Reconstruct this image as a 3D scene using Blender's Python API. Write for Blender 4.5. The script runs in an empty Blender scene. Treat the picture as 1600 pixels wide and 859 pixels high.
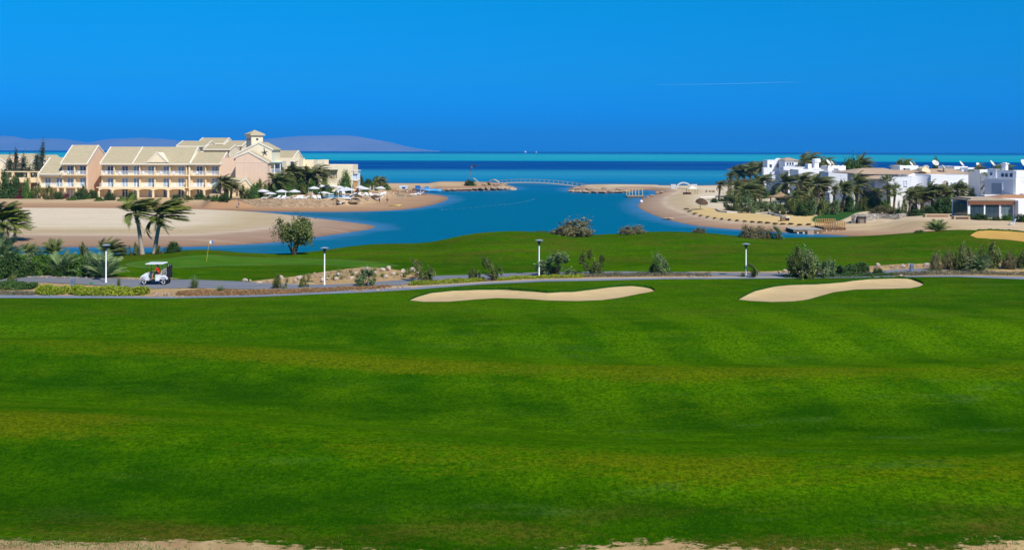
import bpy, math, random
import numpy as np
from mathutils import Vector, Matrix

# ------------------------------------------------------------------ camera, sky, sun, exposure
SC = bpy.context.scene
COL = SC.collection
F, H, ROLL = 1600.0, 12.5, 0.0028          # focal length in photo pixels, eye height over the sea, slight camera roll
cam_d = bpy.data.cameras.new('camera')
cam = bpy.data.objects.new('camera', cam_d)
COL.objects.link(cam)
cam.location = (0, 0, H)
cam.rotation_euler = (math.pi / 2, -ROLL, 0)
cam_d.sensor_width = 36.0
cam_d.lens = 36.0
cam_d.shift_y = -193.5 / 1600.0
cam_d.clip_start = 0.5
cam_d.clip_end = 200000
SC.camera = cam

SUN_EL, SUN_AZ = math.radians(47), math.radians(143.5)    # azimuth clockwise from +Y
sun_dir = Vector((math.sin(SUN_AZ) * math.cos(SUN_EL), math.cos(SUN_AZ) * math.cos(SUN_EL), math.sin(SUN_EL)))
W = bpy.data.worlds.new('World')
SC.world = W
W.use_nodes = True
wn, wl = W.node_tree.nodes, W.node_tree.links
wn.clear()
wo = wn.new('ShaderNodeOutputWorld')
bg = wn.new('ShaderNodeBackground')
bg.inputs['Strength'].default_value = 0.1
sky = wn.new('ShaderNodeTexSky')
sky.sky_type = 'NISHITA'
sky.sun_disc = False
sky.sun_elevation = SUN_EL
sky.sun_rotation = SUN_AZ
sky.altitude = 0
sky.air_density = 1.0
sky.dust_density = 0.0
sky.ozone_density = 4.0
geo = wn.new('ShaderNodeTexCoord')
sep = wn.new('ShaderNodeSeparateXYZ')
wl.new(geo.outputs['Generated'], sep.inputs[0])
rmp = wn.new('ShaderNodeValToRGB')                         # the deep polarised blue of the photograph's air, by elevation
SKY_STOPS = [(0.0, (0.0, 0.235, 1.22)), (0.03, (0.0, 0.32, 1.18)), (0.07, (0.011, 0.395, 0.95)), (0.15, (0.001, 0.55, 0.95)), (1.0, (0.001, 0.55, 0.95))]
cr = rmp.color_ramp
while len(cr.elements) < len(SKY_STOPS):
    cr.elements.new(0.5)
for e, (p, c) in zip(cr.elements, SKY_STOPS):
    e.position = p
    e.color = (*c, 1)
wl.new(sep.outputs['Z'], rmp.inputs['Fac'])
mx = wn.new('ShaderNodeMix')
mx.data_type = 'RGBA'
mx.blend_type = 'MULTIPLY'
mx.inputs['Factor'].default_value = 1.0
wl.new(sky.outputs['Color'], mx.inputs['A'])
wl.new(rmp.outputs['Color'], mx.inputs['B'])
wl.new(mx.outputs['Result'], bg.inputs['Color'])
wl.new(bg.outputs['Background'], wo.inputs['Surface'])

sd = bpy.data.lights.new('sun', 'SUN')
sd.energy = 4.6
sd.angle = math.radians(0.53)
sd.color = (1.0, 0.96, 0.9)
sun = bpy.data.objects.new('sun', sd)
COL.objects.link(sun)
sun.rotation_euler = sun_dir.to_track_quat('Z', 'Y').to_euler()
sun.location = (60, -40, 120)
SC.view_settings.view_transform = 'Standard'
SC.view_settings.look = 'None'
SC.view_settings.exposure = 0.25
SC.view_settings.gamma = 1.0
SC.cycles.max_bounces = 6
SC.cycles.transparent_max_bounces = 8
SC.cycles.volume_bounces = 0
SC.cycles.use_denoising = True

# ------------------------------------------------------------------ helpers: photo pixel -> place on the ground
def uv(px, py):
    dx, dy = px - 800.0, py - 236.0
    return dx + ROLL * dy, dy - ROLL * dx
def gp(px, py, z=0.0):                     # where the sight line through a pixel meets height z
    u, v = uv(px, py)
    Y = (H - z) * F / v
    return (u / F * Y, Y)
def X_(px, Y, py=300):
    return uv(px, py)[0] / F * Y
def Z_(py, Y, px=800):
    return H - uv(px, py)[1] * Y / F
def smooth(a, b, x):
    t = np.clip((x - a) / (b - a), 0, 1)
    return t * t * (3 - 2 * t)
def sdf(poly, X, Y):                       # signed distance, positive inside
    X = np.asarray(X, float); Y = np.asarray(Y, float)
    d = np.full(X.shape, 1e18); ins = np.zeros(X.shape, bool)
    P = np.asarray(poly, float); n = len(P)
    for i in range(n):
        ax, ay = P[i]; bx, by = P[(i + 1) % n]
        ex, ey = bx - ax, by - ay
        t = np.clip(((X - ax) * ex + (Y - ay) * ey) / (ex * ex + ey * ey + 1e-12), 0, 1)
        d = np.minimum(d, (X - ax - t * ex) ** 2 + (Y - ay - t * ey) ** 2)
        c = ((ay > Y) != (by > Y))
        with np.errstate(divide='ignore', invalid='ignore'):
            xi = (bx - ax) * (Y - ay) / (by - ay + 1e-15) + ax
        ins ^= c & (X < xi)
    d = np.sqrt(d)
    return np.where(ins, d, -d)
def chaikin(pts, n=2, closed=True):
    P = [tuple(p) for p in pts]
    for _ in range(n):
        Q = []
        m = len(P)
        for i in range(m if closed else m - 1):
            a, b = P[i], P[(i + 1) % m]
            Q += [(a[0] * .75 + b[0] * .25, a[1] * .75 + b[1] * .25), (a[0] * .25 + b[0] * .75, a[1] * .25 + b[1] * .75)]
        P = Q if closed else [P[0]] + Q + [P[-1]]
    return P
def vnoise(X, Y, s, seed=0):               # smooth value noise for terrain
    r = np.random.RandomState(seed)
    T = r.rand(64, 64)
    x = np.asarray(X) / s + 1000; y = np.asarray(Y) / s + 1000
    xi = np.floor(x).astype(int); yi = np.floor(y).astype(int)
    fx = x - xi; fy = y - yi
    fx = fx * fx * (3 - 2 * fx); fy = fy * fy * (3 - 2 * fy)
    g = lambda i, j: T[i % 64, j % 64]
    return (g(xi, yi) * (1 - fx) + g(xi + 1, yi) * fx) * (1 - fy) + (g(xi, yi + 1) * (1 - fx) + g(xi + 1, yi + 1) * fx) * fy

# ------------------------------------------------------------------ helpers: materials
class NT:
    def __init__(s, name):
        s.m = bpy.data.materials.new(name); s.m.use_nodes = True
        s.t = s.m.node_tree; s.t.nodes.clear()
        s.out = s.t.nodes.new('ShaderNodeOutputMaterial')
    def set(s, sock, v):
        if isinstance(v, bpy.types.NodeSocket): s.t.links.new(v, sock)
        elif isinstance(v, (tuple, list)) and sock.type == 'RGBA' and len(v) == 3: sock.default_value = (*v, 1)
        else: sock.default_value = v
    def n(s, typ, ins=None, **kw):
        nd = s.t.nodes.new('ShaderNode' + typ)
        for k, v in kw.items(): setattr(nd, k, v)
        for k, v in (ins or {}).items(): s.set(nd.inputs[k], v)
        return nd
    def pos(s): return s.n('NewGeometry').outputs['Position']
    def obj(s): return s.n('TexCoord').outputs['Object']
    def mapv(s, v, sc): return s.n('Mapping', {'Vector': v, 'Scale': sc}).outputs[0]
    def noise(s, v, sc, det=3, rough=.55): return s.n('TexNoise', {'Vector': v, 'Scale': sc, 'Detail': det, 'Roughness': rough}).outputs['Fac']
    def math(s, op, a, b=0.0): return s.n('Math', {0: a, 1: b}, operation=op).outputs[0]
    def mr(s, v, a, b, c=0.0, d=1.0): return s.n('MapRange', {'Value': v, 'From Min': a, 'From Max': b, 'To Min': c, 'To Max': d}).outputs[0]
    def mix(s, f, a, b, mode='MIX'):
        nd = s.n('Mix', data_type='RGBA', blend_type=mode)
        s.set(nd.inputs['Factor'], f); s.set(nd.inputs['A'], a); s.set(nd.inputs['B'], b)
        return nd.outputs['Result']
    def ramp(s, f, stops, interp='LINEAR'):
        nd = s.n('ValToRGB'); s.set(nd.inputs[0], f)
        r = nd.color_ramp; r.interpolation = interp
        while len(r.elements) < len(stops): r.elements.new(.5)
        for e, (p, c) in zip(r.elements, stops): e.position = p; e.color = (*c, 1)
        return nd.outputs[0]
    def attr(s, name): return s.n('Attribute', attribute_name=name).outputs['Fac']
    def bump(s, h, st=.3, dist=.05): return s.n('Bump', {'Height': h, 'Strength': st, 'Distance': dist}).outputs[0]
    def bsdf(s, color, rough=.8, spec=.3, normal=None, **kw):
        b = s.n('BsdfPrincipled', {'Base Color': color, 'Roughness': rough, 'Specular IOR Level': spec, **kw})
        if normal is not None: s.set(b.inputs['Normal'], normal)
        s.t.links.new(b.outputs[0], s.out.inputs['Surface'])
        return s.m
def dark(c, k): return tuple(x * k for x in c)
MATS = {}
def plain(name, c, var=.12, scale=1.5, rough=.75, spec=.25, bump=.15, metal=0.0, stretch=(1, 1, 1), streak=False):
    if name in MATS: return MATS[name]
    t = NT(name); p = t.mapv(t.obj(), stretch)
    a = t.noise(p, scale, 5, .6); b = t.noise(p, scale * 9, 3)
    col = t.mix(t.mr(a, .3, .7), dark(c, 1 - var), dark(c, 1 + var * .6))
    col = t.mix(t.mr(b, .35, .65), dark(c, 1 - var * .6), col)
    if streak:                              # rain streaks and weathering on render
        st = t.noise(t.mapv(t.pos(), (1.4, 1.4, .12)), 1.2, 4, .65)
        col = t.mix(t.mr(st, .5, .8, 0, .35), col, dark((c[0], c[1] * .97, c[2] * .93), .72))
    MATS[name] = t.bsdf(col, rough, spec, t.bump(b, bump, .02), Metallic=metal)
    return MATS[name]
def leafmat(name, c1, c2, c3=None, trans=.3, rough=.6, k=1.55):
    if name in MATS: return MATS[name]
    c1, c2, c3 = [tuple(min(.8, x * k) for x in c) if c else None for c in (c1, c2, c3)]
    t = NT(name)
    g = t.n('NewGeometry'); oi = t.n('ObjectInfo')
    f = t.math('ADD', t.math('MULTIPLY', g.outputs['Random Per Island'], .8), t.math('MULTIPLY', oi.outputs['Random'], .2))
    stops = [(0, c1), (.55, c2)] + ([(1, c3)] if c3 else [])
    col = t.ramp(f, stops)
    d = t.n('BsdfPrincipled', {'Base Color': col, 'Roughness': rough, 'Specular IOR Level': .3})
    tr = t.n('BsdfTranslucent', {'Color': col})
    ms = t.n('MixShader', {0: trans, 1: d.outputs[0], 2: tr.outputs[0]})
    t.t.links.new(ms.outputs[0], t.out.inputs['Surface'])
    MATS[name] = t.m
    return t.m

# ------------------------------------------------------------------ helpers: objects
OFF = {}
def tag(o, label=None, cat=None, group=None, kind=None):
    if label: o['label'] = label
    if cat: o['category'] = cat
    if group: o['group'] = group
    if kind: o['kind'] = kind
    return o
def thing(name, label, cat, loc=(0, 0, 0), group=None, rz=0.0):
    o = bpy.data.objects.new(name, None); COL.objects.link(o)
    o.empty_display_size = .3
    o.location = loc; o.rotation_euler = (0, 0, rz)
    OFF[o.name] = Vector(loc)
    return tag(o, label, cat, group)
class MB:
    def __init__(s): s.v = []; s.f = []; s.mi = []; s.cur = 0
    def add(s, vs, fs):
        b = len(s.v); s.v += [tuple(map(float, p)) for p in vs]
        for f in fs: s.f.append([i + b for i in f]); s.mi.append(s.cur)
        return s
    def box(s, x0, x1, y0, y1, z0, z1):
        return s.add([(x0, y0, z0), (x1, y0, z0), (x1, y1, z0), (x0, y1, z0), (x0, y0, z1), (x1, y0, z1), (x1, y1, z1), (x0, y1, z1)],
                     [(0, 3, 2, 1), (4, 5, 6, 7), (0, 1, 5, 4), (1, 2, 6, 5), (2, 3, 7, 6), (3, 0, 4, 7)])
    def shell(s, x0, x1, y0, y1, z0, z1, par=.45, t=.25):     # flat-roofed walls with a parapet, one skin
        o = [(x0, y0), (x1, y0), (x1, y1), (x0, y1)]; i = [(x0 + t, y0 + t), (x1 - t, y0 + t), (x1 - t, y1 - t), (x0 + t, y1 - t)]
        vs = [(*p, z0) for p in o] + [(*p, z1) for p in o] + [(*p, z1) for p in i] + [(*p, z1 - par) for p in i]
        fs = []
        for k in range(4):
            n = (k + 1) % 4
            fs += [(k, n, 4 + n, 4 + k), (4 + k, 4 + n, 8 + n, 8 + k), (8 + k, 8 + n, 12 + n, 12 + k)]
        fs.append((12, 13, 14, 15))
        return s.add(vs, fs)
    def prism(s, poly, axis, a, b):          # polygon in a plane, pushed from a to b along axis
        n = len(poly)
        def q(p, t): return {'x': (t, p[0], p[1]), 'y': (p[0], t, p[1]), 'z': (p[0], p[1], t)}[axis]
        return s.add([q(p, a) for p in poly] + [q(p, b) for p in poly],
                     [tuple(range(n))[::-1], tuple(range(n, 2 * n))] + [(i, (i + 1) % n, n + (i + 1) % n, n + i) for i in range(n)])
    def tube(s, pts, rad, n=6, cap=True):
        pts = [Vector(p) for p in pts]; m = len(pts)
        if not hasattr(rad, '__len__'): rad = [rad] * m
        vs = []; up = Vector((0, 0, 1))
        for i, p in enumerate(pts):
            d = (pts[min(i + 1, m - 1)] - pts[max(i - 1, 0)]).normalized()
            a = d.cross(up) if abs(d.z) < .95 else d.cross(Vector((0, 1, 0)))
            a.normalize(); b = d.cross(a)
            vs += [p + (a * math.cos(k * math.tau / n) + b * math.sin(k * math.tau / n)) * rad[i] for k in range(n)]
        fs = [(i * n + k, i * n + (k + 1) % n, (i + 1) * n + (k + 1) % n, (i + 1) * n + k) for i in range(m - 1) for k in range(n)]
        if cap: fs += [tuple(range(n))[::-1], tuple(range((m - 1) * n, m * n))]
        return s.add(vs, fs)
    def bar(s, p, q, r=.03, n=4): return s.tube([p, q], r, n)
    def lathe(s, prof, n=12, c=(0, 0, 0), jitter=0, rnd=None):
        vs = []; m = len(prof)
        for r, z in prof:
            for k in range(n):
                rr = r * (1 + (rnd.uniform(-jitter, jitter) if jitter else 0))
                vs.append((c[0] + rr * math.cos(k * math.tau / n), c[1] + rr * math.sin(k * math.tau / n), c[2] + z))
        fs = [(i * n + k, i * n + (k + 1) % n, (i + 1) * n + (k + 1) % n, (i + 1) * n + k) for i in range(m - 1) for k in range(n)]
        fs += [tuple(range(n))[::-1], tuple(range((m - 1) * n, m * n))]
        return s.add(vs, fs)
    def arch(s, x0, x1, zs, rise, zt, y0, y1, n=8):           # wall over an arched opening
        for i in range(n):
            a, b = i / n, (i + 1) / n
            xa, xb = x0 + (x1 - x0) * a, x0 + (x1 - x0) * b
            za, zb = zs + rise * math.sqrt(max(0, 1 - (2 * a - 1) ** 2)), zs + rise * math.sqrt(max(0, 1 - (2 * b - 1) ** 2))
            s.add([(xa, y0, za), (xb, y0, zb), (xb, y0, zt), (xa, y0, zt), (xa, y1, za), (xb, y1, zb), (xb, y1, zt), (xa, y1, zt)],
                  [(0, 1, 2, 3), (7, 6, 5, 4), (4, 5, 1, 0), (3, 2, 6, 7)])
        return s
    def build(s, name, mats, parent=None, smooth=False):
        me = bpy.data.meshes.new(name)
        off = OFF.get(parent.name, Vector((0, 0, 0))) if parent else Vector((0, 0, 0))
        me.from_pydata([(a - off.x, b - off.y, c - off.z) for a, b, c in s.v], [], s.f)
        for m in (mats if isinstance(mats, (list, tuple)) else [mats]): me.materials.append(m)
        if isinstance(mats, (list, tuple)) and len(mats) > 1: me.polygons.foreach_set('material_index', s.mi)
        if smooth: me.polygons.foreach_set('use_smooth', [True] * len(me.polygons))
        me.update()
        o = bpy.data.objects.new(name, me); COL.objects.link(o)
        if parent:
            o.parent = parent; OFF[o.name] = off
        return o
def npmesh(name, V, Q, mat, parent=None, attrs=None, smooth=False):
    V = np.asarray(V, np.float32); Q = np.asarray(Q, np.int32)
    me = bpy.data.meshes.new(name)
    k = Q.shape[1]
    me.vertices.add(len(V)); me.vertices.foreach_set('co', V.ravel())
    me.loops.add(Q.size); me.loops.foreach_set('vertex_index', Q.ravel())
    me.polygons.add(len(Q)); me.polygons.foreach_set('loop_start', np.arange(0, Q.size, k, dtype=np.int32))
    if smooth: me.polygons.foreach_set('use_smooth', np.ones(len(Q), bool))
    for an, av in (attrs or {}).items():
        a = me.attributes.new(an, 'FLOAT', 'POINT'); a.data.foreach_set('value', np.asarray(av, np.float32).ravel())
    me.update(calc_edges=True)
    for m in (mat if isinstance(mat, (list, tuple)) else [mat]): me.materials.append(m)
    o = bpy.data.objects.new(name, me); COL.objects.link(o)
    if parent: o.parent = parent
    return o
def gridmesh(name, X, Y, Z, mat, attrs=None, drop=-.7):
    r, c = X.shape
    idx = np.arange(r * c).reshape(r, c)
    Q = np.stack([idx[:-1, :-1], idx[:-1, 1:], idx[1:, 1:], idx[1:, :-1]], -1).reshape(-1, 4)
    zf = Z.ravel()
    if drop is not None: Q = Q[(zf[Q] > drop).any(1)]
    used = np.unique(Q); mp = np.zeros(r * c, int); mp[used] = np.arange(len(used))
    V = np.stack([X.ravel(), Y.ravel(), zf], -1)[used]
    at = {k: v.ravel()[used] for k, v in (attrs or {}).items()}
    return npmesh(name, V, mp[Q], mat, attrs=at, smooth=True)
def kids(o): return [c for c in bpy.data.objects if c.parent == o]
TREE = {}
def remember(root):                          # child lists of prototypes, so that copying needs no search
    def rec(o): TREE[o.name] = kids(o); [rec(c) for c in TREE[o.name]]
    rec(root); return root
def copy_tree(o, parent=None):
    c = o.copy(); COL.objects.link(c)
    if parent: c.parent = parent
    for ch in TREE.get(o.name, ()): copy_tree(ch, c)
    return c
class Proto:
    """the first place() puts the prototype itself, every later one a copy of it and its parts"""
    def __init__(s, root): s.o = remember(root); s.used = False
    def place(s, x, y, z, rz=0.0, sc=1.0, label=None, group=None, name=None):
        o = copy_tree(s.o) if s.used else s.o
        s.used = True
        o.location = (x, y, z); o.rotation_euler = (0, 0, rz)
        o.scale = sc if hasattr(sc, '__len__') else (sc, sc, sc)
        if label: o['label'] = label
        if group: o['group'] = group
        return o
# ------------------------------------------------------------------ terrain heights
CREST = [(-700, 398), (-50, 398), (180, 399), (215, 397), (245, 396), (290, 391.5), (330, 391), (380, 396), (440, 398), (500, 393), (530, 388), (570, 383), (600, 381.5), (640, 381),
         (668, 380), (690, 376), (710, 371), (745, 364.5), (790, 361.5), (830, 362), (860, 364), (900, 367), (930, 367.5), (960, 366), (1000, 363), (1050, 362), (1110, 364.5), (1150, 369),
         (1200, 372), (1240, 372), (1300, 371), (1360, 369), (1400, 366), (1460, 361.5), (1490, 359), (1540, 360.5), (1600, 366), (1700, 372), (2400, 380)]
_s = np.arange(-700, 2401, 5.0)
_cy = np.interp(_s, [0, 330, 440, 600, 745, 1600], [110, 110, 112, 118, 124, 128])
_cp = np.interp(_s, [p[0] for p in CREST], [p[1] for p in CREST])
_cp = np.convolve(np.pad(_cp, 4, 'edge'), np.ones(9) / 9, 'valid')
_cz = H - ((_cp - 236) - ROLL * (_s - 800)) * _cy / F
def crestY(s): return np.interp(s, _s, _cy)
def crestZ(s): return np.interp(s, _s, _cz)
ZP = 1.25
def zN(X, Y):
    X = np.asarray(X, float); Y = np.asarray(Y, float)
    s = 800 + F * X / np.maximum(Y, 1)
    Yc, zc = crestY(s), crestZ(s)
    Yb = np.interp(s, [0, 440, 745, 1600], [93, 94, 97, 102.5])
    t = smooth(Yb, Yc, Y)
    z = ZP + (zc - ZP) * t
    roll = (vnoise(X, Y * 1.6, 11, 3) - .5) * .35 * smooth(0, .5, t) * smooth(1, .75, t)
    z = z + roll
    past = np.maximum(Y - Yc, 0)
    z = z - .03 * past ** 2
    fade = smooth(73, 60, Y)
    w = Y + 2.2 * np.sin(X / 13.0 + .6) + 1.6 * np.sin(X / 31.0)
    und = .5 * np.sin((w - 34.5) * math.tau / 15.4) + .5 * (vnoise(X, Y, 17, 5) - .5)
    z = z + fade * und
    return np.maximum(z, -1.2)

BAR = chaikin([gp(*p) for p in [(-420, 327), (100, 327.6), (270, 328.5), (350, 330.5), (430, 334.5), (495, 341), (545, 347.3), (580, 351.3), (588, 354.5), (577, 358.5), (540, 364), (480, 372.5), (420, 380), (330, 384.5), (250, 386.5), (100, 386), (-420, 385)]], 2)
BARF = chaikin([(p[0], p[1]) for p in [gp(*q) for q in [(-420, 385), (100, 386), (250, 386.5), (330, 384.5), (420, 380), (480, 372.5), (540, 364), (577, 358.5), (588, 354.5)]] + [(-40, 260), (-40, 420), (-400, 420)]], 2)
SHORE_L = chaikin([gp(*p) for p in [(-420, 325.8), (100, 326.2), (200, 326.6), (270, 327.4), (350, 329.4), (440, 331), (520, 331.5), (600, 330), (650, 326), (690, 317), (704, 309.5), (692, 305), (668, 303), (648, 300.8), (655, 298), (700, 299), (760, 298.3), (799, 296.8), (804, 293), (790, 289.2), (740, 288), (640, 287.6), (540, 287), (300, 284), (-420, 283)]], 2)
TERR = [gp(*p, 1.8) for p in [(333, 313), (420, 312.5), (520, 311.5), (545, 311), (566, 309), (590, 301), (600, 292), (590, 289), (333, 290)]]
def zL(X, Y):
    db = sdf(BAR, X, Y); dl = sdf(SHORE_L, X, Y)
    zb = np.where(db > 0, np.minimum(.62, .15 * db) + .12 * (vnoise(X, Y, 9, 1) - .5) * smooth(2, 9, db), db * .12)
    zl = np.where(dl > 0, np.minimum(.62, .055 * dl), dl * .12)
    s = 800 + F * X / np.maximum(Y, 1)
    rock = smooth(655, 690, s) * smooth(296, 320, Y)          # the breakwater head
    zl = np.where(dl > 0, np.maximum(zl, rock * np.minimum(1.15, .3 * dl)), zl)
    dt = sdf(TERR, X, Y)
    zl = zl + smooth(-2.6, -.2, dt) * (1.8 - zl) * (dl > 0)
    return np.maximum(np.maximum(zb, zl), -1.0)
SHORE_R = chaikin([gp(*p) for p in [(1700, 268), (1400, 272), (1200, 283), (1150, 290), (1110, 292.6), (1045, 292.6), (990, 291.6), (930, 291.4), (893, 292.5), (888, 296), (898, 300), (930, 302.3), (985, 301.5), (990, 297.5),
                                    (1012, 296.8), (1026, 298.5), (1030, 303), (1012, 307), (1003, 310), (999, 316), (995, 322), (1003, 328.5), (1020, 336), (1040, 343), (1075, 351), (1110, 355.5), (1150, 358.5), (1190, 361), (1250, 364.5), (1320, 368), (1380, 374), (1440, 384), (1600, 402), (2100, 425), (2100, 268)]], 2)
YEL = chaikin([gp(*p, .9) for p in [(1073, 327), (1088, 334), (1130, 341), (1180, 345.5), (1240, 349.5), (1300, 351), (1285, 344), (1240, 341), (1190, 337), (1150, 331), (1120, 326), (1095, 322)]], 2)
LAWN_R = chaikin([gp(*p, 1.5) for p in [(1262, 341), (1285, 344.5), (1320, 341), (1345, 335.5), (1400, 328), (1360, 325), (1310, 327), (1285, 335)]], 2)
def zR(X, Y):
    d = sdf(SHORE_R, X, Y)
    s = 800 + F * X / np.maximum(Y, 1)
    cap = .75 + 1.15 * smooth(1150, 1330, s) * smooth(148, 180, Y) + .9 * smooth(1120, 1180, s) * smooth(250, 300, Y)
    cap = np.maximum(cap, .75 + 1.3 * smooth(1340, 1450, s) * smooth(129, 151, Y))
    cap = np.where((s < 1030) & (Y > 275), .95, cap)
    z = np.where(d > 0, np.minimum(cap, np.where(Y > 290, .25, .075 + .1 * smooth(1360, 1450, s)) * d), d * .12)
    dy = sdf(YEL, X, Y)
    z = z + .25 * smooth(-.3, .5, dy) * (d > 0)
    z = z + .25 * (vnoise(X, Y, 12, 8) - .5) * smooth(3, 14, d)
    return np.maximum(z, -1.0)
def hit(px, py, fn):                        # first ground point on the sight line through a pixel
    u, v = uv(px, py)
    Ys = np.concatenate([np.arange(18, 140, .1), np.arange(140, 420, .25)])
    z = fn(u / F * Ys, Ys); ray = H - v * Ys / F
    k = np.argmax(ray <= z)
    if ray[k] > z[k]: k = len(Ys) - 1
    Y = Ys[k]
    return (u / F * Y, float(Y), float(z[k]))
def G(px, py): return hit(px, py, zN)
def GL(px, py): return hit(px, py, zL)
def GR(px, py): return hit(px, py, zR)

# ------------------------------------------------------------------ terrain materials
def grass_material():
    t = NT('mown_grass'); p = t.pos()
    sx = t.n('SeparateXYZ', {0: p})
    big = t.noise(t.mapv(p, (.035, .085, 0)), 1, 4, .6)
    mid = t.noise(t.mapv(p, (.26, .5, 0)), 1, 5, .62)
    dry = t.noise(t.mapv(p, (.07, .3, 0)), 1, 6, .68)
    fine = t.noise(p, 5.5, 4, .7)
    blade = t.noise(t.mapv(p, (30, 11, 8)), 1, 3, .7)
    c = t.mix(t.mr(big, .38, .62), (.032, .115, .0005), (.090, .215, .0006))
    c = t.mix(t.mr(mid, .45, .68, 0, .7), c, (.112, .21, .0008))
    c = t.mix(t.mr(t.noise(t.mapv(p, (.75, 1.25, 0)), 1, 6, .72), .35, .62, .5, 0), c, (.013, .068, .0006))
    # slope shade painted as ragged darker green belts; crests dry out to straw
    slope_shade = t.math('ADD', t.attr('rough'), t.math('MULTIPLY', t.math('SUBTRACT', t.noise(t.mapv(p, (.22, .6, 0)), 1, 6, .7), .5), 1.5))
    c = t.mix(t.mr(slope_shade, .25, .7, 0, .8), c, t.mix(t.mr(mid, .42, .62), (.008, .050, .0006), (.030, .098, .0006)))
    st = t.math('SINE', t.math('MULTIPLY', t.math('ADD', sx.outputs[0], t.math('MULTIPLY', sx.outputs[1], .2)), 1.05))
    stf = t.math('MULTIPLY', t.mr(st, -.35, .35), t.math('MULTIPLY', t.mr(sx.outputs[1], 42, 50), t.mr(sx.outputs[1], 78, 70)))
    c = t.mix(t.math('MULTIPLY', stf, t.math('MULTIPLY', t.mr(sx.outputs[0], -12, 4), t.mr(big, .35, .6, .3, .6))), c, (.115, .24, .0008))
    dr = t.math('ADD', t.math('MULTIPLY', t.math('ADD', dry, t.noise(t.mapv(p, (1.3, 2.8, 0)), 1, 6, .78)), .5), t.attr('hump'))
    c = t.mix(t.mr(dr, .56, .68, 0, .8), c, (.15, .17, .003))
    dk = t.noise(t.mapv(p, (.35, 1.1, 0)), 1.1, 6, .75)
    c = t.mix(t.mr(dk, .56, .68, 0, .55), c, (.010, .048, .0005))
    br = t.noise(t.mapv(p, (.09, .3, 0)), 1.3, 5, .7)
    brm = t.math('MULTIPLY', t.mr(t.math('ADD', br, t.math('MULTIPLY', t.noise(t.mapv(p, (2, 5, 0)), 1, 4, .7), .35)), .64, .82, 0, .75), t.attr('brown'))
    c = t.mix(brm, c, (.155, .085, .018))
    gs = t.noise(t.mapv(p, (.16, .75, 0)), 1, 5, .62)
    c = t.mix(t.math('MULTIPLY', t.mr(gs, .58, .7, 0, .4), t.mr(sx.outputs[0], -14, 6, .25, 1)), c, (.095, .155, .04))
    c = t.mix(t.mr(fine, .38, .58, .65, 0), c, (.007, .042, .0005))
    c = t.mix(t.mr(blade, .38, .58, .55, 0), c, (.006, .036, .0005))
    c = t.mix(t.mr(t.noise(t.mapv(p, (7, 4, 0)), 1.7, 3, .7), .58, .72, 0, .5), c, (.11, .19, .004))
    # putting green and its collar
    gr = t.attr('green')
    c = t.mix(t.mr(gr, -.4, .5, 0, .75), c, t.mix(t.mr(mid, .4, .65), (.05, .145, .010), (.075, .175, .018)))
    collar = t.math('MULTIPLY', t.mr(gr, -.55, -.15), t.mr(gr, .35, .0))
    c = t.mix(t.math('MULTIPLY', collar, t.mr(big, .35, .6, .15, .5)), c, (.13, .19, .08))
    # bare sandy beds
    sd_ = t.math('ADD', t.attr('sand'), t.math('MULTIPLY', t.math('SUBTRACT', t.noise(t.mapv(p, (1.1, 2.2, 0)), 1.6, 5, .75), .5), 2.6))
    sc = t.noise(p, .8, 5, .65); sf = t.noise(p, 14, 3)
    sand = t.mix(t.mr(sc, .35, .65), (.36, .225, .105), (.5, .36, .17))
    sand = t.mix(t.mr(sf, .3, .6, .4, 0), sand, (.24, .15, .075))
    f = t.mr(sd_, -.12, .12)
    c = t.mix(f, c, sand)
    return t.bsdf(c, .85, .0, t.bump(t.math('ADD', fine, t.math('MULTIPLY', blade, .7)), .55, .07))
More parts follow.
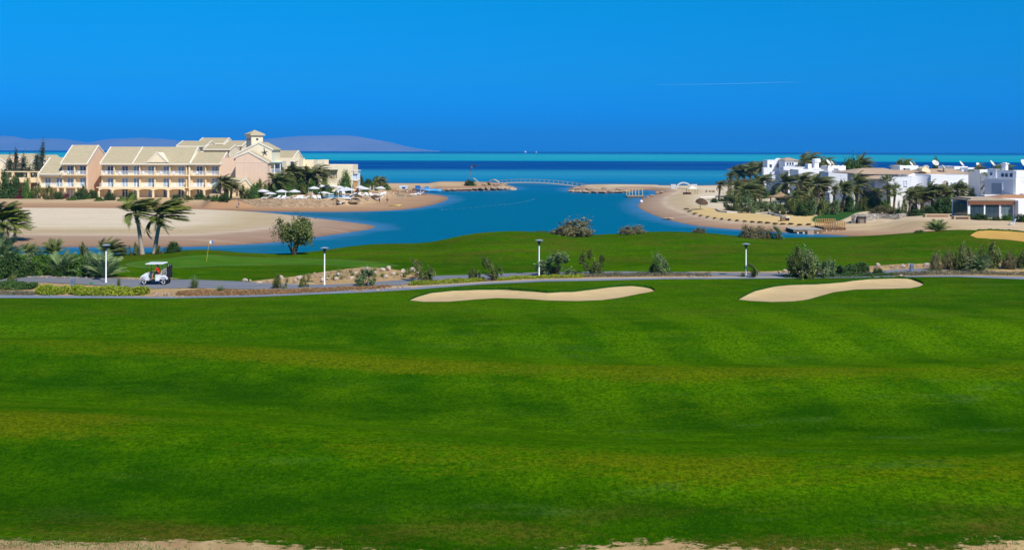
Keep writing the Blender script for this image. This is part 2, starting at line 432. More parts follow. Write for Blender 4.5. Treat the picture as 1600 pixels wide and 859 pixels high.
def shore_material():
    t = NT('beach_sand'); p = t.pos()
    d = t.attr('shore')
    stk = t.noise(t.mapv(p, (.022, .42, 0)), 1, 6, .7)
    n1 = t.noise(t.mapv(p, (.06, .22, 0)), 1, 5, .65); n2 = t.noise(t.mapv(p, (.25, .9, 0)), 1, 5, .7); n3 = t.noise(p, 3.0, 4, .7)
    dd = t.math('ADD', d, t.math('MULTIPLY', t.math('SUBTRACT', n1, .5), t.mr(d, 0, 10, 2, 9)))
    dd2 = t.math('ADD', d, t.math('MULTIPLY', t.math('SUBTRACT', t.noise(t.mapv(p, (.035, .3, 0)), 1, 6, .7), .5), t.mr(d, 0, 10, 2, 10)))
    c = t.ramp(t.mr(dd2, 0, 44), [(0, (.17, .095, .06)), (.03, (.27, .165, .105)), (.14, (.36, .235, .15)), (.22, (.41, .28, .18)), (.27, (.56, .44, .30)), (.31, (.50, .38, .225)), (.46, (.50, .385, .205)), (.56, (.58, .47, .29)), (.64, (.66, .545, .365)), (1, (.69, .575, .40))])
    hot = t.ramp(t.mr(dd, 0, 22), [(0, (.2, .1, .055)), (.12, (.35, .19, .095)), (.4, (.42, .245, .12)), (.7, (.53, .36, .19)), (1, (.55, .39, .21))])
    c = t.mix(t.mr(t.attr('hotel'), 0, 1), c, hot)
    c = t.mix(t.mr(n2, .5, .75, 0, .5), c, (.36, .235, .13))
    c = t.mix(t.math('MULTIPLY', t.mr(stk, .5, .68, 0, .65), t.mr(dd, 34, 20, .3, 1)), c, (.30, .21, .105))
    c = t.mix(t.mr(stk, .46, .3, 0, .35), c, (.66, .54, .38))
    c = t.mix(t.mr(n3, .3, .6, .25, 0), c, (.3, .2, .12))
    c = t.mix(t.mr(t.attr('yellow'), -.2, .3, 0, .9), c, t.mix(n2, (.56, .37, .13), (.66, .48, .21)))
    gl = t.math('ADD', t.attr('lawn'), t.math('MULTIPLY', t.math('SUBTRACT', n3, .5), 1.2))
    c = t.mix(t.mr(gl, -.1, .3), c, t.mix(n2, (.016, .06, .008), (.03, .1, .012)))
    return t.bsdf(c, .85, .15, t.bump(t.math('ADD', n2, n3), .4, .12))
def sea_material():
    t = NT('sea_water'); p = t.pos()
    sx = t.n('SeparateXYZ', {0: p})
    q = t.math('DIVIDE', 20000.0, sx.outputs[1])            # reef bands lie across the view, by distance
    wob = t.math('MULTIPLY', t.math('SUBTRACT', t.noise(t.mapv(p, (.0012, .0022, 0)), 1, 4, .6), .5), 2.6)
    wob2 = t.math('MULTIPLY', t.math('SUBTRACT', t.noise(t.mapv(p, (.008, .03, 0)), 1, 3, .6), .5), 2.6)
    q = t.math('ADD', q, t.math('ADD', t.math('MULTIPLY', wob, t.mr(q, 2, 30, .35, 1.2)), t.math('MULTIPLY', wob2, t.mr(q, 10, 40))))
    deep, turq, teal, lag = (.0008, .052, .30), (.012, .37, .38), (.02, .26, .33), (.0005, .120, .195)
    S = lambda px: px / 70.0
    c = t.ramp(t.math('DIVIDE', q, 70.0), [(S(0), (.0, .01, .15)), (S(3.6), (.0, .012, .17)), (S(5), turq), (S(8), (.03, .38, .42)), (S(11), (.018, .37, .38)), (S(14.8), (.008, .34, .40)),
                                        (S(16.2), (.0, .014, .17)), (S(28), (.0, .018, .19)), (S(31.5), (.02, .22, .33)), (S(36), (.03, .27, .37)), (S(42), (.012, .22, .36)),
                                        (S(46), (.003, .185, .34)), (S(51), (.02, .13, .24)), (S(56), (.003, .13, .26)), (S(70), lag)])
    st = t.noise(t.n('CombineXYZ', {0: t.math('MULTIPLY', sx.outputs[0], .0022), 1: t.math('MULTIPLY', q, .9)}).outputs[0], 1, 5, .7)
    c = t.mix(t.math('MULTIPLY', t.mr(st, .47, .72, 0, .42), t.mr(q, 60, 45)), c, (.05, .27, .40))
    c = t.mix(t.math('MULTIPLY', t.mr(st, .5, .3, 0, .5), t.mr(q, 60, 45)), c, (.001, .12, .30))
    r1 = t.noise(t.mapv(p, (.35, 1.3, 0)), 1, 4, .65)
    c = t.mix(t.mr(r1, .42, .64, 0, .45), c, (.0004, .07, .15))
    r2 = t.noise(t.mapv(p, (.10, .9, 0)), 1, 5, .7)
    c = t.mix(t.mr(r2, .55, .75, 0, .35), c, (.012, .19, .30))
    sh = t.math('ADD', t.attr('shore'), t.math('MULTIPLY', t.math('SUBTRACT', t.noise(t.mapv(p, (.09, .2, 0)), 1, 4, .6), .5), 7.0))
    c = t.mix(t.math('MULTIPLY', t.mr(sh, -5.0, .4, 0, .5), t.mr(sx.outputs[1], 420, 390)), c, (.10, .21, .40))
    w1 = t.noise(t.mapv(p, (.5, 1.4, 0)), 1, 4, .6); w2 = t.noise(t.mapv(p, (2.2, 5, 0)), 1, 2)
    return t.bsdf(c, .4, .03, t.bump(t.math('ADD', w1, t.math('MULTIPLY', w2, .4)), .5, .25))
GRASS, BEACH, SEA = grass_material(), shore_material(), sea_material()

# ------------------------------------------------------------------ terrain meshes
BEDS = [[(-80, 440), (60, 441), (170, 447), (240, 451), (300, 450), (380, 452), (440, 452), (520, 449), (600, 447), (640, 444), (690, 438), (760, 436), (850, 431.5), (950, 428.5), (1050, 428), (1150, 431), (1300, 431), (1360, 430),
         (1420, 425.5), (1500, 422), (1600, 420), (1700, 419), (1700, 440), (1600, 433), (1500, 430.5), (1400, 431.5), (1330, 433.5), (1240, 434), (1100, 436), (1000, 436), (900, 438), (820, 440.5), (750, 444), (650, 450), (560, 456), (480, 460), (400, 463), (270, 465.5), (100, 464), (-80, 464)],
        [(378, 441), (400, 438.5), (430, 435), (470, 431), (490, 427), (515, 423.5), (545, 420), (570, 417.5), (610, 420), (650, 427), (664, 434), (600, 440), (520, 447), (430, 446)],
        [(-80, 424), (60, 424), (120, 428), (160, 431), (230, 434.5), (280, 434.5), (240, 438), (170, 437), (110, 433), (-80, 432)],
        [(1075, 424), (1150, 424.5), (1200, 424), (1300, 420), (1400, 413), (1480, 411), (1560, 408), (1700, 402), (1700, 418), (1600, 419), (1500, 421), (1400, 424), (1340, 430), (1200, 429), (1100, 428)]]
def near_ground():
    s = np.concatenate([np.arange(-2600, -300, 40), np.arange(-300, 1901, 4), np.arange(1940, 4300, 40)])
    Y = np.concatenate([np.arange(9, 28, 1.0), np.arange(28, 34, .2), np.arange(34, 74, .4), np.arange(74, 104, .3), np.arange(104, 142, .45)])
    S, YY = np.meshgrid(s, Y)
    XX = (S - 800) / F * YY
    Z = zN(XX, YY)
    sand = np.full(XX.shape, -9.0)
    for b in BEDS:
        sand = np.maximum(sand, sdf([gp(*q, ZP) for q in b], XX, YY))
    edge = 29.98 + .42 * (vnoise(XX, XX * 0, 2.1, 4) - .5) + .22 * np.sin(XX * .55) + .3 * np.exp(-((XX + 9) / 4) ** 2) + .28 * np.exp(-((XX + 2.6) / 2.6) ** 2) + .35 * np.exp(-((XX - 4.5) / 2) ** 2)
    sand = np.maximum(sand, edge - YY)
    green = sdf(chaikin([G(*q)[:2] for q in [(185, 412), (260, 404), (340, 400), (420, 403), (470, 404), (540, 407), (640, 416), (560, 418), (500, 413), (430, 412), (340, 416), (240, 420)]], 2), XX, YY)
    wv = YY + 2.2 * np.sin(XX / 13.0 + .6) + 1.6 * np.sin(XX / 31.0)
    ph = (wv - 34.5) * math.tau / 15.4
    n7 = vnoise(XX, YY * 1.5, 6.5, 9)
    hump = (.05 + .15 * n7) * smooth(.55, 1, np.sin(ph + .25)) * smooth(62, 54, YY) + .03 * (YY > 97)
    rough = (.15 + .55 * np.cos(ph + .9)) * smooth(60, 52, YY) * (.6 + .8 * vnoise(XX, YY, 13, 21)) + .25 * smooth(46, 30, YY) - .2  # painted shade of the camera-facing slopes, plus darker green towards the front
    brown = np.maximum(smooth(34, 30, YY), .5 * smooth(96, 108, YY)) + .3 * smooth(66, 72, YY)
    gridmesh('fairway', XX, YY, Z, GRASS, {'sand': sand, 'green': green, 'hump': hump, 'brown': brown, 'rough': rough}, drop=-1.1)['kind'] = 'structure'  # rough: painted slope shade and darker green towards the front
near_ground()
def far_ground(name, s, Y, fn, shores, extra):
    S, YY = np.meshgrid(s, Y); XX = (S - 800) / F * YY
    Z = fn(XX, YY)
    d = np.max([sdf(q, XX, YY) for q in shores], 0)
    dsh = np.where(sdf(BAR, XX, YY) > -1.5, sdf(BARF, XX, YY), d) if shores[0] is BAR else d * 1.9
    o = gridmesh(name, XX, YY, Z, BEACH, {'shore': dsh, **{k: f(XX, YY) for k, f in extra.items()}})
    o['kind'] = 'structure'
neg = lambda X, Y: np.full(X.shape, -9.0)
far_ground('hotel_beach', np.arange(-380, 830, 5.0), np.concatenate([np.arange(126, 232, .8), np.arange(232, 420, 1.2)]), zL, [BAR, SHORE_L],
           {'hotel': lambda X, Y: smooth(-4, 2, sdf(SHORE_L, X, Y)), 'yellow': neg, 'lawn': neg})
far_ground('villa_shore', np.arange(870, 2000, 5.0), np.concatenate([np.arange(128, 232, .7), np.arange(232, 470, 1.5)]), zR, [SHORE_R],
           {'hotel': lambda X, Y: smooth(200, 150, Y) * .7, 'yellow': lambda X, Y: sdf(YEL, X, Y), 'lawn': lambda X, Y: sdf(LAWN_R, X, Y)})
def sea():
    s = np.concatenate([np.arange(-6000, -500, 250), np.arange(-500, 2101, 10), np.arange(2300, 7700, 250)])
    Y = np.concatenate([np.arange(100, 240, 1.2), np.arange(240, 440, 2.5), 440 * 1.09 ** np.arange(0, 66)])
    S, YY = np.meshgrid(s, Y); XX = (S - 800) / F * YY
    d = np.maximum(np.maximum(sdf(BAR, XX, YY), sdf(SHORE_L, XX, YY)), sdf(SHORE_R, XX, YY))
    gridmesh('sea', XX, YY, np.zeros_like(XX), SEA, {'shore': d}, drop=None)['kind'] = 'structure'
sea()

# ------------------------------------------------------------------ far mountains across the strait, and the haze that fades them
def mountains():
    t = NT('desert_rock'); p = t.pos()
    n = t.noise(t.mapv(p, (.0012, .0012, .004)), 1, 6, .65)
    m = t.bsdf(t.mix(t.mr(n, .35, .65), (.25, .215, .225), (.31, .27, .275)), .95, .1)
    for lab, prof, Yd in (("long low range of hazy lilac mountains stretching along the horizon behind the hotel",
                       [(-300, 213), (-120, 209), (-20, 212), (20, 212), (45, 218), (75, 215.5), (110, 217), (140, 222), (175, 216), (215, 213), (260, 216), (310, 222), (345, 223), (370, 227), (395, 236)], 19000),
                      ("hazy lilac mountain ridge sloping down to the sea beyond the hotel tower",
                       [(330, 235), (370, 222), (420, 215), (455, 214.5), (480, 211), (510, 210), (540, 209), (560, 213), (590, 219), (620, 225), (650, 231), (672, 234.5), (690, 236)], 17500)):
        r = np.random.RandomState(5)
        px = np.arange(prof[0][0], prof[-1][0] + 1, 2.0)
        py = np.interp(px, [a for a, b in prof], [b for a, b in prof])
        py = np.convolve(np.pad(py, 6, 'edge'), np.ones(13) / 13, 'valid')
        hgt = np.maximum(0, H - ((py - 236) - ROLL * (px - 800)) * Yd / F)
        rows = np.linspace(-1, 1, 27)
        XX, A = np.meshgrid((px - 800) / F * Yd, rows)
        YY = Yd + A * 1300
        shape = 1 - np.abs(A) ** 1.3
        Z = hgt[None, :] * shape * (.9 + .2 * vnoise(XX, YY, 420, 4)) - 6
        gridmesh('mountain_range' if 'range' in lab else 'mountain_ridge', XX, YY, Z, m, drop=None)['kind'] = 'structure'
mountains()
def haze():
    m = bpy.data.materials.new('sea_haze'); m.use_nodes = True
    nt = m.node_tree; nt.nodes.clear()
    o = nt.nodes.new('ShaderNodeOutputMaterial'); v = nt.nodes.new('ShaderNodeVolumePrincipled')
    v.inputs['Color'].default_value = (.04, .42, 1.0, 1)
    v.inputs['Density'].default_value = HAZE
    v.inputs['Anisotropy'].default_value = 0.0
    nt.links.new(v.outputs[0], o.inputs['Volume'])
    b = MB(); b.box(-24000, 24000, -300, 22000, -2.6, 420)
    o = b.build('haze', m); o['kind'] = 'stuff'
HAZE = 8e-5
haze()
# ------------------------------------------------------------------ roads, kerb path, bunkers: sheets laid on the turf
def strip(name, up, lo, mat, lift=.02, n=260, rows=5, fn=zN, wob=0.0, seed=1, k='structure', attrs=False):
    x0, x1 = max(up[0][0], lo[0][0]), min(up[-1][0], lo[-1][0])
    px = np.linspace(x0, x1, n)
    u = np.interp(px, *zip(*up)); l = np.interp(px, *zip(*lo))
    V = []
    for i in range(n):
        a = gp(px[i], u[i], ZP); b = gp(px[i], l[i], ZP)
        for j in range(rows):
            t = j / (rows - 1)
            V.append((a[0] * (1 - t) + b[0] * t, a[1] * (1 - t) + b[1] * t))
    V = np.array(V)
    z = fn(V[:, 0], V[:, 1]) + lift
    idx = np.arange(n * rows).reshape(n, rows)
    Q = np.stack([idx[:-1, :-1], idx[:-1, 1:], idx[1:, 1:], idx[1:, :-1]], -1).reshape(-1, 4)
    o = npmesh(name, np.c_[V, z], Q, mat, smooth=True)
    if k: o['kind'] = k
    return o
def road_mat(name, c, dust):
    t = NT(name); p = t.pos()
    a = t.noise(t.mapv(p, (.25, 1.2, 1)), 1, 5, .65); b = t.noise(p, 12, 3, .6)
    col = t.mix(t.mr(a, .3, .7), dark(c, .82), dark(c, 1.15))
    col = t.mix(t.mr(a, .56, .75, 0, .6), col, dust)
    col = t.mix(t.mr(b, .35, .6, .3, 0), col, dark(c, .6))
    return t.bsdf(col, .8, .2, t.bump(b, .3, .01))
ROAD = road_mat('worn_asphalt', (.185, .19, .205), (.27, .24, .2))
PATH = road_mat('grey_concrete', (.20, .23, .27), (.36, .33, .29))
strip('cart_road', [(-200, 429), (-60, 430), (50, 431), (110, 431.5), (170, 434), (230, 437), (300, 437), (380, 440), (430, 443), (500, 445), (560, 443), (600, 439.6), (640, 436.2), (680, 431), (740, 429.4), (800, 427), (850, 425.6), (900, 425), (970, 424.2), (1050, 425), (1120, 426), (1200, 426.3), (1300, 426.6), (1350, 426), (1400, 421), (1450, 419.5), (1550, 415.5), (1600, 416), (1800, 412)],
      [(-200, 440), (-60, 440.5), (50, 441), (110, 443), (170, 447), (230, 451), (300, 450), (380, 451.8), (430, 452.5), (500, 449.5), (560, 448.5), (600, 447), (640, 443.8), (680, 437.6), (740, 436.4), (800, 433.8), (850, 431.6), (900, 429.5), (970, 427.8), (1050, 428.2), (1120, 431.4), (1200, 431.8), (1300, 431), (1350, 430), (1400, 425.5), (1450, 423.8), (1550, 419.2), (1600, 419.8), (1800, 416)], ROAD)
strip('kerb_path', [(-200, 460), (-60, 461), (0, 461.3), (150, 462.3), (270, 463.8), (400, 461), (500, 456.8), (570, 453), (650, 449.2), (750, 442.3), (850, 437.6), (950, 435.8), (1050, 434.5), (1150, 433.6), (1300, 432.6), (1400, 431.5), (1500, 430.4), (1600, 433), (1800, 440)],
      [(-200, 464.4), (-60, 465.6), (0, 466), (150, 466), (270, 466.6), (400, 464.2), (500, 459.8), (570, 457.2), (650, 452.6), (750, 444.9), (850, 440.2), (950, 438.4), (1050, 436.4), (1150, 435.8), (1300, 434.6), (1400, 433.3), (1500, 432.8), (1600, 436.8), (1800, 445)], PATH, .028)
PALE = road_mat('pale_sand_verge', (.5, .40, .29), (.42, .31, .2))
strip('sand_verge', [(440, 458.6), (520, 454.6), (600, 449.8), (660, 446.8), (760, 440.8), (850, 436), (950, 434.5), (1050, 433.2), (1200, 432.4), (1360, 431.4)], [(440, 459.2), (520, 455.6), (600, 451.4), (660, 448.6), (760, 441.9), (850, 437.4), (950, 435.7), (1050, 434.4), (1200, 433.5), (1360, 432.2)], PALE, .034)
def bunker_mat(name, c):
    t = NT(name); p = t.pos()
    a = t.noise(t.mapv(p, (.4, 1.3, 1)), 1, 5, .65); b = t.noise(p, 9, 4, .7)
    rk = t.math('SINE', t.math('MULTIPLY', t.math('ADD', t.n('SeparateXYZ', {0: p}).outputs[1], t.math('MULTIPLY', a, 1.2)), 26))
    col = t.mix(t.mr(a, .3, .7), dark(c, .86), dark(c, 1.1))
    col = t.mix(t.mr(b, .38, .62, .35, 0), col, dark(c, .72))
    return t.bsdf(col, .9, .1, t.bump(t.math('ADD', b, t.math('MULTIPLY', rk, .3)), .5, .06))
SANDP, SANDY = bunker_mat('bunker_sand', (.54, .395, .20)), bunker_mat('golden_bunker_sand', (.52, .31, .075))
LIP = plain('turf_lip', (.02, .075, .004), .3, 4, .9, .05, .5)
def bunker(up, lo, mat, fn=zN, flat=True):
    n = 90; px = np.linspace(up[0][0], up[-1][0], n)
    u = np.interp(px, *zip(*up)); l = np.interp(px, *zip(*lo))
    r = np.random.RandomState(3)
    u = u + (np.convolve(r.randn(n + 4), np.ones(5) / 5, 'valid')) * .28 * (l - u > .6)
    rows = 9; V = []
    for i in range(n):
        a = gp(px[i], u[i], ZP) if flat else hit(px[i], u[i], fn)[:2]
        b = gp(px[i], l[i], ZP) if flat else hit(px[i], l[i], fn)[:2]
        for j in range(rows):
            t = j / (rows - 1); V.append((a[0] * (1 - t) + b[0] * t, a[1] * (1 - t) + b[1] * t))
    V = np.array(V); tt = np.tile(np.linspace(0, 1, rows), n)
    ends = np.repeat(np.minimum(1, np.minimum(np.arange(n), np.arange(n)[::-1]) / 8.0), rows)
    z = fn(V[:, 0], V[:, 1]) + .025 + .30 * np.maximum(0, 1 - tt * 1.9) ** 2 * ends - .08 * np.sin(tt * math.pi) * ends * 0       # the far face climbs to its lip
    idx = np.arange(n * rows).reshape(n, rows)
    Q = np.stack([idx[:-1, :-1], idx[:-1, 1:], idx[1:, 1:], idx[1:, :-1]], -1).reshape(-1, 4)
    o = npmesh('sand_bunker', np.c_[V, z], Q, mat, smooth=True); o['kind'] = 'structure'
    mb = MB(); rr = random.Random(4)                                  # overhanging turf along the far edge
    for i in range(n - 1):
        a, b = V[i * rows], V[(i + 1) * rows]
        za = float(z[i * rows]); zb = float(z[(i + 1) * rows]); h = .13 + rr.random() * .08
        mb.add([(a[0], a[1] - .06, za - .02), (b[0], b[1] - .06, zb - .02), (b[0], b[1] - .02, zb + h), (a[0], a[1] - .02, za + h), (a[0], a[1] + .5, za - .34), (b[0], b[1] + .5, zb - .34)], [(0, 1, 2, 3), (3, 2, 5, 4)])
    lp = mb.build('turf_lip', LIP, None); lp.parent = o
bunker([(640, 469.3), (655, 466), (681, 463), (709, 460.4), (756, 458.6), (794, 459), (820, 461), (857, 463.4), (895, 462), (925, 458.6), (951, 454.9), (979, 453), (1004, 452), (1018, 452.8), (1023, 454.6)],
       [(640, 469.4), (662, 471.8), (700, 471.6), (737, 468.6), (775, 466), (820, 467.2), (857, 469.8), (904, 470.6), (942, 469), (970, 465.2), (998, 459.4), (1018, 456), (1023, 454.7)], SANDP)
bunker([(1154, 468), (1170, 463), (1191, 458), (1214, 453.2), (1239, 451), (1271, 450.4), (1296, 448.8), (1328, 445), (1345, 443), (1357, 441.8), (1392, 440.5), (1424, 441), (1443, 444.4)],
       [(1154, 468.3), (1173, 470.4), (1206, 472), (1239, 471.2), (1263, 468), (1284, 462), (1304, 456.5), (1336, 452.6), (1392, 451.4), (1424, 450.4), (1438, 447.4), (1443, 444.5)], SANDP)
bunker([(1515.5, 367.8), (1525, 364.6), (1549, 363.9), (1576, 365.2), (1600, 367.2), (1640, 371), (1680, 377)], [(1515.5, 368), (1525, 372), (1549, 373.6), (1576, 375), (1600, 378), (1640, 383), (1680, 385)], SANDY, flat=False)

# ------------------------------------------------------------------ building materials
CREAM = plain('cream_render', (.86, .68, .41), .08, .5, .85, .15, .1, streak=True)
PINK = plain('pale_pink_render', (.80, .58, .41), .1, .35, .85, .15, .1, streak=True)
IVORY = plain('ivory_render', (.86, .75, .52), .1, .5, .85, .15, .1, streak=True)
KHAKI = plain('khaki_roof_tile', (.50, .42, .26), .22, .8, .85, .15, .4, stretch=(1, 3, 3))
TRIM = plain('white_trim', (.80, .73, .58), .08, 1, .7, .2, .1)
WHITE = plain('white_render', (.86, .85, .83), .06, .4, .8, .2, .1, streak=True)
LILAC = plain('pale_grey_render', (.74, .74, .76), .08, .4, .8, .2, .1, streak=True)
RAIL = plain('white_railing', (.80, .84, .88), .05, 2, .5, .3, .05)
FRAME = plain('white_frame', (.8, .82, .84), .05, 2, .5, .3, .05)
ROOFB = plain('tan_roof_tile', (.52, .38, .26), .22, .7, .85, .15, .4)
WOOD = plain('weathered_timber', (.30, .185, .095), .3, 2, .8, .15, .3)
PALEWOOD = plain('bleached_timber', (.50, .40, .28), .25, 2, .8, .15, .3)
THATCH = plain('dry_thatch', (.40, .28, .155), .35, 3, .95, .05, .6)
DTHATCH = plain('dark_thatch', (.11, .075, .045), .35, 3, .95, .05, .6)
CANVAS = plain('white_canvas', (.62, .62, .60), .06, 2, .8, .15, .1)
STEEL = plain('dark_metal', (.05, .055, .06), .2, 3, .45, .5, .05, .4)
def glass(name, c, rough=.12):
    if name not in MATS:
        t = NT(name); n = t.noise(t.obj(), .7, 2)
        MATS[name] = t.bsdf(t.mix(n, dark(c, .7), dark(c, 1.3)), rough, .5)
    return MATS[name]
PANE = glass('window_pane', (.045, .065, .09)); BPANE = glass('blue_grey_pane', (.20, .30, .38)); CURT = plain('net_curtain', (.5, .54, .56), .1, 3, .7, .3, .05)

def french_window(root, xc, y, z0, w=1.55, h=2.15, mat=PANE, name='window'):
    m = MB(); e = .09
    m.box(xc - w / 2, xc - w / 2 + e, y - .07, y + .04, z0, z0 + h).box(xc + w / 2 - e, xc + w / 2, y - .07, y + .04, z0, z0 + h)
    m.box(xc - w / 2 + e, xc + w / 2 - e, y - .07, y + .04, z0 + h - e, z0 + h).box(xc - .07, xc + .07, y - .075, y + .04, z0, z0 + h - e)
    m.box(xc - w / 2 + e, xc + w / 2 - e, y - .068, y + .03, z0 + h * .72, z0 + h * .72 + .05)
    f = m.build(name, FRAME, root)
    for a, b in ((-w / 2 + e, -.07), (.07, w / 2 - e)):
        p = MB(); p.box(xc + a, xc + b, y - .02, y + .03, z0 + .02, z0 + h - e); p.build('pane', mat, f)
    return f
def railing(root, x0, x1, y, z, h=1.0, mat=RAIL, parent=None, ends=0.0):
    m = MB(); n = max(3, int((x1 - x0) / .25))
    m.box(x0, x1, y - .035, y + .035, z + h - .07, z + h).box(x0, x1, y - .03, y + .03, z + .08, z + .14)
    for k in range(n + 1):
        x = x0 + .03 + (x1 - x0 - .06) * k / n
        m.box(x - .036, x + .036, y - .022, y + .022, z + .14, z + h - .07)
    if ends:
        for x in (x0, x1): m.box(x - .03, x + .03, y + .04, y + ends, z + h - .07, z + h).box(x - .02, x + .02, y + .04, y + ends, z + .1, z + h - .25)
    return m.build('railing', mat, parent or root)
def roof_gable(root, x0, x1, yf, yr, yb, ze, zr, mat=KHAKI, zb=None, trim=True, over=.35, th=.22, split=()):
    """pitched roof with its ridge along x"""
    zb = ze if zb is None else zb
    m = MB(); k = (zr - ze) / (yr - yf)
    m.prism([(yf - over, ze - over * k), (yr, zr), (yb + over, zb - over * k * .8), (yb + over, zb - over * k * .8 - th), (yr, zr - th), (yf - over, ze - over * k - th)], 'x', x0 + .02, x1 - .02)
    r = m.build('roof', mat, root)
    c = MB()                                                             # courses of tiles, proud of the slope
    n = int(math.hypot(yr - yf, zr - ze) / .42)
    for i in range(n):
        t = (i + .5) / n; y = yf - over + (yr - yf + over) * t; z = ze - over * k + (zr - ze + over * k) * t
        c.add([(x0 + .2, y, z + .05), (x1 - .2, y, z + .05), (x1 - .2, y, z - .02), (x0 + .2, y, z - .02), (x0 + .2, y + .36, z + .36 * k + .015), (x1 - .2, y + .36, z + .36 * k + .015)], [(0, 1, 5, 4), (3, 2, 1, 0)])
    tl = c.build('tile_courses', mat, r)
    if trim:
        for x in [x0, x1] + list(split):
            v = MB()
            v.prism([(yf - over - .02, ze - over * k + .12), (yr, zr + .14), (yb + over, zb - over * k * .8 + .12), (yb + over, zb - over * k * .8 - .26), (yr, zr - .26), (yf - over - .02, ze - over * k - .26)], 'x', x - .12, x + .12)
            v.build('verge', TRIM, r)
    g = MB(); g.box(x0, x1, yf - over - .14, yf - over - .03, ze - over * k - .3, ze - over * k + .02); g.build('fascia', TRIM, r)
    return r
def gable_wall(root, x0, x1, yf, yr, yb, z0, ze, zr, mat, zb=None):
    zb = ze if zb is None else zb
    m = MB(); m.prism([(yf, z0), (yf, ze - .25), (yr, zr - .28), (yb, zb - .25), (yb, z0)], 'x', x0, x1)
    return m.build('gable_wall', mat, root)
rnd = random.Random(11)
def lattice(root, x0, x1, yf, z):
    m = MB()
    for i in range(2): m.box(x0, x1, yf - .05 + i * .7, yf + .05 + i * .7, z - .05, z)
    k = max(4, int((x1 - x0) / .42))
    for i in range(k + 1):
        x = x0 + (x1 - x0) * i / k; m.box(x - .06, x + .06, yf - .35, yf + 1.1, z - .25, z - .052)
    return m.build('sun_lattice', TRIM, root)
def plastic_chair(root, x, y, z):
    m = MB(); m.box(x - .24, x + .24, y - .22, y + .22, z + .38, z + .43).box(x - .24, x + .24, y + .18, y + .23, z + .43, z + .85)
    for a in (-.21, .21):
        for b in (-.19, .19): m.box(x + a - .025, x + a + .025, y + b - .025, y + b + .025, z, z + .38)
    o = m.build('balcony_chair', RAIL)
    return o
# ------------------------------------------------------------------ the hotel
YF = 257.0
ZB, Z1, Z2, ZE = .45, 3.2, 6.25, 9.3          # ground, balcony floors, eaves
def hx(px): return X_(px, YF)
def rooms(root, bays, floor_z, yf, ymat=None, div=True, chairs=True):
    for i, (a, b, wins) in enumerate(bays):
        for w in wins:
            french_window(root, hx(w), YF + 1.05, floor_z + .02, mat=rnd.choice([PANE, PANE, BPANE, BPANE]))
def hotel_wing(label, px0, px1, bays, yr, zr, yb, floors=3, mid_px0=None, arches=True, gable=True, zb=None, split=(), name='hotel_wing', roofs=True, gmat=None):
    x0, x1 = hx(px0), hx(px1)
    root = thing(name, label, 'hotel building', ((x0 + x1) / 2, YF + 1.05, ZB))
    w = MB(); w.box(x0 + .05, x1 - .45, YF + 1.05, yb, ZB - .5, ZE - .5); w.build('wall', CREAM, root)
    if gable: gable_wall(root, x1 - .4, x1, YF, yr, yb, ZB - .5, ZE, zr, gmat or PINK, zb)
    gable_wall(root, x0, x0 + .3, YF + (0 if not gable else .6), yr, yb, ZB - .5, ZE, zr, CREAM, zb)
    if roofs: roof_gable(root, x0, x1, YF, yr, yb, ZE, zr, zb=zb, split=[hx(p) for p in split])
    for fl, z, dy in ((1, Z1, 1.1), (2, Z2, .25)):
        s = MB(); s.box(x0 - (.6 if fl == 1 and mid_px0 else 0), x1 - .4, YF - dy, YF + 1.05, z - .22, z); s.build('balcony_slab', CREAM, root)
        for a, b, wins in bays:
            railing(root, hx(a) + .22, hx(b) - .22, YF - dy + .12, z)
            d = MB(); d.box(hx(b) - .1, hx(b) + .1, YF - .02, YF + 1.05, z, z + (1.9 if fl == 1 else 2.9)); d.build('divider', CREAM, root)
            for q in wins: french_window(root, hx(q), YF + 1.05, z + .02, mat=rnd.choice([PANE, BPANE, BPANE]))
    for a, b, wins in bays:
        lattice(root, hx(a) + .25, hx(b) - .25, YF - .1, Z2 + 2.66)
        if arches:
            col = MB(); col.box(hx(a) - .22, hx(a) + .22, YF - 1.1, YF - .7, ZB - .5, Z1 - 1.0); col.build('pillar', CREAM, root)
            ar = MB(); ar.arch(hx(a), hx(b), Z1 - 1.02, .55, Z1 - .22, YF - 1.1, YF - .7); ar.build('arch', CREAM, root)
        for q in wins: french_window(root, hx(q), YF + 1.05, ZB + .05, mat=rnd.choice([PANE, BPANE, CURT]))
    if arches:
        col = MB(); col.box(x1 - .44, x1, YF - 1.1, YF - .7, ZB - .5, Z1 - 1.0); col.build('pillar', CREAM, root)
    for i, (a, b, wins) in enumerate(bays):
        for z, dy in ((Z1, 1.1), (Z2, .25)):
            if rnd.random() < .75:
                m = MB(); x = hx(a) + rnd.uniform(.7, 1.6); y = YF + .35 - (.3 if dy > 1 else 0)
                m.box(x - .24, x + .24, y - .22, y + .22, z + .38, z + .43).box(x - .24, x + .24, y + .18, y + .23, z + .43, z + .85)
                for p in (-.21, .21):
                    for q in (-.19, .19): m.box(x + p - .025, x + p + .025, y + q - .025, y + q + .025, z, z + .38)
                o = m.build('balcony_chair', RAIL); tag(o, f'white chair on the {"middle" if z < 4 else "top"} floor balcony, {["first", "second", "third", "fourth", "fifth"][i]} bay of the {"long pedimented" if len(bays) > 3 else "two room gabled" if px0 > 200 else "detached"} block', 'chair', 'white chairs on the hotel balconies')
    return root
B = hotel_wing('long cream hotel block of three storeys with a small pediment on its roof', 157, 297,
               [(157, 178, [170]), (178, 218, [193, 211]), (218, 241.5, [234]), (241.5, 265, [257.6]), (265, 291, [281])], YF + 6.6, 13.2, YF + 11.5, mid_px0=1, split=(208,), gmat=IVORY)
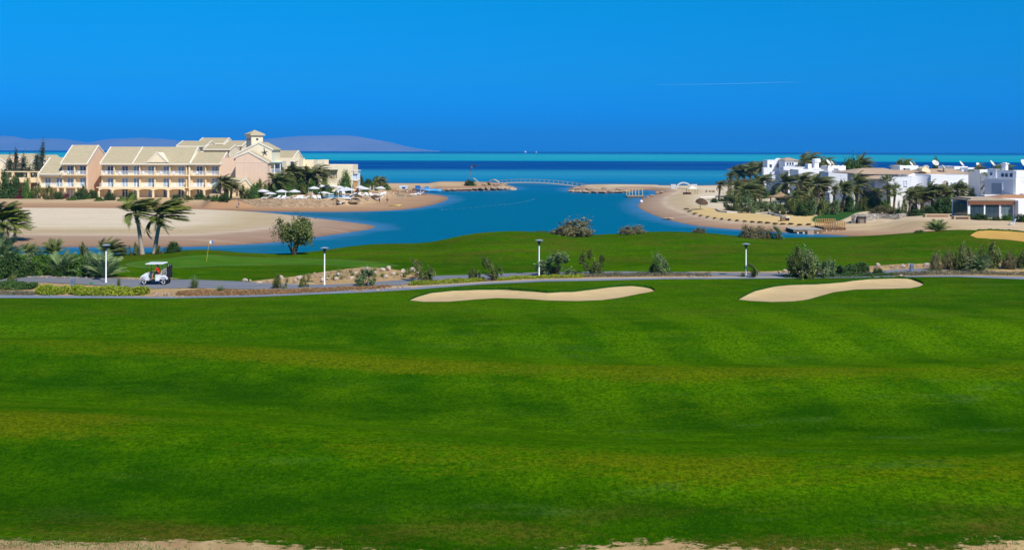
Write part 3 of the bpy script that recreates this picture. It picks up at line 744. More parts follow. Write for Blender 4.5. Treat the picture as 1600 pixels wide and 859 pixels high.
# the pediment, a flat triangular gablet on the front slope
pd = MB(); xa, xb, xm = hx(231), hx(264), hx(246)
pd.prism([(xa, ZE + .1), (xb, ZE + .1), (xm, ZE + 2.6)], 'y', YF - .3, YF + 4.0); pd.build('pediment', IVORY, B)
pt = MB(); pt.prism([(xa - .3, ZE + .02), (xa + .3, ZE + .02), (xm, ZE + 2.5), (xb - .3, ZE + .02), (xb + .3, ZE + .02), (xm, ZE + 2.85)], 'y', YF - .42, YF - .31); pt.build('pediment_trim', TRIM, B)
C = hotel_wing('cream hotel bay two rooms wide with a pink gable end beside the long block', 297.6, 345, [(297.6, 321, [310]), (321, 344, [334])], YF + 5.4, 11.9, YF + 12, mid_px0=None, zb=8.6)
A = hotel_wing('cream hotel block of three storeys with a tall pink gable end standing apart', 95.5, 137, [(95.5, 116, [107]), (116, 136, [127])], YF + 6.6, 13.6, YF + 11.8, arches=False, zb=11)
# its lower wing of two storeys
ax0, ax1 = hx(61), hx(95)
A2 = thing('hotel_wing', 'low two storey hotel wing with a sloping khaki roof beside the apart block', 'hotel building', ((ax0 + ax1) / 2, YF + 1.05, ZB))
w = MB(); w.box(ax0 + .05, ax1, YF + 1.05, YF + 11, ZB - .5, 6.3); w.build('wall', CREAM, A2)
gable_wall(A2, ax0, ax0 + .3, YF, YF + 6.2, YF + 11, ZB - .5, 6.7, 10.4, CREAM)
roof_gable(A2, ax0, ax1, YF, YF + 6.2, YF + 11, 6.7, 10.4)
for a, b, q in ((61, 77, 69), (77, 94, 87)):
    railing(A2, hx(a) + .2, hx(b) - .2, YF - .98, Z1)
    lattice(A2, hx(a) + .25, hx(b) - .25, YF - .1, 6.05)
    french_window(A2, hx(q + 3), YF + 1.05, Z1 + .02, mat=BPANE); french_window(A2, hx(q + 3), YF + 1.05, ZB + .05, mat=CURT)
s = MB(); s.box(ax0 - .8, ax1, YF - 1.1, YF + 1.05, Z1 - .22, Z1); s.build('balcony_slab', CREAM, A2)
for q in (62.5, 80, 93):
    col = MB(); col.box(hx(q) - .22, hx(q) + .22, YF - 1.05, YF - .65, ZB - .5, Z1 - .23); col.build('pillar', CREAM, A2)
for q in (104, 122, 136):
    col = MB(); col.box(hx(q) - .22, hx(q) + .22, YF - 1.05, YF - .65, ZB - .5, Z1 - .23); col.build('pillar', CREAM, A)

def block(name, label, px0, px1, ytop, Y, depth, mat, cat='building', zb=.4, par=.45):
    x0, x1 = X_(px0, Y), X_(px1, Y); z1 = Z_(ytop, Y, (px0 + px1) / 2)
    r = thing(name, label, cat, ((x0 + x1) / 2, Y + depth / 2, zb))
    m = MB(); m.shell(x0, x1, Y, Y + depth, zb, z1, par); m.build('wall', mat, r)
    return r, x0, x1, z1
def slit(root, px, py0, py1, Y, w=.5, mat=PANE, fm=None, name='window', arched=False):
    x = X_(px, Y); z0, z1 = Z_(py1, Y, px), Z_(py0, Y, px)
    m = MB(); e = .1
    if arched:
        zs = z1 - w * .5; n = 10
        ring = [(x + (w / 2 + e) * math.cos(math.pi * k / n), zs + (w / 2 + e) * math.sin(math.pi * k / n)) for k in range(n + 1)]
        inn = [(x + (w / 2) * math.cos(math.pi * k / n), zs + (w / 2) * math.sin(math.pi * k / n)) for k in range(n + 1)]
        for k in range(n):
            m.prism([ring[k], ring[k + 1], inn[k + 1], inn[k]], 'y', Y - .1, Y + .05)
        m.box(x - w / 2 - e, x - w / 2, Y - .1, Y + .05, z0, zs).box(x + w / 2, x + w / 2 + e, Y - .1, Y + .05, z0, zs)
        m.box(x - .03, x + .03, Y - .06, Y + .04, z0, zs + w * .45)
        f = m.build(name, fm or FRAME, root)
        p = MB(); p.prism([(x - w / 2, z0), (x + w / 2, z0)] + inn, 'y', Y - .03, Y + .04); p.build('pane', mat, f)
    else:
        m.box(x - w / 2 - e, x - w / 2, Y - .1, Y + .05, z0, z1).box(x + w / 2, x + w / 2 + e, Y - .1, Y + .05, z0, z1)
        m.box(x - w / 2 - e, x + w / 2 + e, Y - .1, Y + .05, z1, z1 + e).box(x - w / 2 - e, x + w / 2 + e, Y - .14, Y + .05, z0 - e, z0)
        f = m.build(name, fm or FRAME, root)
        p = MB(); p.box(x - w / 2, x + w / 2, Y - .03, Y + .04, z0, z1); p.build('pane', mat, f)
    return f
def front_gable(name, label, px0, px1, pxa, ye0, ya, ye1, Y, depth, wmat, rmat=KHAKI, zb=.4, cat='hotel building', trim=True):
    """a house whose gable faces the water: ridge runs back along y"""
    x0, x1, xa = X_(px0, Y), X_(px1, Y), X_(pxa, Y)
    z0, za, z1 = Z_(ye0, Y, px0), Z_(ya, Y, pxa), Z_(ye1, Y, px1)
    r = thing(name, label, cat, ((x0 + x1) / 2, Y + depth / 2, zb))
    m = MB(); m.prism([(x0, zb), (x1, zb), (x1, z1 - .2), (xa, za - .2), (x0, z0 - .2)], 'y', Y, Y + depth); m.build('wall', wmat, r)
    k = MB(); k.prism([(x0 - .3, z0 - .2), (xa, za), (x1 + .3, z1 - .2), (x1 + .3, z1 + .03), (xa, za + .25), (x0 - .3, z0 + .03)], 'y', Y + .12, Y + depth); rf = k.build('roof', rmat, r)
    if trim:
        v = MB(); v.prism([(x0 - .34, z0 - .28), (xa, za - .12), (x1 + .34, z1 - .28), (x1 + .34, z1 + .1), (xa, za + .32), (x0 - .34, z0 + .1)], 'y', Y - .14, Y + .11); v.build('verge', TRIM, rf)
    return r
# pink gabled block, the taller ivory gable with the star emblem, and the lookout tower
D1 = front_gable('hotel_block', 'broad pink gabled hotel block facing the water below the lookout tower', 368, 418, 388, 245, 237.5, 254, 243, 4.5, PINK)
m = MB(); m.box(X_(382.2, 243), X_(382.6, 243), 242.93, 242.99, 1.9, Z_(240, 243)); m.build('downpipe', TRIM, D1)
m = MB(); m.box(X_(368, 243), X_(418, 243), 242.95, 242.995, Z_(255.5, 243), Z_(255, 243)); m.build('string_course', TRIM, D1)
D2 = front_gable('hotel_block', 'tall ivory gable with a dark starfish emblem beneath the lookout tower', 371, 424.5, 404, 240, 223.5, 233.5, 248, 9, IVORY)
em = MB(); ex, ez = X_(413.5, 248), Z_(239.5, 248)
pts = []
for k in range(10):
    a = math.pi / 2 + k * math.pi / 5 + .12; q = (1.05 if k % 2 == 0 else .26) * (1.25 if k in (0, 4) else .8)
    pts.append((ex + q * math.cos(a), ez + q * math.sin(a)))
em.prism(pts, 'y', 247.86, 247.99); em.build('star_emblem', STEEL, D2)
m = MB(); m.box(X_(425, 252), X_(440, 252), 252, 257, .4, Z_(253, 252)); m.build('side_wall', IVORY, D2)
for py in (271.5, 287):
    zz = Z_(py, 246); s = MB(); s.box(X_(419.2, 246), X_(438, 246), 246, 251.9, zz - .22, zz); s.build('balcony_slab', CREAM, D2)
    railing(D2, X_(419.4, 246), X_(437.8, 246), 246.1, zz, 1.0)
    for q in (420, 428.5, 437.4):
        c = MB(); c.box(X_(q, 246) - .09, X_(q, 246) + .09, 246.2, 246.4, zz, zz + 2.3); c.build('post', RAIL, D2)
    for q in (430, 436): french_window(D2, X_(q, 252), 251.95, zz + .02, 1.1, 2.0, BPANE)
s = MB(); s.box(X_(418.6, 246), X_(438.5, 246), 245.8, 251.9, Z_(255.3, 246), Z_(254.4, 246)); s.build('balcony_canopy', plain('pale_blue_awning', (.4, .62, .68), .1, 2), D2)
gp_ = front_gable('garden_porch', 'little cream garden porch with a khaki roof at the foot of the pink gable', 372, 391, 384, 288, 280, 291, 238, 3.5, CREAM, zb=1.6, cat='porch')
px0_, px1_ = X_(358.5, 240), X_(384, 240)
m = MB(); m.box(px0_, px1_ - .2, 239.2, 243, 1.6, Z_(288.5, 240)); m.build('side_wall', CREAM, gp_)
m = MB(); m.prism([(238.7, Z_(288.6, 239)), (240.6, Z_(279, 240.6)), (243.2, Z_(287, 243)), (243.2, Z_(287, 243) - .2), (240.6, Z_(279, 240.6) - .22), (238.7, Z_(288.6, 239) - .22)], 'x', px0_ - .2, px1_); m.build('side_roof', KHAKI, gp_)
# link wall between block C and the pink gable
Lk, *_ = block('hotel_block', 'narrow pale pink link wall between the hotel bays and the pink gable', 345.5, 369, 247, 249, 9, PINK)
TY = 272.0
tz0, tz1 = Z_(232, TY), Z_(212, TY)
T = thing('lookout_tower', 'square hotel lookout tower with a khaki pyramid roof above the gables', 'tower', (X_(396, TY), TY, 8), rz=0)
a1, a2 = math.radians(38), math.radians(128)
hw = 1.62
def rot(x, y, a=math.radians(38)): return (X_(397.6, TY) + x * math.cos(a) - y * math.sin(a), TY + x * math.sin(a) + y * math.cos(a))
m = MB(); m.prism([rot(-hw, -hw), rot(hw, -hw), rot(hw, hw), rot(-hw, hw)], 'z', 8, tz1); m.build('shaft', IVORY, T)
m = MB(); e = hw + .42
q = [rot(-e, -e), rot(e, -e), rot(e, e), rot(-e, e)]
m.add([(*p, tz1 - .02) for p in q] + [(*p, tz1 + .2) for p in q] + [(*rot(0, 0), Z_(204.3, TY))], [(3, 2, 1, 0), (0, 1, 5, 4), (1, 2, 6, 5), (2, 3, 7, 6), (3, 0, 4, 7), (4, 5, 8), (5, 6, 8), (6, 7, 8), (7, 4, 8)]); rf = m.build('pyramid_roof', KHAKI, T)
m = MB(); e2 = e + .05; q2 = [rot(-e2, -e2), rot(e2, -e2), rot(e2, e2), rot(-e2, e2)]
m.prism(q2, 'z', tz1 - .14, tz1 - .03); m.build('cornice', TRIM, T)
for (lx, ly, a) in ((-hw - .03, -.6, 1), (-hw - .03, .6, 1), (0, -hw - .03, 0)):
    p = rot(lx, ly); zc = Z_(219, TY); m = MB()
    if a: c = [rot(lx, ly - .22), rot(lx + .06, ly - .22), rot(lx + .06, ly + .22), rot(lx, ly + .22)]
    else: c = [rot(lx - .3, ly), rot(lx + .3, ly), rot(lx + .3, ly + .06), rot(lx - .3, ly + .06)]
    m.prism(c, 'z', zc - .28, zc + .28); m.build('window', PANE, T)
# roofs of the hotel's rear blocks
def rear(label, px0, px1, ye, yr, Y, dep, wall_to=None):
    x0, x1 = X_(px0, Y), X_(px1, Y); ze, zr = Z_(ye, Y, px0), Z_(yr, Y + dep * .55, px0)
    r = thing('hotel_block', label, 'hotel building', ((x0 + x1) / 2, Y + dep / 2, .4))
    m = MB(); m.box(x0 + .1, x1 - .45, Y + .4, Y + dep, .3, ze - .35); m.build('wall', IVORY, r)
    gable_wall(r, x1 - .4, x1, Y, Y + dep * .55, Y + dep, .3, ze, zr, IVORY); gable_wall(r, x0, x0 + .4, Y, Y + dep * .55, Y + dep, .3, ze, zr, IVORY)
    roof_gable(r, x0, x1, Y, Y + dep * .55, Y + dep, ze, zr)
    return r
rear('rear hotel block with a khaki roof stepping up behind the long block', 276, 322, 227.5, 220.3, 292, 10)
rear('rear hotel block with the highest khaki roof behind the pedimented block', 308, 350, 223.5, 215.6, 302, 10)
rear('rear hotel block with a khaki roof just short of the lookout tower', 349, 379, 227, 220, 296, 10)
rear('lower rear hotel roof with a white verge in front of the highest roof', 318, 360, 232.5, 226.5, 284, 9)
rear('rear hotel block with a low khaki roof between tower gable and sea', 424, 458, 246.5, 235.5, 275, 12)
b_, x0, x1, z1 = block('hotel_block', 'cream hotel wall with one small window beside the date palms', 433, 467, 247.5, 270, 8, IVORY)
slit(b_, 456.5, 252.5, 258, 270, .9)
b_, *_ = block('hotel_block', 'low cream flat roofed hotel wall behind the dark garden trees', 466, 490, 250, 276, 7, IVORY)
slit(b_, 468, 251, 257, 276, .7)
# white beach club with its slatted screen
E_, x0, x1, z1 = block('beach_club', 'ivory beach club block with a slatted window screen above the parasols', 505, 551, 257.4, 264, 9, IVORY)
m = MB(); m.box(X_(496.8, 264), X_(505, 264) - .05, 263.8, 272, .4, Z_(250.6, 264)); m.build('stair_tower', IVORY, E_)
m = MB(); m.prism([(X_(505.2, 264), Z_(252, 264)), (X_(511, 264), z1 + .02), (X_(505.2, 264), z1 + .02)], 'y', 263.9, 264.3); m.build('parapet_ramp', IVORY, E_)
sc_ = MB(); sc_.box(X_(506.5, 264), X_(528, 264), 263.1, 264, Z_(267.5, 264), Z_(266, 264)); sc_.build('screen_hood', STEEL, E_)
for k in range(5):
    for j in range(4):
        px, py = 515.6 + k * 2.6, 268.6 + j * 2.7
        m = MB(); m.box(X_(px, 264) - .12, X_(px, 264) + .12, 263.93, 264.02, Z_(py + 2, 264), Z_(py, 264)); m.build('slot_window', WOOD, E_)
K = thing('lifeguard_hut', 'small white and blue beach hut on posts beside the ivory club', 'hut', (X_(555, 255), 256, .5))
kx0, kx1 = X_(549.5, 255), X_(560.5, 255)
m = MB(); m.box(kx0, kx1, 254.6, 257.4, Z_(282.5, 255), Z_(280.5, 255)).box(kx0 - .3, kx1 + .2, 254.4, 257.6, Z_(267.5, 255), Z_(266.6, 255)); m.build('deck', TRIM, K)
for x in (kx0 + .1, kx1 - .1):
    for y in (254.75, 257.2):
        m = MB(); m.box(x - .08, x + .08, y - .08, y + .08, .5, Z_(282.5, 255)).box(x - .07, x + .07, y - .07, y + .07, Z_(280.5, 255), Z_(267.5, 255)); m.build('post', RAIL, K)
m = MB(); m.box(kx0 + .25, kx1 - .25, 255.4, 257.2, Z_(280.5, 255), Z_(273, 255)); m.build('cabin', plain('pale_blue_board', (.42, .6, .74), .1, 2), K)
m = MB(); m.box(kx0 + .4, kx1 - .4, 254.9, 257.1, .5, Z_(284, 255)); m.build('store', plain('ochre_board', (.55, .30, .08), .15, 2), K)
railing(K, kx0, kx1, 254.7, Z_(280.5, 255), .8)
# the far resort houses with white gable trims
front_gable('resort_house', 'resort house with a white trimmed gable cut by the picture edge', -22, 8, -8, 254, 243, 254, 300, 14, IVORY, zb=1)
front_gable('resort_house', 'resort house with tan roof and pale gable behind the feathery trees', 6, 44, 24, 256, 241.5, 256, 305, 14, PINK, zb=1)
front_gable('resort_house', 'white gabled resort house behind the tallest feathery tree', 43, 79, 60, 259, 243.5, 259, 296, 12, WHITE, zb=1)
front_gable('resort_house', 'low pale resort house with tan roof glimpsed between the feathery trees', 18, 46, 33, 266, 255, 266, 285, 8, IVORY, zb=.6)
g = thing('pergola_wall', 'long cream colonnade with square pillars running beside the low hotel wing', 'colonnade', (X_(32, 262), 262, .4))
m = MB(); m.box(X_(-40, 262), X_(62, 262), 261.6, 262.4, Z_(271.2, 262), Z_(269.8, 262)); m.build('beam', CREAM, g)
for p in (-20, 0, 20.8, 45.2, 61):
    m = MB(); m.box(X_(p, 262) - .3, X_(p, 262) + .3, 261.7, 262.3, .3, Z_(271.2, 262)); m.build('pillar', CREAM, g)
m = MB(); m.box(X_(-40, 262), X_(62, 262), 262.4, 266, Z_(287.5, 262), Z_(280, 262)); m.build('parapet', CREAM, g)
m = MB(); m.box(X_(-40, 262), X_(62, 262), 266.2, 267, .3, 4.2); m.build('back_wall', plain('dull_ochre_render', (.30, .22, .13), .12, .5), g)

# garden retaining wall of the pool terrace
t = NT('rubble_stone'); p = t.pos()
v = t.n('TexVoronoi', {'Vector': t.mapv(p, (1.3, 1.3, 2.2)), 'Scale': 1.6}); v2 = t.n('TexVoronoi', {'Vector': t.mapv(p, (1.3, 1.3, 2.2)), 'Scale': 1.6}, feature='DISTANCE_TO_EDGE')
cc = t.mix(t.n('SeparateColor', {0: v.outputs['Color']}).outputs[0], (.40, .27, .15), (.62, .47, .30))
cc = t.mix(t.mr(v2.outputs['Distance'], 0, .06, .7, 0), cc, (.22, .15, .09))
RUBBLE = t.bsdf(cc, .9, .1, t.bump(t.mr(v2.outputs['Distance'], 0, .12), .8, .06))
t = NT('grey_rubble'); p = t.pos()
v = t.n('TexVoronoi', {'Vector': t.mapv(p, (1.2, 1.2, 2)), 'Scale': 2.0}); v2 = t.n('TexVoronoi', {'Vector': t.mapv(p, (1.2, 1.2, 2)), 'Scale': 2.0}, feature='DISTANCE_TO_EDGE')
cc = t.mix(t.n('SeparateColor', {0: v.outputs['Color']}).outputs[0], (.24, .21, .17), (.52, .47, .40))
cc = t.mix(t.mr(v2.outputs['Distance'], 0, .06, .8, 0), cc, (.12, .1, .08))
GRUB = t.bsdf(cc, .9, .1, t.bump(t.mr(v2.outputs['Distance'], 0, .12), .8, .06))
def wall_line(name, label, pts, th, top, mat, zb=-.3, cat='wall', cope=None, capmat=None):
    r = thing(name, label, cat, (pts[0][0], pts[0][1], zb))
    m = MB(); c = MB()
    for (x0, y0), (x1, y1) in zip(pts[:-1], pts[1:]):
        n = max(1, int(math.hypot(x1 - x0, y1 - y0) / 1.2)); dx, dy = x1 - x0, y1 - y0; L = math.hypot(dx, dy); nx, ny = -dy / L * th / 2, dx / L * th / 2
        for k in range(n):
            a, b = k / n, (k + 1) / n; h = top + random.Random(k * 7 + int(x0)).uniform(-.06, .06)
            q = [(x0 + dx * a - nx, y0 + dy * a - ny), (x0 + dx * b - nx, y0 + dy * b - ny), (x0 + dx * b + nx, y0 + dy * b + ny), (x0 + dx * a + nx, y0 + dy * a + ny)]
            m.prism(q, 'z', zb, h)
            if cope: c.prism([(px_ + (px_ - (x0 + x1) / 2) * 0, py_) for px_, py_ in q], 'z', h + .004, h + cope)
    m.build('stonework', mat, r)
    if cope: c.build('coping', capmat or TRIM, r)
    return r
pool_ = [gp(*q, 1.8) for q in ((500, 309.6), (508, 305.6), (546, 305), (556, 306.6), (545, 309.4), (520, 310))]
HP = thing('swimming_pool', 'bright blue hotel swimming pool between the white parasols and the beach', 'pool', (pool_[0][0], pool_[0][1], 1.2))
m = MB(); m.prism(chaikin(pool_, 1), 'z', 1.5, 1.9); m.build('rim', TRIM, HP); cx = sum(q[0] for q in pool_) / 6; cy = sum(q[1] for q in pool_) / 6
m = MB(); m.prism(chaikin([(cx + (x - cx) * .95, cy + (y - cy) * .92) for x, y in pool_], 1), 'z', 1.904, 1.915); m.build('water', glass('hotel_pool_water', (.05, .36, .72), .1), HP)
wl_ = [gp(x, y, .3) for x, y in ((331, 322), (380, 324), (440, 325), (500, 325), (522, 325), (527, 320))]
wall_line('retaining_wall', 'rough buff stone retaining wall holding the pool terrace above the beach', wl_, .5, 1.95, RUBBLE)
# ------------------------------------------------------------------ the white villas
def villa(name, label, px, Y, zb=1.2, rz=0.0, py=300):
    return thing(name, label, 'villa', (X_(px, Y, py), Y, zb), rz=rz)
def vb(root, px0, px1, ytop, Y, dep, mat=WHITE, nm='wall', zb=1.0, par=.4, ybot=None):
    x0, x1 = X_(px0, Y), X_(px1, Y); z1 = Z_(ytop, Y, (px0 + px1) / 2)
    if ybot is not None: zb = Z_(ybot, Y, (px0 + px1) / 2)
    m = MB(); m.shell(x0, x1, Y, Y + dep, zb, z1, par); return m.build(nm, mat, root)
def hip(root, px0, px1, ye, pr0, pr1, yr, Y, dep, mat=ROOFB, nm='roof'):
    x0, x1, r0, r1 = X_(px0, Y), X_(px1, Y), X_(pr0, Y), X_(pr1, Y)
    ze = Z_(ye, Y, px0); zr = Z_(yr, Y + dep / 2, pr0); ym = Y + dep / 2
    if pr0 == pr1: r1 = r0 + .01
    vs = [(x0, Y, ze), (x1, Y, ze), (x1, Y + dep, ze), (x0, Y + dep, ze), (r0, ym, zr), (r1, ym, zr), (x0, Y, ze - .16), (x1, Y, ze - .16), (x1, Y + dep, ze - .16), (x0, Y + dep, ze - .16)]
    m = MB(); m.add(vs, [(0, 1, 5, 4), (1, 2, 5), (2, 3, 4, 5), (3, 0, 4), (6, 7, 1, 0), (7, 8, 2, 1), (8, 9, 3, 2), (9, 6, 0, 3), (9, 8, 7, 6)])
    r = m.build(nm, mat, root)
    c = MB(); n = 9                                                          # tile courses
    for i in range(n):
        t0 = (i + .2) / n; t1 = (i + .75) / n
        L = lambda t, a, b: a + (b - a) * t
        z0, z1 = L(t0, ze, zr) + .05, L(t1, ze, zr) + .02
        c.add([(L(t0, x0, r0) + .1, L(t0, Y, ym), z0), (L(t0, x1, r1) - .1, L(t0, Y, ym), z0), (L(t1, x1, r1) - .1, L(t1, Y, ym), z1), (L(t1, x0, r0) + .1, L(t1, Y, ym), z1), (L(t0, x0, r0) + .1, L(t0, Y, ym), z0 - .1), (L(t0, x1, r1) - .1, L(t0, Y, ym), z0 - .1)], [(0, 1, 2, 3), (4, 5, 1, 0)])
    c.build('tile_courses', mat, r)
    return r
TAN = plain('tan_concrete', (.45, .37, .27), .2, .6, .9)
# the far white pair behind the grove
V = villa('white_villa', 'far white villa with a small rounded parapet dome behind the grove', 1208, 268)
vb(V, 1199, 1222, 250.2, 268, 5)
dm = MB(); cx, zt = X_(1216, 268), Z_(250.2, 268, 1216)
dm.prism([(cx + .95 * math.cos(math.pi * k / 10), zt + .5 * math.sin(math.pi * k / 10)) for k in range(11)], 'y', 267.99, 268.24); dm.build('dome_parapet', WHITE, V)
slit(V, 1216, 256, 262, 268, 1.0, WOOD, name='window', arched=True); slit(V, 1204, 257, 262, 268, .6)
vb(V, 1193, 1206, 262, 266, 1.9, WHITE, 'annex'); vb(V, 1206, 1222, 268.5, 264.5, 3.2, LILAC, 'annex')
V = villa('white_villa', 'white villa with a square turret under a low tan hip roof', 1240, 262)
vb(V, 1226.5, 1246.5, 250.3, 262, 7, nm='turret'); hip(V, 1226, 1247.5, 250.1, 1235, 1238, 246.2, 261.7, 7.6)
for p in (1230.5, 1234.5, 1238.5): slit(V, p, 253.8, 258.3, 262, .42, PANE)
vb(V, 1246.6, 1252.5, 251.5, 263.5, 4.5, nm='wall'); vb(V, 1224.2, 1258, 260.8, 258.6, 3.2, LILAC, 'wall')
vb(V, 1232, 1252, 266.2, 252, 6, nm='wall'); slit(V, 1237, 270.5, 275, 252, .7)
m = MB(); m.prism([(X_(1231.5, 250.5), Z_(266.5, 250.5)), (X_(1231.5, 250.5), 2), (X_(1247, 250.5), 2), (X_(1247, 250.5), Z_(264.6, 250.5))], 'y', 250.5, 251.2); m.build('garden_wall', WHITE, V)
V = villa('white_villa', 'white villa with rooftop tanks and a sloping garden stair above the palms', 1266, 224)
vb(V, 1247.5, 1288, 265.2, 224, 7); slit(V, 1279.7, 273, 278.6, 224, .5, PANE)
m = MB(); x = X_(1257, 222); m.prism([(X_(1257, 222), Z_(301, 222)), (X_(1264.5, 222), Z_(285.5, 222)), (X_(1266.5, 222), Z_(286, 222)), (X_(1266.5, 222), Z_(301, 222))], 'y', 222, 223.9); m.build('stair_flank', WHITE, V)
vb(V, 1263, 1283, 262.6, 236, 4, nm='roof_room'); vb(V, 1262.5, 1268, 256, 238, 2.5, nm='chimney'); vb(V, 1272.5, 1279.5, 254.8, 238, 2.2, nm='tank_housing', par=.1)
m = MB(); m.lathe([(.75, 0), (1.0, .25), (1.0, .8), (.85, 1.0)], 12, (X_(1276, 238.6), 239, Z_(254.9, 238.6, 1276))); m.build('water_tank', WHITE, V)
m = MB()
for k in range(7): q = 1249 + k * 5.4; m.box(X_(q, 224) - .1, X_(q, 224) + .1, 224.02, 224.2, Z_(265.2, 224, q), Z_(264.1, 224, q))
m.build('parapet_stub', WHITE, V)
V = villa('white_villa', 'plain pale wall of a villa with a stepped sloping end', 1315, 212)
m = MB(); P = lambda a, b: (X_(a, 212), Z_(b, 212, a))
m.prism([P(1294.3, 268), P(1335, 268), P(1333.5, 273), P(1329.5, 279), P(1325.5, 282), P(1322, 287), P(1318, 293), P(1316.5, 298), P(1307, 298), P(1303, 303.5), P(1294.3, 303.5)], 'y', 212, 212.5); m.build('sloping_wall', LILAC, V)
vb(V, 1294.6, 1333, 268.6, 212.6, 6.5, LILAC, 'wall', ybot=286); vb(V, 1313, 1320, 265.8, 216, 1.2, WHITE, 'chimney', par=.1); vb(V, 1330.5, 1334, 264.8, 216, 1, WHITE, 'chimney', par=.1)
slit(V, 1333.2, 275.5, 281.5, 211.9, .8, STEEL)
vb(V, 1296, 1310, 301, 209, 4, LILAC, 'terrace', par=.2)
V = villa('white_villa', 'low white rooftop of a villa seen over the pale sloping wall', 1308, 252)
vb(V, 1293.5, 1321.5, 259.2, 252, 6); vb(V, 1310, 1320, 263.5, 248, 3.6, nm='stair_head'); m = MB()
for k in range(4): q = 1296 + k * 7; m.box(X_(q, 252) - .2, X_(q, 252) + .2, 252.02, 252.4, Z_(259.2, 252, q), Z_(258.2, 252, q))
m.build('parapet_stub', WHITE, V)

# the big villa: shaded left half turned away from the sun, long white front
YV = 187.0
V = villa('white_villa', 'large white villa with a tan hip roof, arched balcony window and long blank front', 1420, YV)
BIG = V
vb(V, 1386.5, 1423.5, 276.6, YV, 8); slit(V, 1415, 282.5, 290, YV, .42, LILAC)
# bowed stretch of wall
bw = MB(); x0, x1 = X_(1423.5, YV), X_(1454.5, YV); n = 10; zt = Z_(275, YV, 1440)
ring = [(x0 + (x1 - x0) * k / n, YV + .9 * math.sin(math.pi * k / n)) for k in range(n + 1)]
for k in range(n):
    a, b = ring[k], ring[k + 1]
    bw.prism([(a[0], a[1]), (b[0], b[1]), (b[0], b[1] + .3), (a[0], a[1] + .3)], 'z', 1, zt)
bw.build('bowed_wall', LILAC, V)
vb(V, 1424, 1454, 276.2, YV + 1.4, 7, nm='wall', par=.2)
vb(V, 1454.5, 1513, 273.2, YV - .2, 9)
for p, t_ in ((1477, 0), (1501, 1)):
    slit(V, p, 282.3, 300 if not t_ else 296, YV - .2, 1.05, PALEWOOD if not t_ else BPANE, name='window', arched=True)
    m = MB(); m.box(X_(p + .5, YV) - .05, X_(p + 3.6, YV), YV - .34, YV - .3, Z_(291, YV, p), Z_(285.5, YV, p)); m.build('shutter', STEEL, V)
for p, q in ((1462, 287), (1486.5, 285.5), (1493, 286.5)): slit(V, p, q, q + 2.6, YV - .2, .16)
# garden door front below: arched timber gate and teal arch
vb(V, 1467, 1491, 304.5, YV - 3.2, 2.6, nm='porch', par=.15)
slit(V, 1479, 309.3, 326, YV - 3.2, 1.9, plain('gate_timber', (.26, .15, .08), .2, 2), name='gate', arched=True)
hip(V, 1465.5, 1492.5, 304.3, 1474, 1484, 301.7, YV - 3.5, 3.2, nm='porch_roof')
slit(V, 1500.5, 309.8, 324, YV - .2, 1.55, CURT, plain('teal_frame', (.04, .24, .17), .1, 2), name='garden_window', arched=True)
# roofscape: hip roof in front, low tiled roofs behind
hip(V, 1334.5, 1424, 270.8, 1366, 1400, 262.6, YV + 3.5, 13)
hip(V, 1400, 1442, 271.4, 1408, 1434, 265.6, YV + 9, 8); hip(V, 1438, 1514, 270.8, 1450, 1504, 263.6, YV + 8.5, 9)
vb(V, 1404, 1430, 271.6, YV + 4.5, 3, WHITE, 'roof_terrace', par=.3, ybot=277)
m = MB(); P = lambda a, b: (X_(a, YV + 7), Z_(b, YV + 7, a)); m.prism([P(1440.5, 267), P(1441, 263.5), P(1446, 260.4), P(1453.5, 266), P(1453.5, 270)], 'y', YV + 7, YV + 9.5); m.build('skylight', CREAM, V)
# shaded left half, facing away from the sun: storey wall, porch roof, balcony, undercroft
th = math.radians(40)
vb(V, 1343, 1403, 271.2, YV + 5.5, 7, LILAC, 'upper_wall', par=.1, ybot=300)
m = MB(); m.box(X_(1336.3, YV + 4), X_(1339.2, YV + 4), YV + 4, YV + 4.4, 3, Z_(271, YV + 4, 1338)); m.build('pillar', WHITE, V)
W2 = thing('white_villa', 'shaded balcony wing of the large villa under its own small tan roof', 'villa', (X_(1384.5, YV - 1), YV - 1, 1.2), rz=th)
o = W2.location
def wloc(nm, mb, mat, parent=None):
    ob = mb.build(nm, mat); ob.parent = parent or W2; return ob
kz = lambda py: Z_(py, YV, 1370) - 1.2
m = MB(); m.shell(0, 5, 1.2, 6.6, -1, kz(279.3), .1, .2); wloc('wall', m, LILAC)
m = MB(); m.box(-.05, .35, -.4, 1.19, -1, kz(276.4)); wloc('fin_wall', m, WHITE)
m = MB(); m.add([(-.5, -.3, kz(279.6)), (-.5, 7.0, kz(279.6)), (2.6, 6.5, kz(275)), (2.6, .4, kz(275)), (-.5, -.3, kz(279.6) - .15), (-.5, 7.0, kz(279.6) - .15), (2.6, .4, kz(275) - .15), (2.6, 6.5, kz(275) - .15)], [(0, 3, 2, 1), (4, 5, 7, 6), (0, 1, 5, 4), (0, 4, 6, 3), (1, 2, 7, 5), (3, 6, 7, 2)]); wloc('porch_roof', m, ROOFB)
m = MB(); m.box(-1.5, -.02, .6, 7.2, kz(297.8), kz(296.2)).box(-1.5, -1.38, .6, 7.2, kz(296.2), kz(295.2)); wloc('balcony', m, ROOFB)
m = MB(); m.box(-.06, .02, 2.1, 2.25, kz(294.5), kz(284.2)).box(-.06, .02, 3.85, 4.0, kz(294.5), kz(284.2)).box(-.06, .02, 2.25, 3.85, kz(284.4), kz(283.6)); wf = wloc('window', m, LILAC)
m = MB(); m.box(-.03, .02, 2.25, 3.85, kz(294.5), kz(284.4)); wloc('pane', m, BPANE, wf)
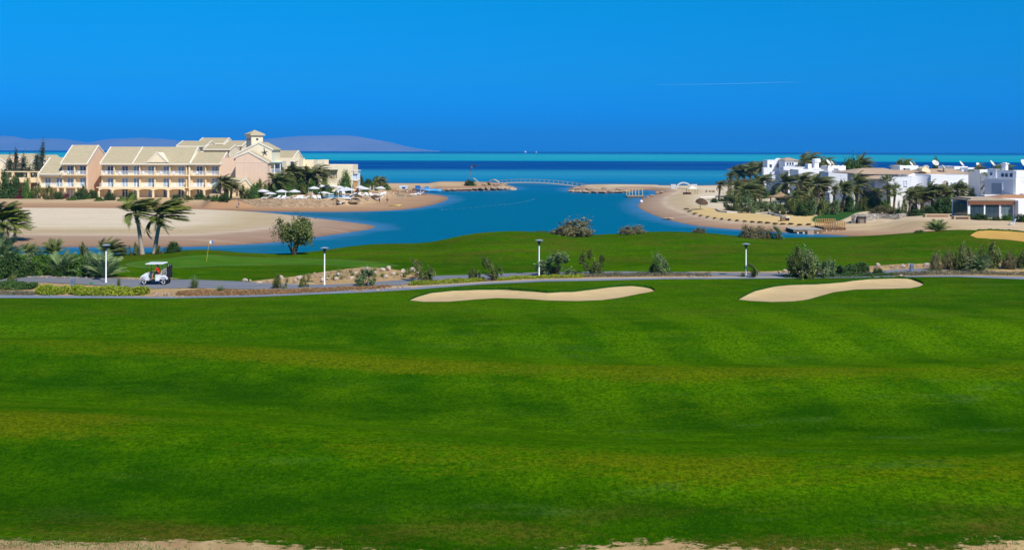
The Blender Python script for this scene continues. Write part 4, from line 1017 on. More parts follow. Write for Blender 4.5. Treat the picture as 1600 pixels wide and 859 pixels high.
m = MB(); m.box(-.04, .02, 1.6, 4.6, -.8, kz(299.8)); wloc('undercroft_shade', m, plain('deep_blue_shade', (.06, .12, .2), .2, 2))  # flat dark blue sheet painted in for the shade of the opening
m = MB(); m.shell(-2.6, -.8, 5.4, 8.6, -1, kz(303), .2, .2); wloc('garden_wall', m, WHITE)
m = MB(); m.prism([(7.6, kz(297)), (9.6, kz(296)), (9.6, -1), (7.0, -1)], 'x', -1.4, -1.1); wloc('stair_wall', m, WHITE)

# far villas on the skyline
for lab, a, b, yt, Y, d in (('small white rooftop beyond the tan hip roof', 1406, 1435, 258.8, 250, 6), ('white villa with a flat roof and rooftop dish behind the tiled roofs', 1491, 1512, 260.2, 236, 9),
                            ('white stepped villa beyond the tall leaning palm', 1512.5, 1531, 262, 232, 9), ('low white villa with a white tent roof beside the blue grey house', 1531, 1553, 265, 222, 8)):
    V = villa('white_villa', lab, (a + b) / 2, Y)
    vb(V, a, b, yt, Y, d, WHITE if Y < 240 or Y > 245 else LILAC)
    vb(V, a + (b - a) * .55, b - 1, yt + 4.5, Y - 3.2, 3, WHITE, 'terrace', par=.3)
    for p in (.25, .5, .8): slit(V, a + (b - a) * p, yt + (8 if p > .5 else 4), yt + (12 if p > .5 else 7.5), Y - (3.2 if p > .55 else 0), .6)
    if b == 1553:
        m = MB(); P = lambda q, w: (X_(q, Y - 4), Z_(w, Y - 4, q)); m.prism([P(1534, 272.5), P(1540, 268.6), P(1553, 268.2), P(1553, 272.4)], 'y', Y - 5.5, Y - 3.3); m.build('tent_roof', CANVAS, V)
        m = MB(); P = lambda q, w: (X_(q, 208), Z_(w, 208, q)); m.prism([P(1537, 288), P(1544, 277), P(1546, 276), P(1551.5, 288)], 'y', 208, 209); m.build('gable_front', WHITE, V)
# blue grey house turned from the sun
YB = 181.0
BH = thing('villa_house', 'blue grey shaded house with a recessed square panel and white corner pillar', 'villa', (X_(1584, YB), YB, 1.2), rz=th)
bz = lambda py: Z_(py, YB, 1580) - 1.2
def bl(nm, mb, mat, parent=None):
    ob = mb.build(nm, mat); ob.parent = parent or BH; return ob
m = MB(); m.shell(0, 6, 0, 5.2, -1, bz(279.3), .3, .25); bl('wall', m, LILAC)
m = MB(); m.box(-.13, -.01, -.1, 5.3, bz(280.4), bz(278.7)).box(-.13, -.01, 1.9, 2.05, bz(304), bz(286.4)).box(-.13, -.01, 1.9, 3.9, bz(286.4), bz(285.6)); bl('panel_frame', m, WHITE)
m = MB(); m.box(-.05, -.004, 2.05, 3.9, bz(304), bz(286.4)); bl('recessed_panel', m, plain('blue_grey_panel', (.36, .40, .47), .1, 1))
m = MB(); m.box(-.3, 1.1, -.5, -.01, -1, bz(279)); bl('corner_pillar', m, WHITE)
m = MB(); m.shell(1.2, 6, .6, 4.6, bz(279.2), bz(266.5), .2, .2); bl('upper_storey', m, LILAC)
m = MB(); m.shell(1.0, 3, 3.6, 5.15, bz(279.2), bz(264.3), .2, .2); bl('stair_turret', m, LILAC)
for y in (1.0, 1.8, 2.5):
    m = MB(); m.box(1.13, 1.22, y - .22, y + .22, bz(277), bz(271.5)); bl('window', m, PANE)
m = MB(); m.box(.93, 1.02, 4.3, 4.6, bz(275), bz(270.5)); bl('window', m, PANE)
m = MB(); m.box(1.05, 2.2, .0, .58, bz(279.1), bz(267)); bl('corner_pillar', m, WHITE)
m = MB(); m.box(2.6, 3.6, 2.6, 3.4, bz(266.6), bz(257)).box(2.45, 3.75, 2.45, 3.55, bz(257), bz(255.6)).box(2.75, 3.45, 2.75, 3.25, bz(255.6), bz(254.6)); bl('chimney', m, WHITE)
V = villa('villa_house', 'white house with dark sliding doors running off the picture edge', 1605, YB + 1)
vb(V, 1588, 1640, 281, YB + 1.5, 8, LILAC); vb(V, 1586.5, 1640, 278.8, YB + 5, 6, WHITE, 'upper_wall')
m = MB(); m.box(X_(1592.5, YB), X_(1606, YB), YB + 1.38, YB + 1.52, Z_(303, YB, 1600), Z_(290, YB, 1600)); f_ = m.build('sliding_door', WHITE, V)
m = MB(); m.box(X_(1594, YB), X_(1599, YB), YB + 1.33, YB + 1.37, Z_(302.5, YB, 1600), Z_(293, YB, 1600)); m.build('pane', PANE, f_)
vb(V, 1538.5, 1566, 304.8, YB - 3, 2, LILAC, 'garden_wall', par=.1); vb(V, 1579, 1640, 306, YB - 3, 3, WHITE, 'terrace', par=.2)

# glass pavilion beside the pool
YP = 163.0
PV = thing('glass_pavilion', 'flat roofed glass garden pavilion with a reed awning beside the small pool', 'pavilion', (X_(1548, YP), YP + 2.5, 1.8))
zg = Z_(340, YP, 1550)
m = MB(); m.box(X_(1511.5, YP), X_(1585, YP), YP - .3, YP + 6, Z_(313.5, YP, 1550), Z_(311.8, YP, 1550)); m.build('roof_slab', TAN, PV)
m = MB(); m.box(X_(1516, YP), X_(1560, YP), YP - .2, YP + 5.5, Z_(311.7, YP, 1540), Z_(309.6, YP, 1540)); m.build('reed_mat', PALEWOOD, PV)
m = MB(); m.box(X_(1512.5, YP), X_(1584, YP), YP - .24, YP - .1, Z_(319.8 , YP, 1550), Z_(313.6, YP, 1550)); m.build('awning', plain('rust_awning', (.22, .09, .045), .25, 3), PV)
for p, wd, mt in ((1514, .35, WHITE), (1538.3, .22, WHITE), (1562.5, .3, CANVAS), (1583.6, .2, WHITE)):
    m = MB(); m.box(X_(p, YP) - wd / 2, X_(p, YP) + wd / 2, YP - .05, YP + .25, zg - .6, Z_(313.6, YP, p)); m.build('post', mt, PV)
m = MB(); m.box(X_(1560.5, YP), X_(1564.5, YP), YP - .15, YP + .5, zg - .6, Z_(334, YP, 1562)); m.build('plinth', CANVAS, PV)
DG = glass('tinted_glass', (.035, .06, .08), .08); LG = glass('pale_tinted_glass', (.12, .17, .19), .08)
for a, b, mt in ((1516, 1522.4, DG), (1522.8, 1530.2, DG), (1530.6, 1537, DG), (1539.6, 1546, DG), (1546.4, 1553.4, DG), (1553.8, 1560.5, DG), (1564.5, 1570, LG), (1570.4, 1576, LG), (1576.4, 1582.6, LG)):
    m = MB(); m.box(X_(a, YP), X_(b, YP), YP + .05, YP + .1, zg - .5, Z_(319, YP, a)); m.build('glass_panel', mt, PV)
for k in range(3):
    m = MB(); m.box(X_(1513, YP), X_(1513, YP) + .05, YP + .4 + 1.75 * k, YP + 2.1 + 1.75 * k, zg - .5, Z_(319, YP, 1513)); m.build('side_glass', DG, PV)
m = MB(); m.box(X_(1512, YP), X_(1585, YP), YP + 5.6, YP + 5.8, zg - .6, Z_(313.6, YP, 1550)); m.build('back_wall', WHITE, PV)
AN = thing('villa_house', 'blank white annex wall with a low terracotta roof beside the glass pavilion', 'villa', (X_(1600, YP), YP + 3, 1.5))
m = MB(); m.shell(X_(1585.4, YP), X_(1660, YP), YP - 1.2, YP + 7, .8, Z_(313, YP, 1600), .1, .2); m.build('wall', WHITE, AN)
hip(AN, 1561, 1665, 311.6, 1588, 1640, 303.8, YP + 6.5, 8, plain('terracotta_roof', (.46, .25, .13), .2, .8, .85))
# small pool and planters
PL = thing('garden_pool', 'small blue garden pool with a pale rim beside the glass pavilion', 'pool', (X_(1502, 171), 171, 1.6))
a = [gp(1489, 335.6, 2.3), gp(1512, 335.8, 2.3), gp(1512, 331, 2.3), gp(1489, 331, 2.3)]
m = MB(); m.prism(a, 'z', .8, 2.3); m.build('rim', CREAM, PL)
cx = sum(p[0] for p in a) / 4; cy = sum(p[1] for p in a) / 4
m = MB(); m.prism([(cx + (p[0] - cx) * .8, cy + (p[1] - cy) * .7) for p in a], 'z', 2.304, 2.32)
m.build('water', glass('pool_water', (.12, .42, .62), .1), PL)
def planter(label, px0, px1, yt, yb, Y, mat, dep=1.0):
    r = thing('planter_wall', label, 'wall', (X_((px0 + px1) / 2, Y), Y, .8))
    m = MB(); m.box(X_(px0, Y), X_(px1, Y), Y, Y + dep, .8, Z_(yt, Y, px0)); m.build('body', plain('tan_planter', (.52, .38, .22), .12, 1), r)
    m = MB(); m.box(X_(px0 + 3, Y), X_(px1 - 3, Y), Y - .1, Y - .01, .8, Z_(yt + 1.6, Y, px0)); m.build('panel', mat, r)
planter('low wall with a brown panel and cream ends below the garden', 1446, 1484, 334.5, 339, 164, plain('brown_panel', (.30, .17, .10), .2, 2))
planter('low dark brown planter wall below the small pool', 1491, 1516, 337.6, 345, 159, plain('dark_brown_panel', (.13, .08, .06), .2, 2))
wall_line('garden_wall', 'grey rubble garden wall rising beside the little stone kiosk', [gp(1333, 346, 1.3), gp(1340, 345, 1.3), gp(1372, 344, 1.3), gp(1402, 345, 1.3), gp(1424, 342, 1.3)], .6, 2.35, GRUB, .4)
# ------------------------------------------------------------------ foliage
L_SILV = leafmat('silvery_leaves', (.04, .065, .022), (.11, .16, .055), (.22, .27, .12))
L_OLIVE = leafmat('olive_leaves', (.03, .045, .010), (.095, .12, .026), (.19, .2, .055))
L_DARK = leafmat('dark_leaves', (.012, .032, .006), (.034, .075, .012), (.07, .125, .022))
L_MID = leafmat('green_leaves', (.018, .05, .006), (.055, .12, .014), (.11, .18, .03))
L_YEL = leafmat('yellow_green_leaves', (.05, .09, .004), (.15, .19, .008), (.30, .30, .02))
L_RED = leafmat('russet_ground_cover', (.12, .06, .025), (.24, .12, .05), (.19, .18, .075))
L_GREY = leafmat('grey_ground_cover', (.05, .055, .03), (.12, .11, .065), (.2, .17, .11))
L_BROWN = leafmat('dry_olive_leaves', (.05, .045, .02), (.13, .115, .045), (.22, .18, .08))
L_BOUG = leafmat('magenta_leaves', (.05, .012, .018), (.16, .02, .04), (.05, .05, .015))
L_PALM = leafmat('palm_fronds', (.028, .042, .010), (.09, .105, .026), (.19, .18, .06), .25)
L_PALMG = leafmat('green_palm_fronds', (.03, .052, .008), (.10, .135, .018), (.26, .26, .05), .35)
L_PALMD = leafmat('dry_palm_fronds', (.12, .085, .03), (.28, .20, .08), (.4, .3, .14), .2)
L_CAS = leafmat('feathery_leaves', (.02, .03, .015), (.055, .07, .035), (.10, .115, .065))
BARK = plain('palm_trunk', (.26, .19, .125), .35, 2, .9, .05, .8, stretch=(1, 1, 7))
BARKP = plain('pale_palm_trunk', (.44, .36, .27), .3, 1.5, .9, .05, .8, stretch=(1, 1, 5))
STEM = plain('twig_bark', (.14, .10, .065), .3, 3, .9, .05, .5)

def clear_of_walls(px, py, fn):              # keeps a plant's foot in front of the building that stands behind it
    R = ((-60, 345, 310.5), (345, 440, 307), (440, 500, 303), (500, 552, 300.5)) if fn is GL else ((1247, 1292, 316), (1292, 1336, 319), (1336, 1384, 329.5), (1384, 1516, 331.5)) if fn is GR else ()
    for a, b, m in R:
        if a <= px < b and py > 288: return max(py, m)
    return py
def leaves(n, w, d, h, leaf, seed, lean=0.0, shape='dome', k=None, sharp=.5, hollow=.55, zlow=.0):
    """n small leaf faces gathered in clumps through a crown's volume"""
    r = np.random.RandomState(seed)
    k = k or max(6, n // 45)
    u = r.randn(k, 3); u /= np.linalg.norm(u, axis=1)[:, None]
    rad = hollow + (1 - hollow) * r.rand(k) ** .5
    c = u * rad[:, None]
    if shape == 'dome': c[:, 2] = np.abs(c[:, 2]) * .95 + zlow
    elif shape == 'ball': c[:, 2] = c[:, 2] * .5 + .5
    elif shape == 'column':
        z = r.rand(k); pr = np.sin(np.clip(z * 1.05 + .12, 0, 1) * math.pi) ** .7 * (1 - .45 * z)
        a = r.rand(k) * math.tau; c = np.stack([np.cos(a) * pr * rad, np.sin(a) * pr * rad, z], 1)
    cs = .13 + .2 * r.rand(k)
    idx = r.randint(0, k, n)
    p = c[idx] + r.randn(n, 3) * cs[idx][:, None] * sharp
    p[:, 2] = np.abs(p[:, 2])
    P = p * np.array([w / 2, d / 2, h])
    nrm = p * np.array([1, 1, .8]) + r.randn(n, 3) * .7 + np.array([.25 * lean, 0, .35])
    nrm /= np.linalg.norm(nrm, axis=1)[:, None]
    t = r.randn(n, 3) + np.array([.9 * abs(lean) + .01, 0, .5]); t -= (t * nrm).sum(1)[:, None] * nrm; t /= np.linalg.norm(t, axis=1)[:, None]
    b = np.cross(nrm, t)
    sz = leaf * (.6 + .8 * r.rand(n))[:, None]
    P[:, 0] += lean * w * .35 * (P[:, 2] / h) ** 1.5
    V = np.stack([P - t * sz, P + b * sz * .42, P + t * sz, P - b * sz * .42], 1).reshape(-1, 3)
    return V, np.arange(n * 4).reshape(n, 4)
def blades(n, h, spread, wid, seed, wind=0.0, base=.12, up=.5, seg=3):
    """arching blades or feathery young fronds from a tuft"""
    r = np.random.RandomState(seed); V = []; Q = []
    for i in range(n):
        a = r.rand() * math.tau; el = up + (1.45 - up) * r.rand(); L = h * (.6 + .5 * r.rand())
        d = np.array([math.cos(a) * math.cos(el) * spread, math.sin(a) * math.cos(el) * spread, math.sin(el)])
        p = np.array([math.cos(a) * base * r.rand(), math.sin(a) * base * r.rand(), 0.0])
        side = np.array([-math.sin(a), math.cos(a), 0]) * wid
        b0 = len(V)
        for j in range(seg + 1):
            t = j / seg; q = side * (1 - t * .92) * (.5 + .5 * min(1, t * 3 + .4))
            V += [p - q, p + q]
            p = p + d * L / seg; d = d + np.array([wind * .5, 0, -.28]) * (j + 1) / seg; d /= np.linalg.norm(d)
        for j in range(seg): Q.append([b0 + 2 * j, b0 + 2 * j + 1, b0 + 2 * j + 3, b0 + 2 * j + 2])
    return np.array(V), np.array(Q)
def frond(L, az, el, wind, seed, pairs=18, droop=1.1, ll=.3, dense=1.0):
    """one feather palm frond: a bent midrib with two rows of leaflets"""
    r = np.random.RandomState(seed)
    d = np.array([math.cos(az) * math.cos(el), math.sin(az) * math.cos(el), math.sin(el)])
    p = np.zeros(3); V = []; Q = []; seg = 9; pts = [p.copy()]; dirs = [d.copy()]
    for j in range(seg):
        p = p + d * L / seg; t = (j + 1) / seg
        d = d + np.array([wind * (.32 + .25 * t), wind * .05, -droop * .19 * (t + .25)]); d /= np.linalg.norm(d)
        pts.append(p.copy()); dirs.append(d.copy())
    pts = np.array(pts); dirs = np.array(dirs)
    for j in range(seg):
        s = np.cross(dirs[j], [0, 0, 1.0]); s /= np.linalg.norm(s) + 1e-9; w0, w1 = .035 * (1 - j / seg) + .008, .035 * (1 - (j + 1) / seg) + .008
        b = len(V); V += [pts[j] - s * w0, pts[j] + s * w0, pts[j + 1] + s * w1, pts[j + 1] - s * w1]; Q.append([b, b + 1, b + 2, b + 3])
    for i in range(pairs):
        t = .14 + .86 * (i + .5) / pairs; x = t * seg; j = min(seg - 1, int(x)); f = x - j
        o = pts[j] * (1 - f) + pts[j + 1] * f; dd = dirs[j] * (1 - f) + dirs[j + 1] * f
        s = np.cross(dd, [0, 0, 1.0]); s /= np.linalg.norm(s) + 1e-9; up = np.cross(s, dd)
        ln = L * ll * (math.sin(math.pi * min(1, t * .86 + .12)) ** .6) * (.85 + .3 * r.rand())
        for sg in (-1, 1):
            q = s * sg * .75 + dd * .75 + up * .12 + np.array([wind * .45, 0, -.30 - .15 * r.rand()]); q /= np.linalg.norm(q)
            wv = dd * (L * .6 / pairs) * dense
            b = len(V); V += [o - wv * .5, o + wv * .5, o + q * ln * .6 + wv * .35, o + q * ln]; Q.append([b, b + 1, b + 2, b + 3])
    return np.array(V), np.array(Q)
def join(parts):
    V = []; Q = []; n = 0
    for v, q in parts: V.append(v); Q.append(q + n); n += len(v)
    return np.concatenate(V), np.concatenate(Q)
def trunk_mb(h, r0, r1, lean=0.0, bend=0.0, seed=0, rings=14, boots=True):
    m = MB(); rr = random.Random(seed); pts = []; rad = []
    for i in range(rings + 1):
        t = i / rings; pts.append((lean * t + bend * math.sin(t * math.pi), .06 * math.sin(t * 5 + seed), h * t))
        rad.append((r0 * (1 - t) + r1 * t) * (1 + .09 * (i % 2)) * (1.25 if i == 0 else 1))
    m.tube(pts, rad, 8)
    if boots:                                                   # cut frond stubs under the crown
        for i in range(26):
            t = .72 + .28 * i / 26; a = i * 2.4; x = lean * t + bend * math.sin(t * math.pi); rd = r0 * (1 - t) + r1 * t
            c, s = math.cos(a), math.sin(a)
            m.bar((x + c * rd * .8, s * rd * .8, h * t - .05), (x + c * rd * 1.7, s * rd * 1.7, h * t + .18), .045, 4)
    return m
def crown_parts(L, n, wind, seed, pairs=16, sep=False, droop=1.1, spread=1.0, old=.15):
    r = random.Random(seed); out = []
    for i in range(n):
        t = i / (n - 1); el = 1.45 - 1.8 * t ** (1.15 if pairs > 20 else .9) + r.uniform(-.12, .12)
        out.append(frond(L * r.uniform(.82, 1.1), i * 2.39996 + r.uniform(-.3, .3), el, wind * r.uniform(.7, 1.3), seed * 77 + i, pairs, droop, .36 if pairs > 20 else .30, 2.1 if pairs > 20 else 1.6))
    return out
def palm_proto(h, L, n, wind, seed, mat=None, tmat=None, lean=0.0, bend=0.0, r0=.24, r1=.19, pairs=17, dry=4, name='date_palm', cat='palm tree'):
    root = thing(name, 'date palm', cat)
    trunk_mb(h, r0, r1, lean, bend, seed).build('trunk', tmat or BARK, root, smooth=True)
    V, Q = join(crown_parts(L, n, wind, seed, pairs)); V = V + np.array([lean, 0, h])
    npmesh('crown', V, Q, mat or L_PALM, root)
    if dry:
        fs = [frond(L * .75, i * math.tau / dry + seed, -.75, wind * .6, seed * 31 + i, 10, 1.3, .2) for i in range(dry)]
        V, Q = join(fs); npmesh('dead_fronds', V + np.array([lean, 0, h - .12]), Q, L_PALMD, root)
    return Proto(root)
PALMS = [palm_proto(3.6, 2.7, 34, .55, 1), palm_proto(4.2, 2.5, 30, .7, 2, lean=.3), palm_proto(3.2, 2.8, 36, .45, 3, lean=-.2, bend=.1), palm_proto(4.6, 2.4, 28, .8, 4, lean=.5), palm_proto(2.6, 2.6, 38, .5, 5)]
PALMH = [3.6, 4.2, 3.2, 4.6, 2.6]
def place_palm(k, px, py, ptop, label, fn=GR, group=None, width=1.0):
    """trunk foot at the pixel, crown reaching up to ptop"""
    py = clear_of_walls(px, py, fn)
    x, y, z = fn(px, py)
    tall = (py - ptop) * y / F
    hp = PALMH[k] + 1.25
    s = tall / hp
    return PALMS[k].place(x, y, z - .05, 0, (s * width * 1.2, s * width * 1.2, s), label, group)
GROVE = 'date palms in the grove before the white villas'
for k, px, py, pt, wd, lab in [
        (1, 1123, 313.7, 282.5, 1.0, 'date palm standing alone on the sandy terrace at the seaward edge of the grove'),
        (3, 1137, 309, 267, .8, 'thin tall date palm at the seaward edge of the grove against the sea'),
        (4, 1154, 282, 254, 1.1, 'dark palm at the sea end of the skyline clump beyond the grove'),
        (4, 1163, 282, 253, 1.1, 'second dark palm of the skyline clump beyond the grove'),
        (0, 1172, 283, 253.5, 1.0, 'middle dark palm of the skyline clump beyond the grove'),
        (4, 1181, 283, 254.5, 1.1, 'dark palm of the skyline clump nearest the domed villa'),
        (0, 1190, 284, 256, 1.0, 'dark palm rising just before the domed white villa wall'),
        (2, 1170, 329.5, 289, 1.15, 'broad date palm with a thick trunk by the white garden kerb'),
        (1, 1187.4, 320.5, 274, 1.1, 'date palm beside the thatched garden gazebo on its seaward side'),
        (0, 1228.4, 321.5, 275, 1.0, 'tall date palm with a pale trunk right in front of the thatched gazebo'),
        (4, 1211, 281, 256, 1.0, 'round dark palm crown against the domed white villa'),
        (1, 1250, 325, 270.5, 1.0, 'windswept date palm before the corner of the tank roofed villa'),
        (2, 1262, 322, 281, 1.0, 'leaning palm crown before the sloping villa stair'),
        (0, 1278.4, 327, 277, .95, 'slim date palm before the tank roofed villa with crossed fronds'),
        (1, 1284.5, 321, 277.5, 1.15, 'bushy windswept date palm between the tank roofed villa and the pale sloping wall'),
        (3, 1300.8, 333, 288, .7, 'gaunt date palm with few fronds before the pale sloping wall'),
        (1, 1317, 331, 283.5, .95, 'date palm at the foot of the stepped end of the pale sloping wall'),
        (2, 1245, 333, 300, .9, 'short stout palm in front of the gazebo shrubbery'),
        (0, 1152, 318, 285, .9, 'ragged palm rising out of the silvery scrub by the terrace'),
        (4, 1200, 300, 276, 1.1, 'palm crown behind the gazebo under the turret villa'),
        (4, 1238, 300, 272, 1.0, 'palm before the turret villa garden wall'),
        (0, 1341, 323.5, 276.8, .75, 'dark palm standing beside the white pillar of the large villa'),
        (1, 1419.8, 338, 296, .9, 'windswept palm at the end of the grey garden wall'),
        (2, 1430.8, 330, 293, .9, 'palm with a slender trunk before the bowed villa wall'),
        (4, 1441, 328.5, 294, 1.1, 'stout bushy palm before the bowed villa wall'),
        (0, 1455.8, 331, 288.5, .68, 'palm with upright crown at the joint of bowed and straight villa wall'),
        (1, 1464.8, 326, 289, .68, 'palm swept over the porch roof of the large villa'),
        (4, 1479, 313, 292, .68, 'palm crown showing above the porch with the timber gate'),
        (2, 1497.5, 326, 287, .68, 'palm with a pale twin trunk before the teal arched garden window'),
        (1, 1503.5, 325, 290, .68, 'slender palm beside the teal arched garden window'),
        (3, 1523, 312, 256.5, .75, 'tallest leaning palm bent over beside the end of the large villa'),
        (4, 1517, 308, 290.5, 1.1, 'low bushy palm at the end wall of the large villa'),
        (0, 1532, 306, 276, .9, 'feathery palm between the large villa and the blue grey house')]:
    place_palm(k, px, py, pt, lab, group=GROVE, width=wd)
for k, px, py, pt, lab in [(4, 1263, 262, 243, 'dark palm top rising behind the turret villa'), (4, 1287, 262, 250, 'palm top behind the rooftop water tank'), (4, 1330, 262, 254, 'palm top among the dark trees beyond the pale wall'),
                           (0, 1348, 264, 248, 'taller palm top beyond the large tan hip roof'), (4, 1411, 262, 252.5, 'palm top behind the small white rooftop'), (4, 1571, 278, 263, 'palm top beside the chimney of the blue grey house'),
                           (0, 1549, 290, 277, 'palm top before the white tent roof')]:
    x, y = X_(px, 262), 262.0; z = 2.0; s = (Z_(pt, 262, px) - z) / (PALMH[k] + 1.25)
    if px > 1500: y = 204.0 if px < 1560 else 176.0; x = X_(px, y); s = (Z_(pt, y, px) - z) / (PALMH[k] + 1.25)
    if px == 1571: x, y = X_(1566, 186), 186.5; s = (Z_(pt, y, px) - z) / (PALMH[k] + 1.25)
    PALMS[k].place(x, y, z, 0, (s * .8, s * .8, s), lab, 'palm tops on the villa skyline')
# fan palms beside the large villa
def fan_proto(h, R, n, seed):
    root = thing('fan_palm', 'fan palm', 'palm tree'); r = random.Random(seed)
    trunk_mb(h, .2, .15, .1, 0, seed).build('trunk', BARK, root, smooth=True)
    V = []; Q = []
    for i in range(n):
        a = i * 2.4; el = 1.25 - 1.9 * i / n; pl = R * .55
        d = np.array([math.cos(a) * math.cos(el), math.sin(a) * math.cos(el), math.sin(el)]); o = np.array([.1, 0, h]) + d * pl
        s = np.cross(d, [0, 0, 1]); s /= np.linalg.norm(s)
        b = len(V); e = np.array([.1, 0, h]); V += [e - s * .02, e + s * .02, o + s * .02, o - s * .02]; Q.append([b, b + 1, b + 2, b + 3])
        for k in range(13):
            t = (k - 6) / 6 * 1.5; q = d * math.cos(t) + s * math.sin(t) + np.array([.15, 0, -.18]); q /= np.linalg.norm(q)
            w = np.cross(q, [.3, .2, 1]); w /= np.linalg.norm(w); b = len(V); V += [o, o + q * R * .35 + w * .05, o + q * R * .62, o + q * R * .35 - w * .05]; Q.append([b, b + 1, b + 2, b + 3])
    npmesh('crown', np.array(V), np.array(Q), L_PALMG, root); return Proto(root)
FAN = fan_proto(3.4, 1.35, 26, 3)
for px, py, pt, lab in ((1389, 327, 277.2, 'tallest fan palm with a narrow crown at the corner of the large villa'), (1397.6, 327.5, 290, 'dark trunked fan palm before the white villa front'), (1371.2, 324, 296, 'short fan palm under the balcony of the large villa'), (1388, 327, 292, 'fan palm pressed close beside the tallest fan palm')):
    py = clear_of_walls(px, py, GR); x, y, z = GR(px, py); s = (py - pt) * y / F / 4.3; FAN.place(x, y, z, px * .3, s, lab, 'fan palms by the large villa')

# shrub kinds: prototypes of unit size, scaled where they stand
class Shrub:
    def __init__(s, name, mat, gen, cat='shrub', stems=0, sh=.35, lean=0.0, smat=None, up=0.0):
        root = thing(name, name, cat)
        V, Q = gen; V = V / np.array([np.percentile(np.abs(V[:, 0]), 96) * 2, np.percentile(np.abs(V[:, 1]), 96) * 2, np.percentile(V[:, 2], 98.5) / (1 - up)]) + np.array([0, 0, up]); npmesh('foliage', V, Q, mat, root)
        if stems:
            m = MB(); r = random.Random(len(V))
            for i in range(stems):
                a = i * math.tau / stems + r.random(); e = r.uniform(.1, .32)
                m.tube([(math.cos(a) * .03, math.sin(a) * .03, 0), (math.cos(a) * e * .5 + lean * .05, math.sin(a) * e * .5, sh * .55), (math.cos(a) * e + lean * .16, math.sin(a) * e, sh * 1.25)], [.035, .024, .012], 5)
            m.build('stem', smat or STEM, root)
        s.p = Proto(root)
    def at(s, px, py, wpx, hpx, label, fn=G, rz=None, group=None, dep=None):
        q = clear_of_walls(px, py, fn); hpx += q - py; py = q
        x, y, z = fn(px, py); k = y / F
        return s.p.place(x, y, z - .03, (px * .7) % 6.28 if rz is None else rz, (wpx * k, (dep or wpx) * k, hpx * k), label, group)
SH_SILV = Shrub('silver_shrub', L_SILV, leaves(2900, .9, .9, .9, .037, 1, 1.0, 'dome', k=18, zlow=.12, hollow=.35), stems=6, lean=1)
SH_SILV2 = Shrub('silver_shrub', L_SILV, leaves(2900, .85, .85, .85, .037, 2, 1.2, 'ball', k=15, hollow=.35), stems=5, lean=1)
SH_OLIVE = Shrub('olive_shrub', L_OLIVE, leaves(3000, .92, .92, .88, .037, 3, .6, 'dome', k=17, zlow=.05, hollow=.35), stems=6)
SH_DARK = Shrub('dark_shrub', L_DARK, leaves(3000, .92, .92, .9, .045, 4, 0, 'dome', hollow=.3), stems=5, sh=.2)
SH_MID = Shrub('green_shrub', L_MID, leaves(3000, .92, .92, .9, .045, 5, 0, 'dome', hollow=.3), stems=5, sh=.2)
SH_BROWN = Shrub('dry_shrub', L_BROWN, leaves(2300, .94, .94, .9, .045, 6, .2, 'dome', hollow=.35), stems=6, sh=.3)
SH_FAN = Shrub('spiky_shrub', L_OLIVE, blades(300, .95, 1.0, .02, 7, .5))
SH_FANS = Shrub('spiky_shrub', L_SILV, blades(300, .95, 1.0, .02, 8, .6))
SH_LEAN = Shrub('wind_bent_shrub', L_OLIVE, leaves(2200, .62, .6, .7, .031, 9, 1.8, 'ball', k=10, hollow=.3), stems=4, lean=2.2, sh=.3)
SH_BOUG = Shrub('bougainvillea', L_BOUG, leaves(1500, .92, .92, .9, .055, 10, 0, 'dome', hollow=.3), stems=4, sh=.2)
SH_TREE = Shrub('small_tree', L_OLIVE, leaves(5200, .88, .88, .72, .030, 12, .3, 'ball', k=46, hollow=.3), cat='tree', stems=7, sh=.42, up=.26)

def young(n, wind, seed, droop=.75, lo=.45): return join([frond(1.0, i * 2.39996 + seed, 1.4 - (1.4 - lo) * (i / n) ** .8, wind, seed * 53 + i, 16, droop, .30, 1.5) for i in range(n)])
SH_YP = Shrub('young_palm', L_SILV, young(22, .35, 4), cat='young palm')
SH_YPG = Shrub('young_palm', L_OLIVE, young(24, .45, 9), cat='young palm')
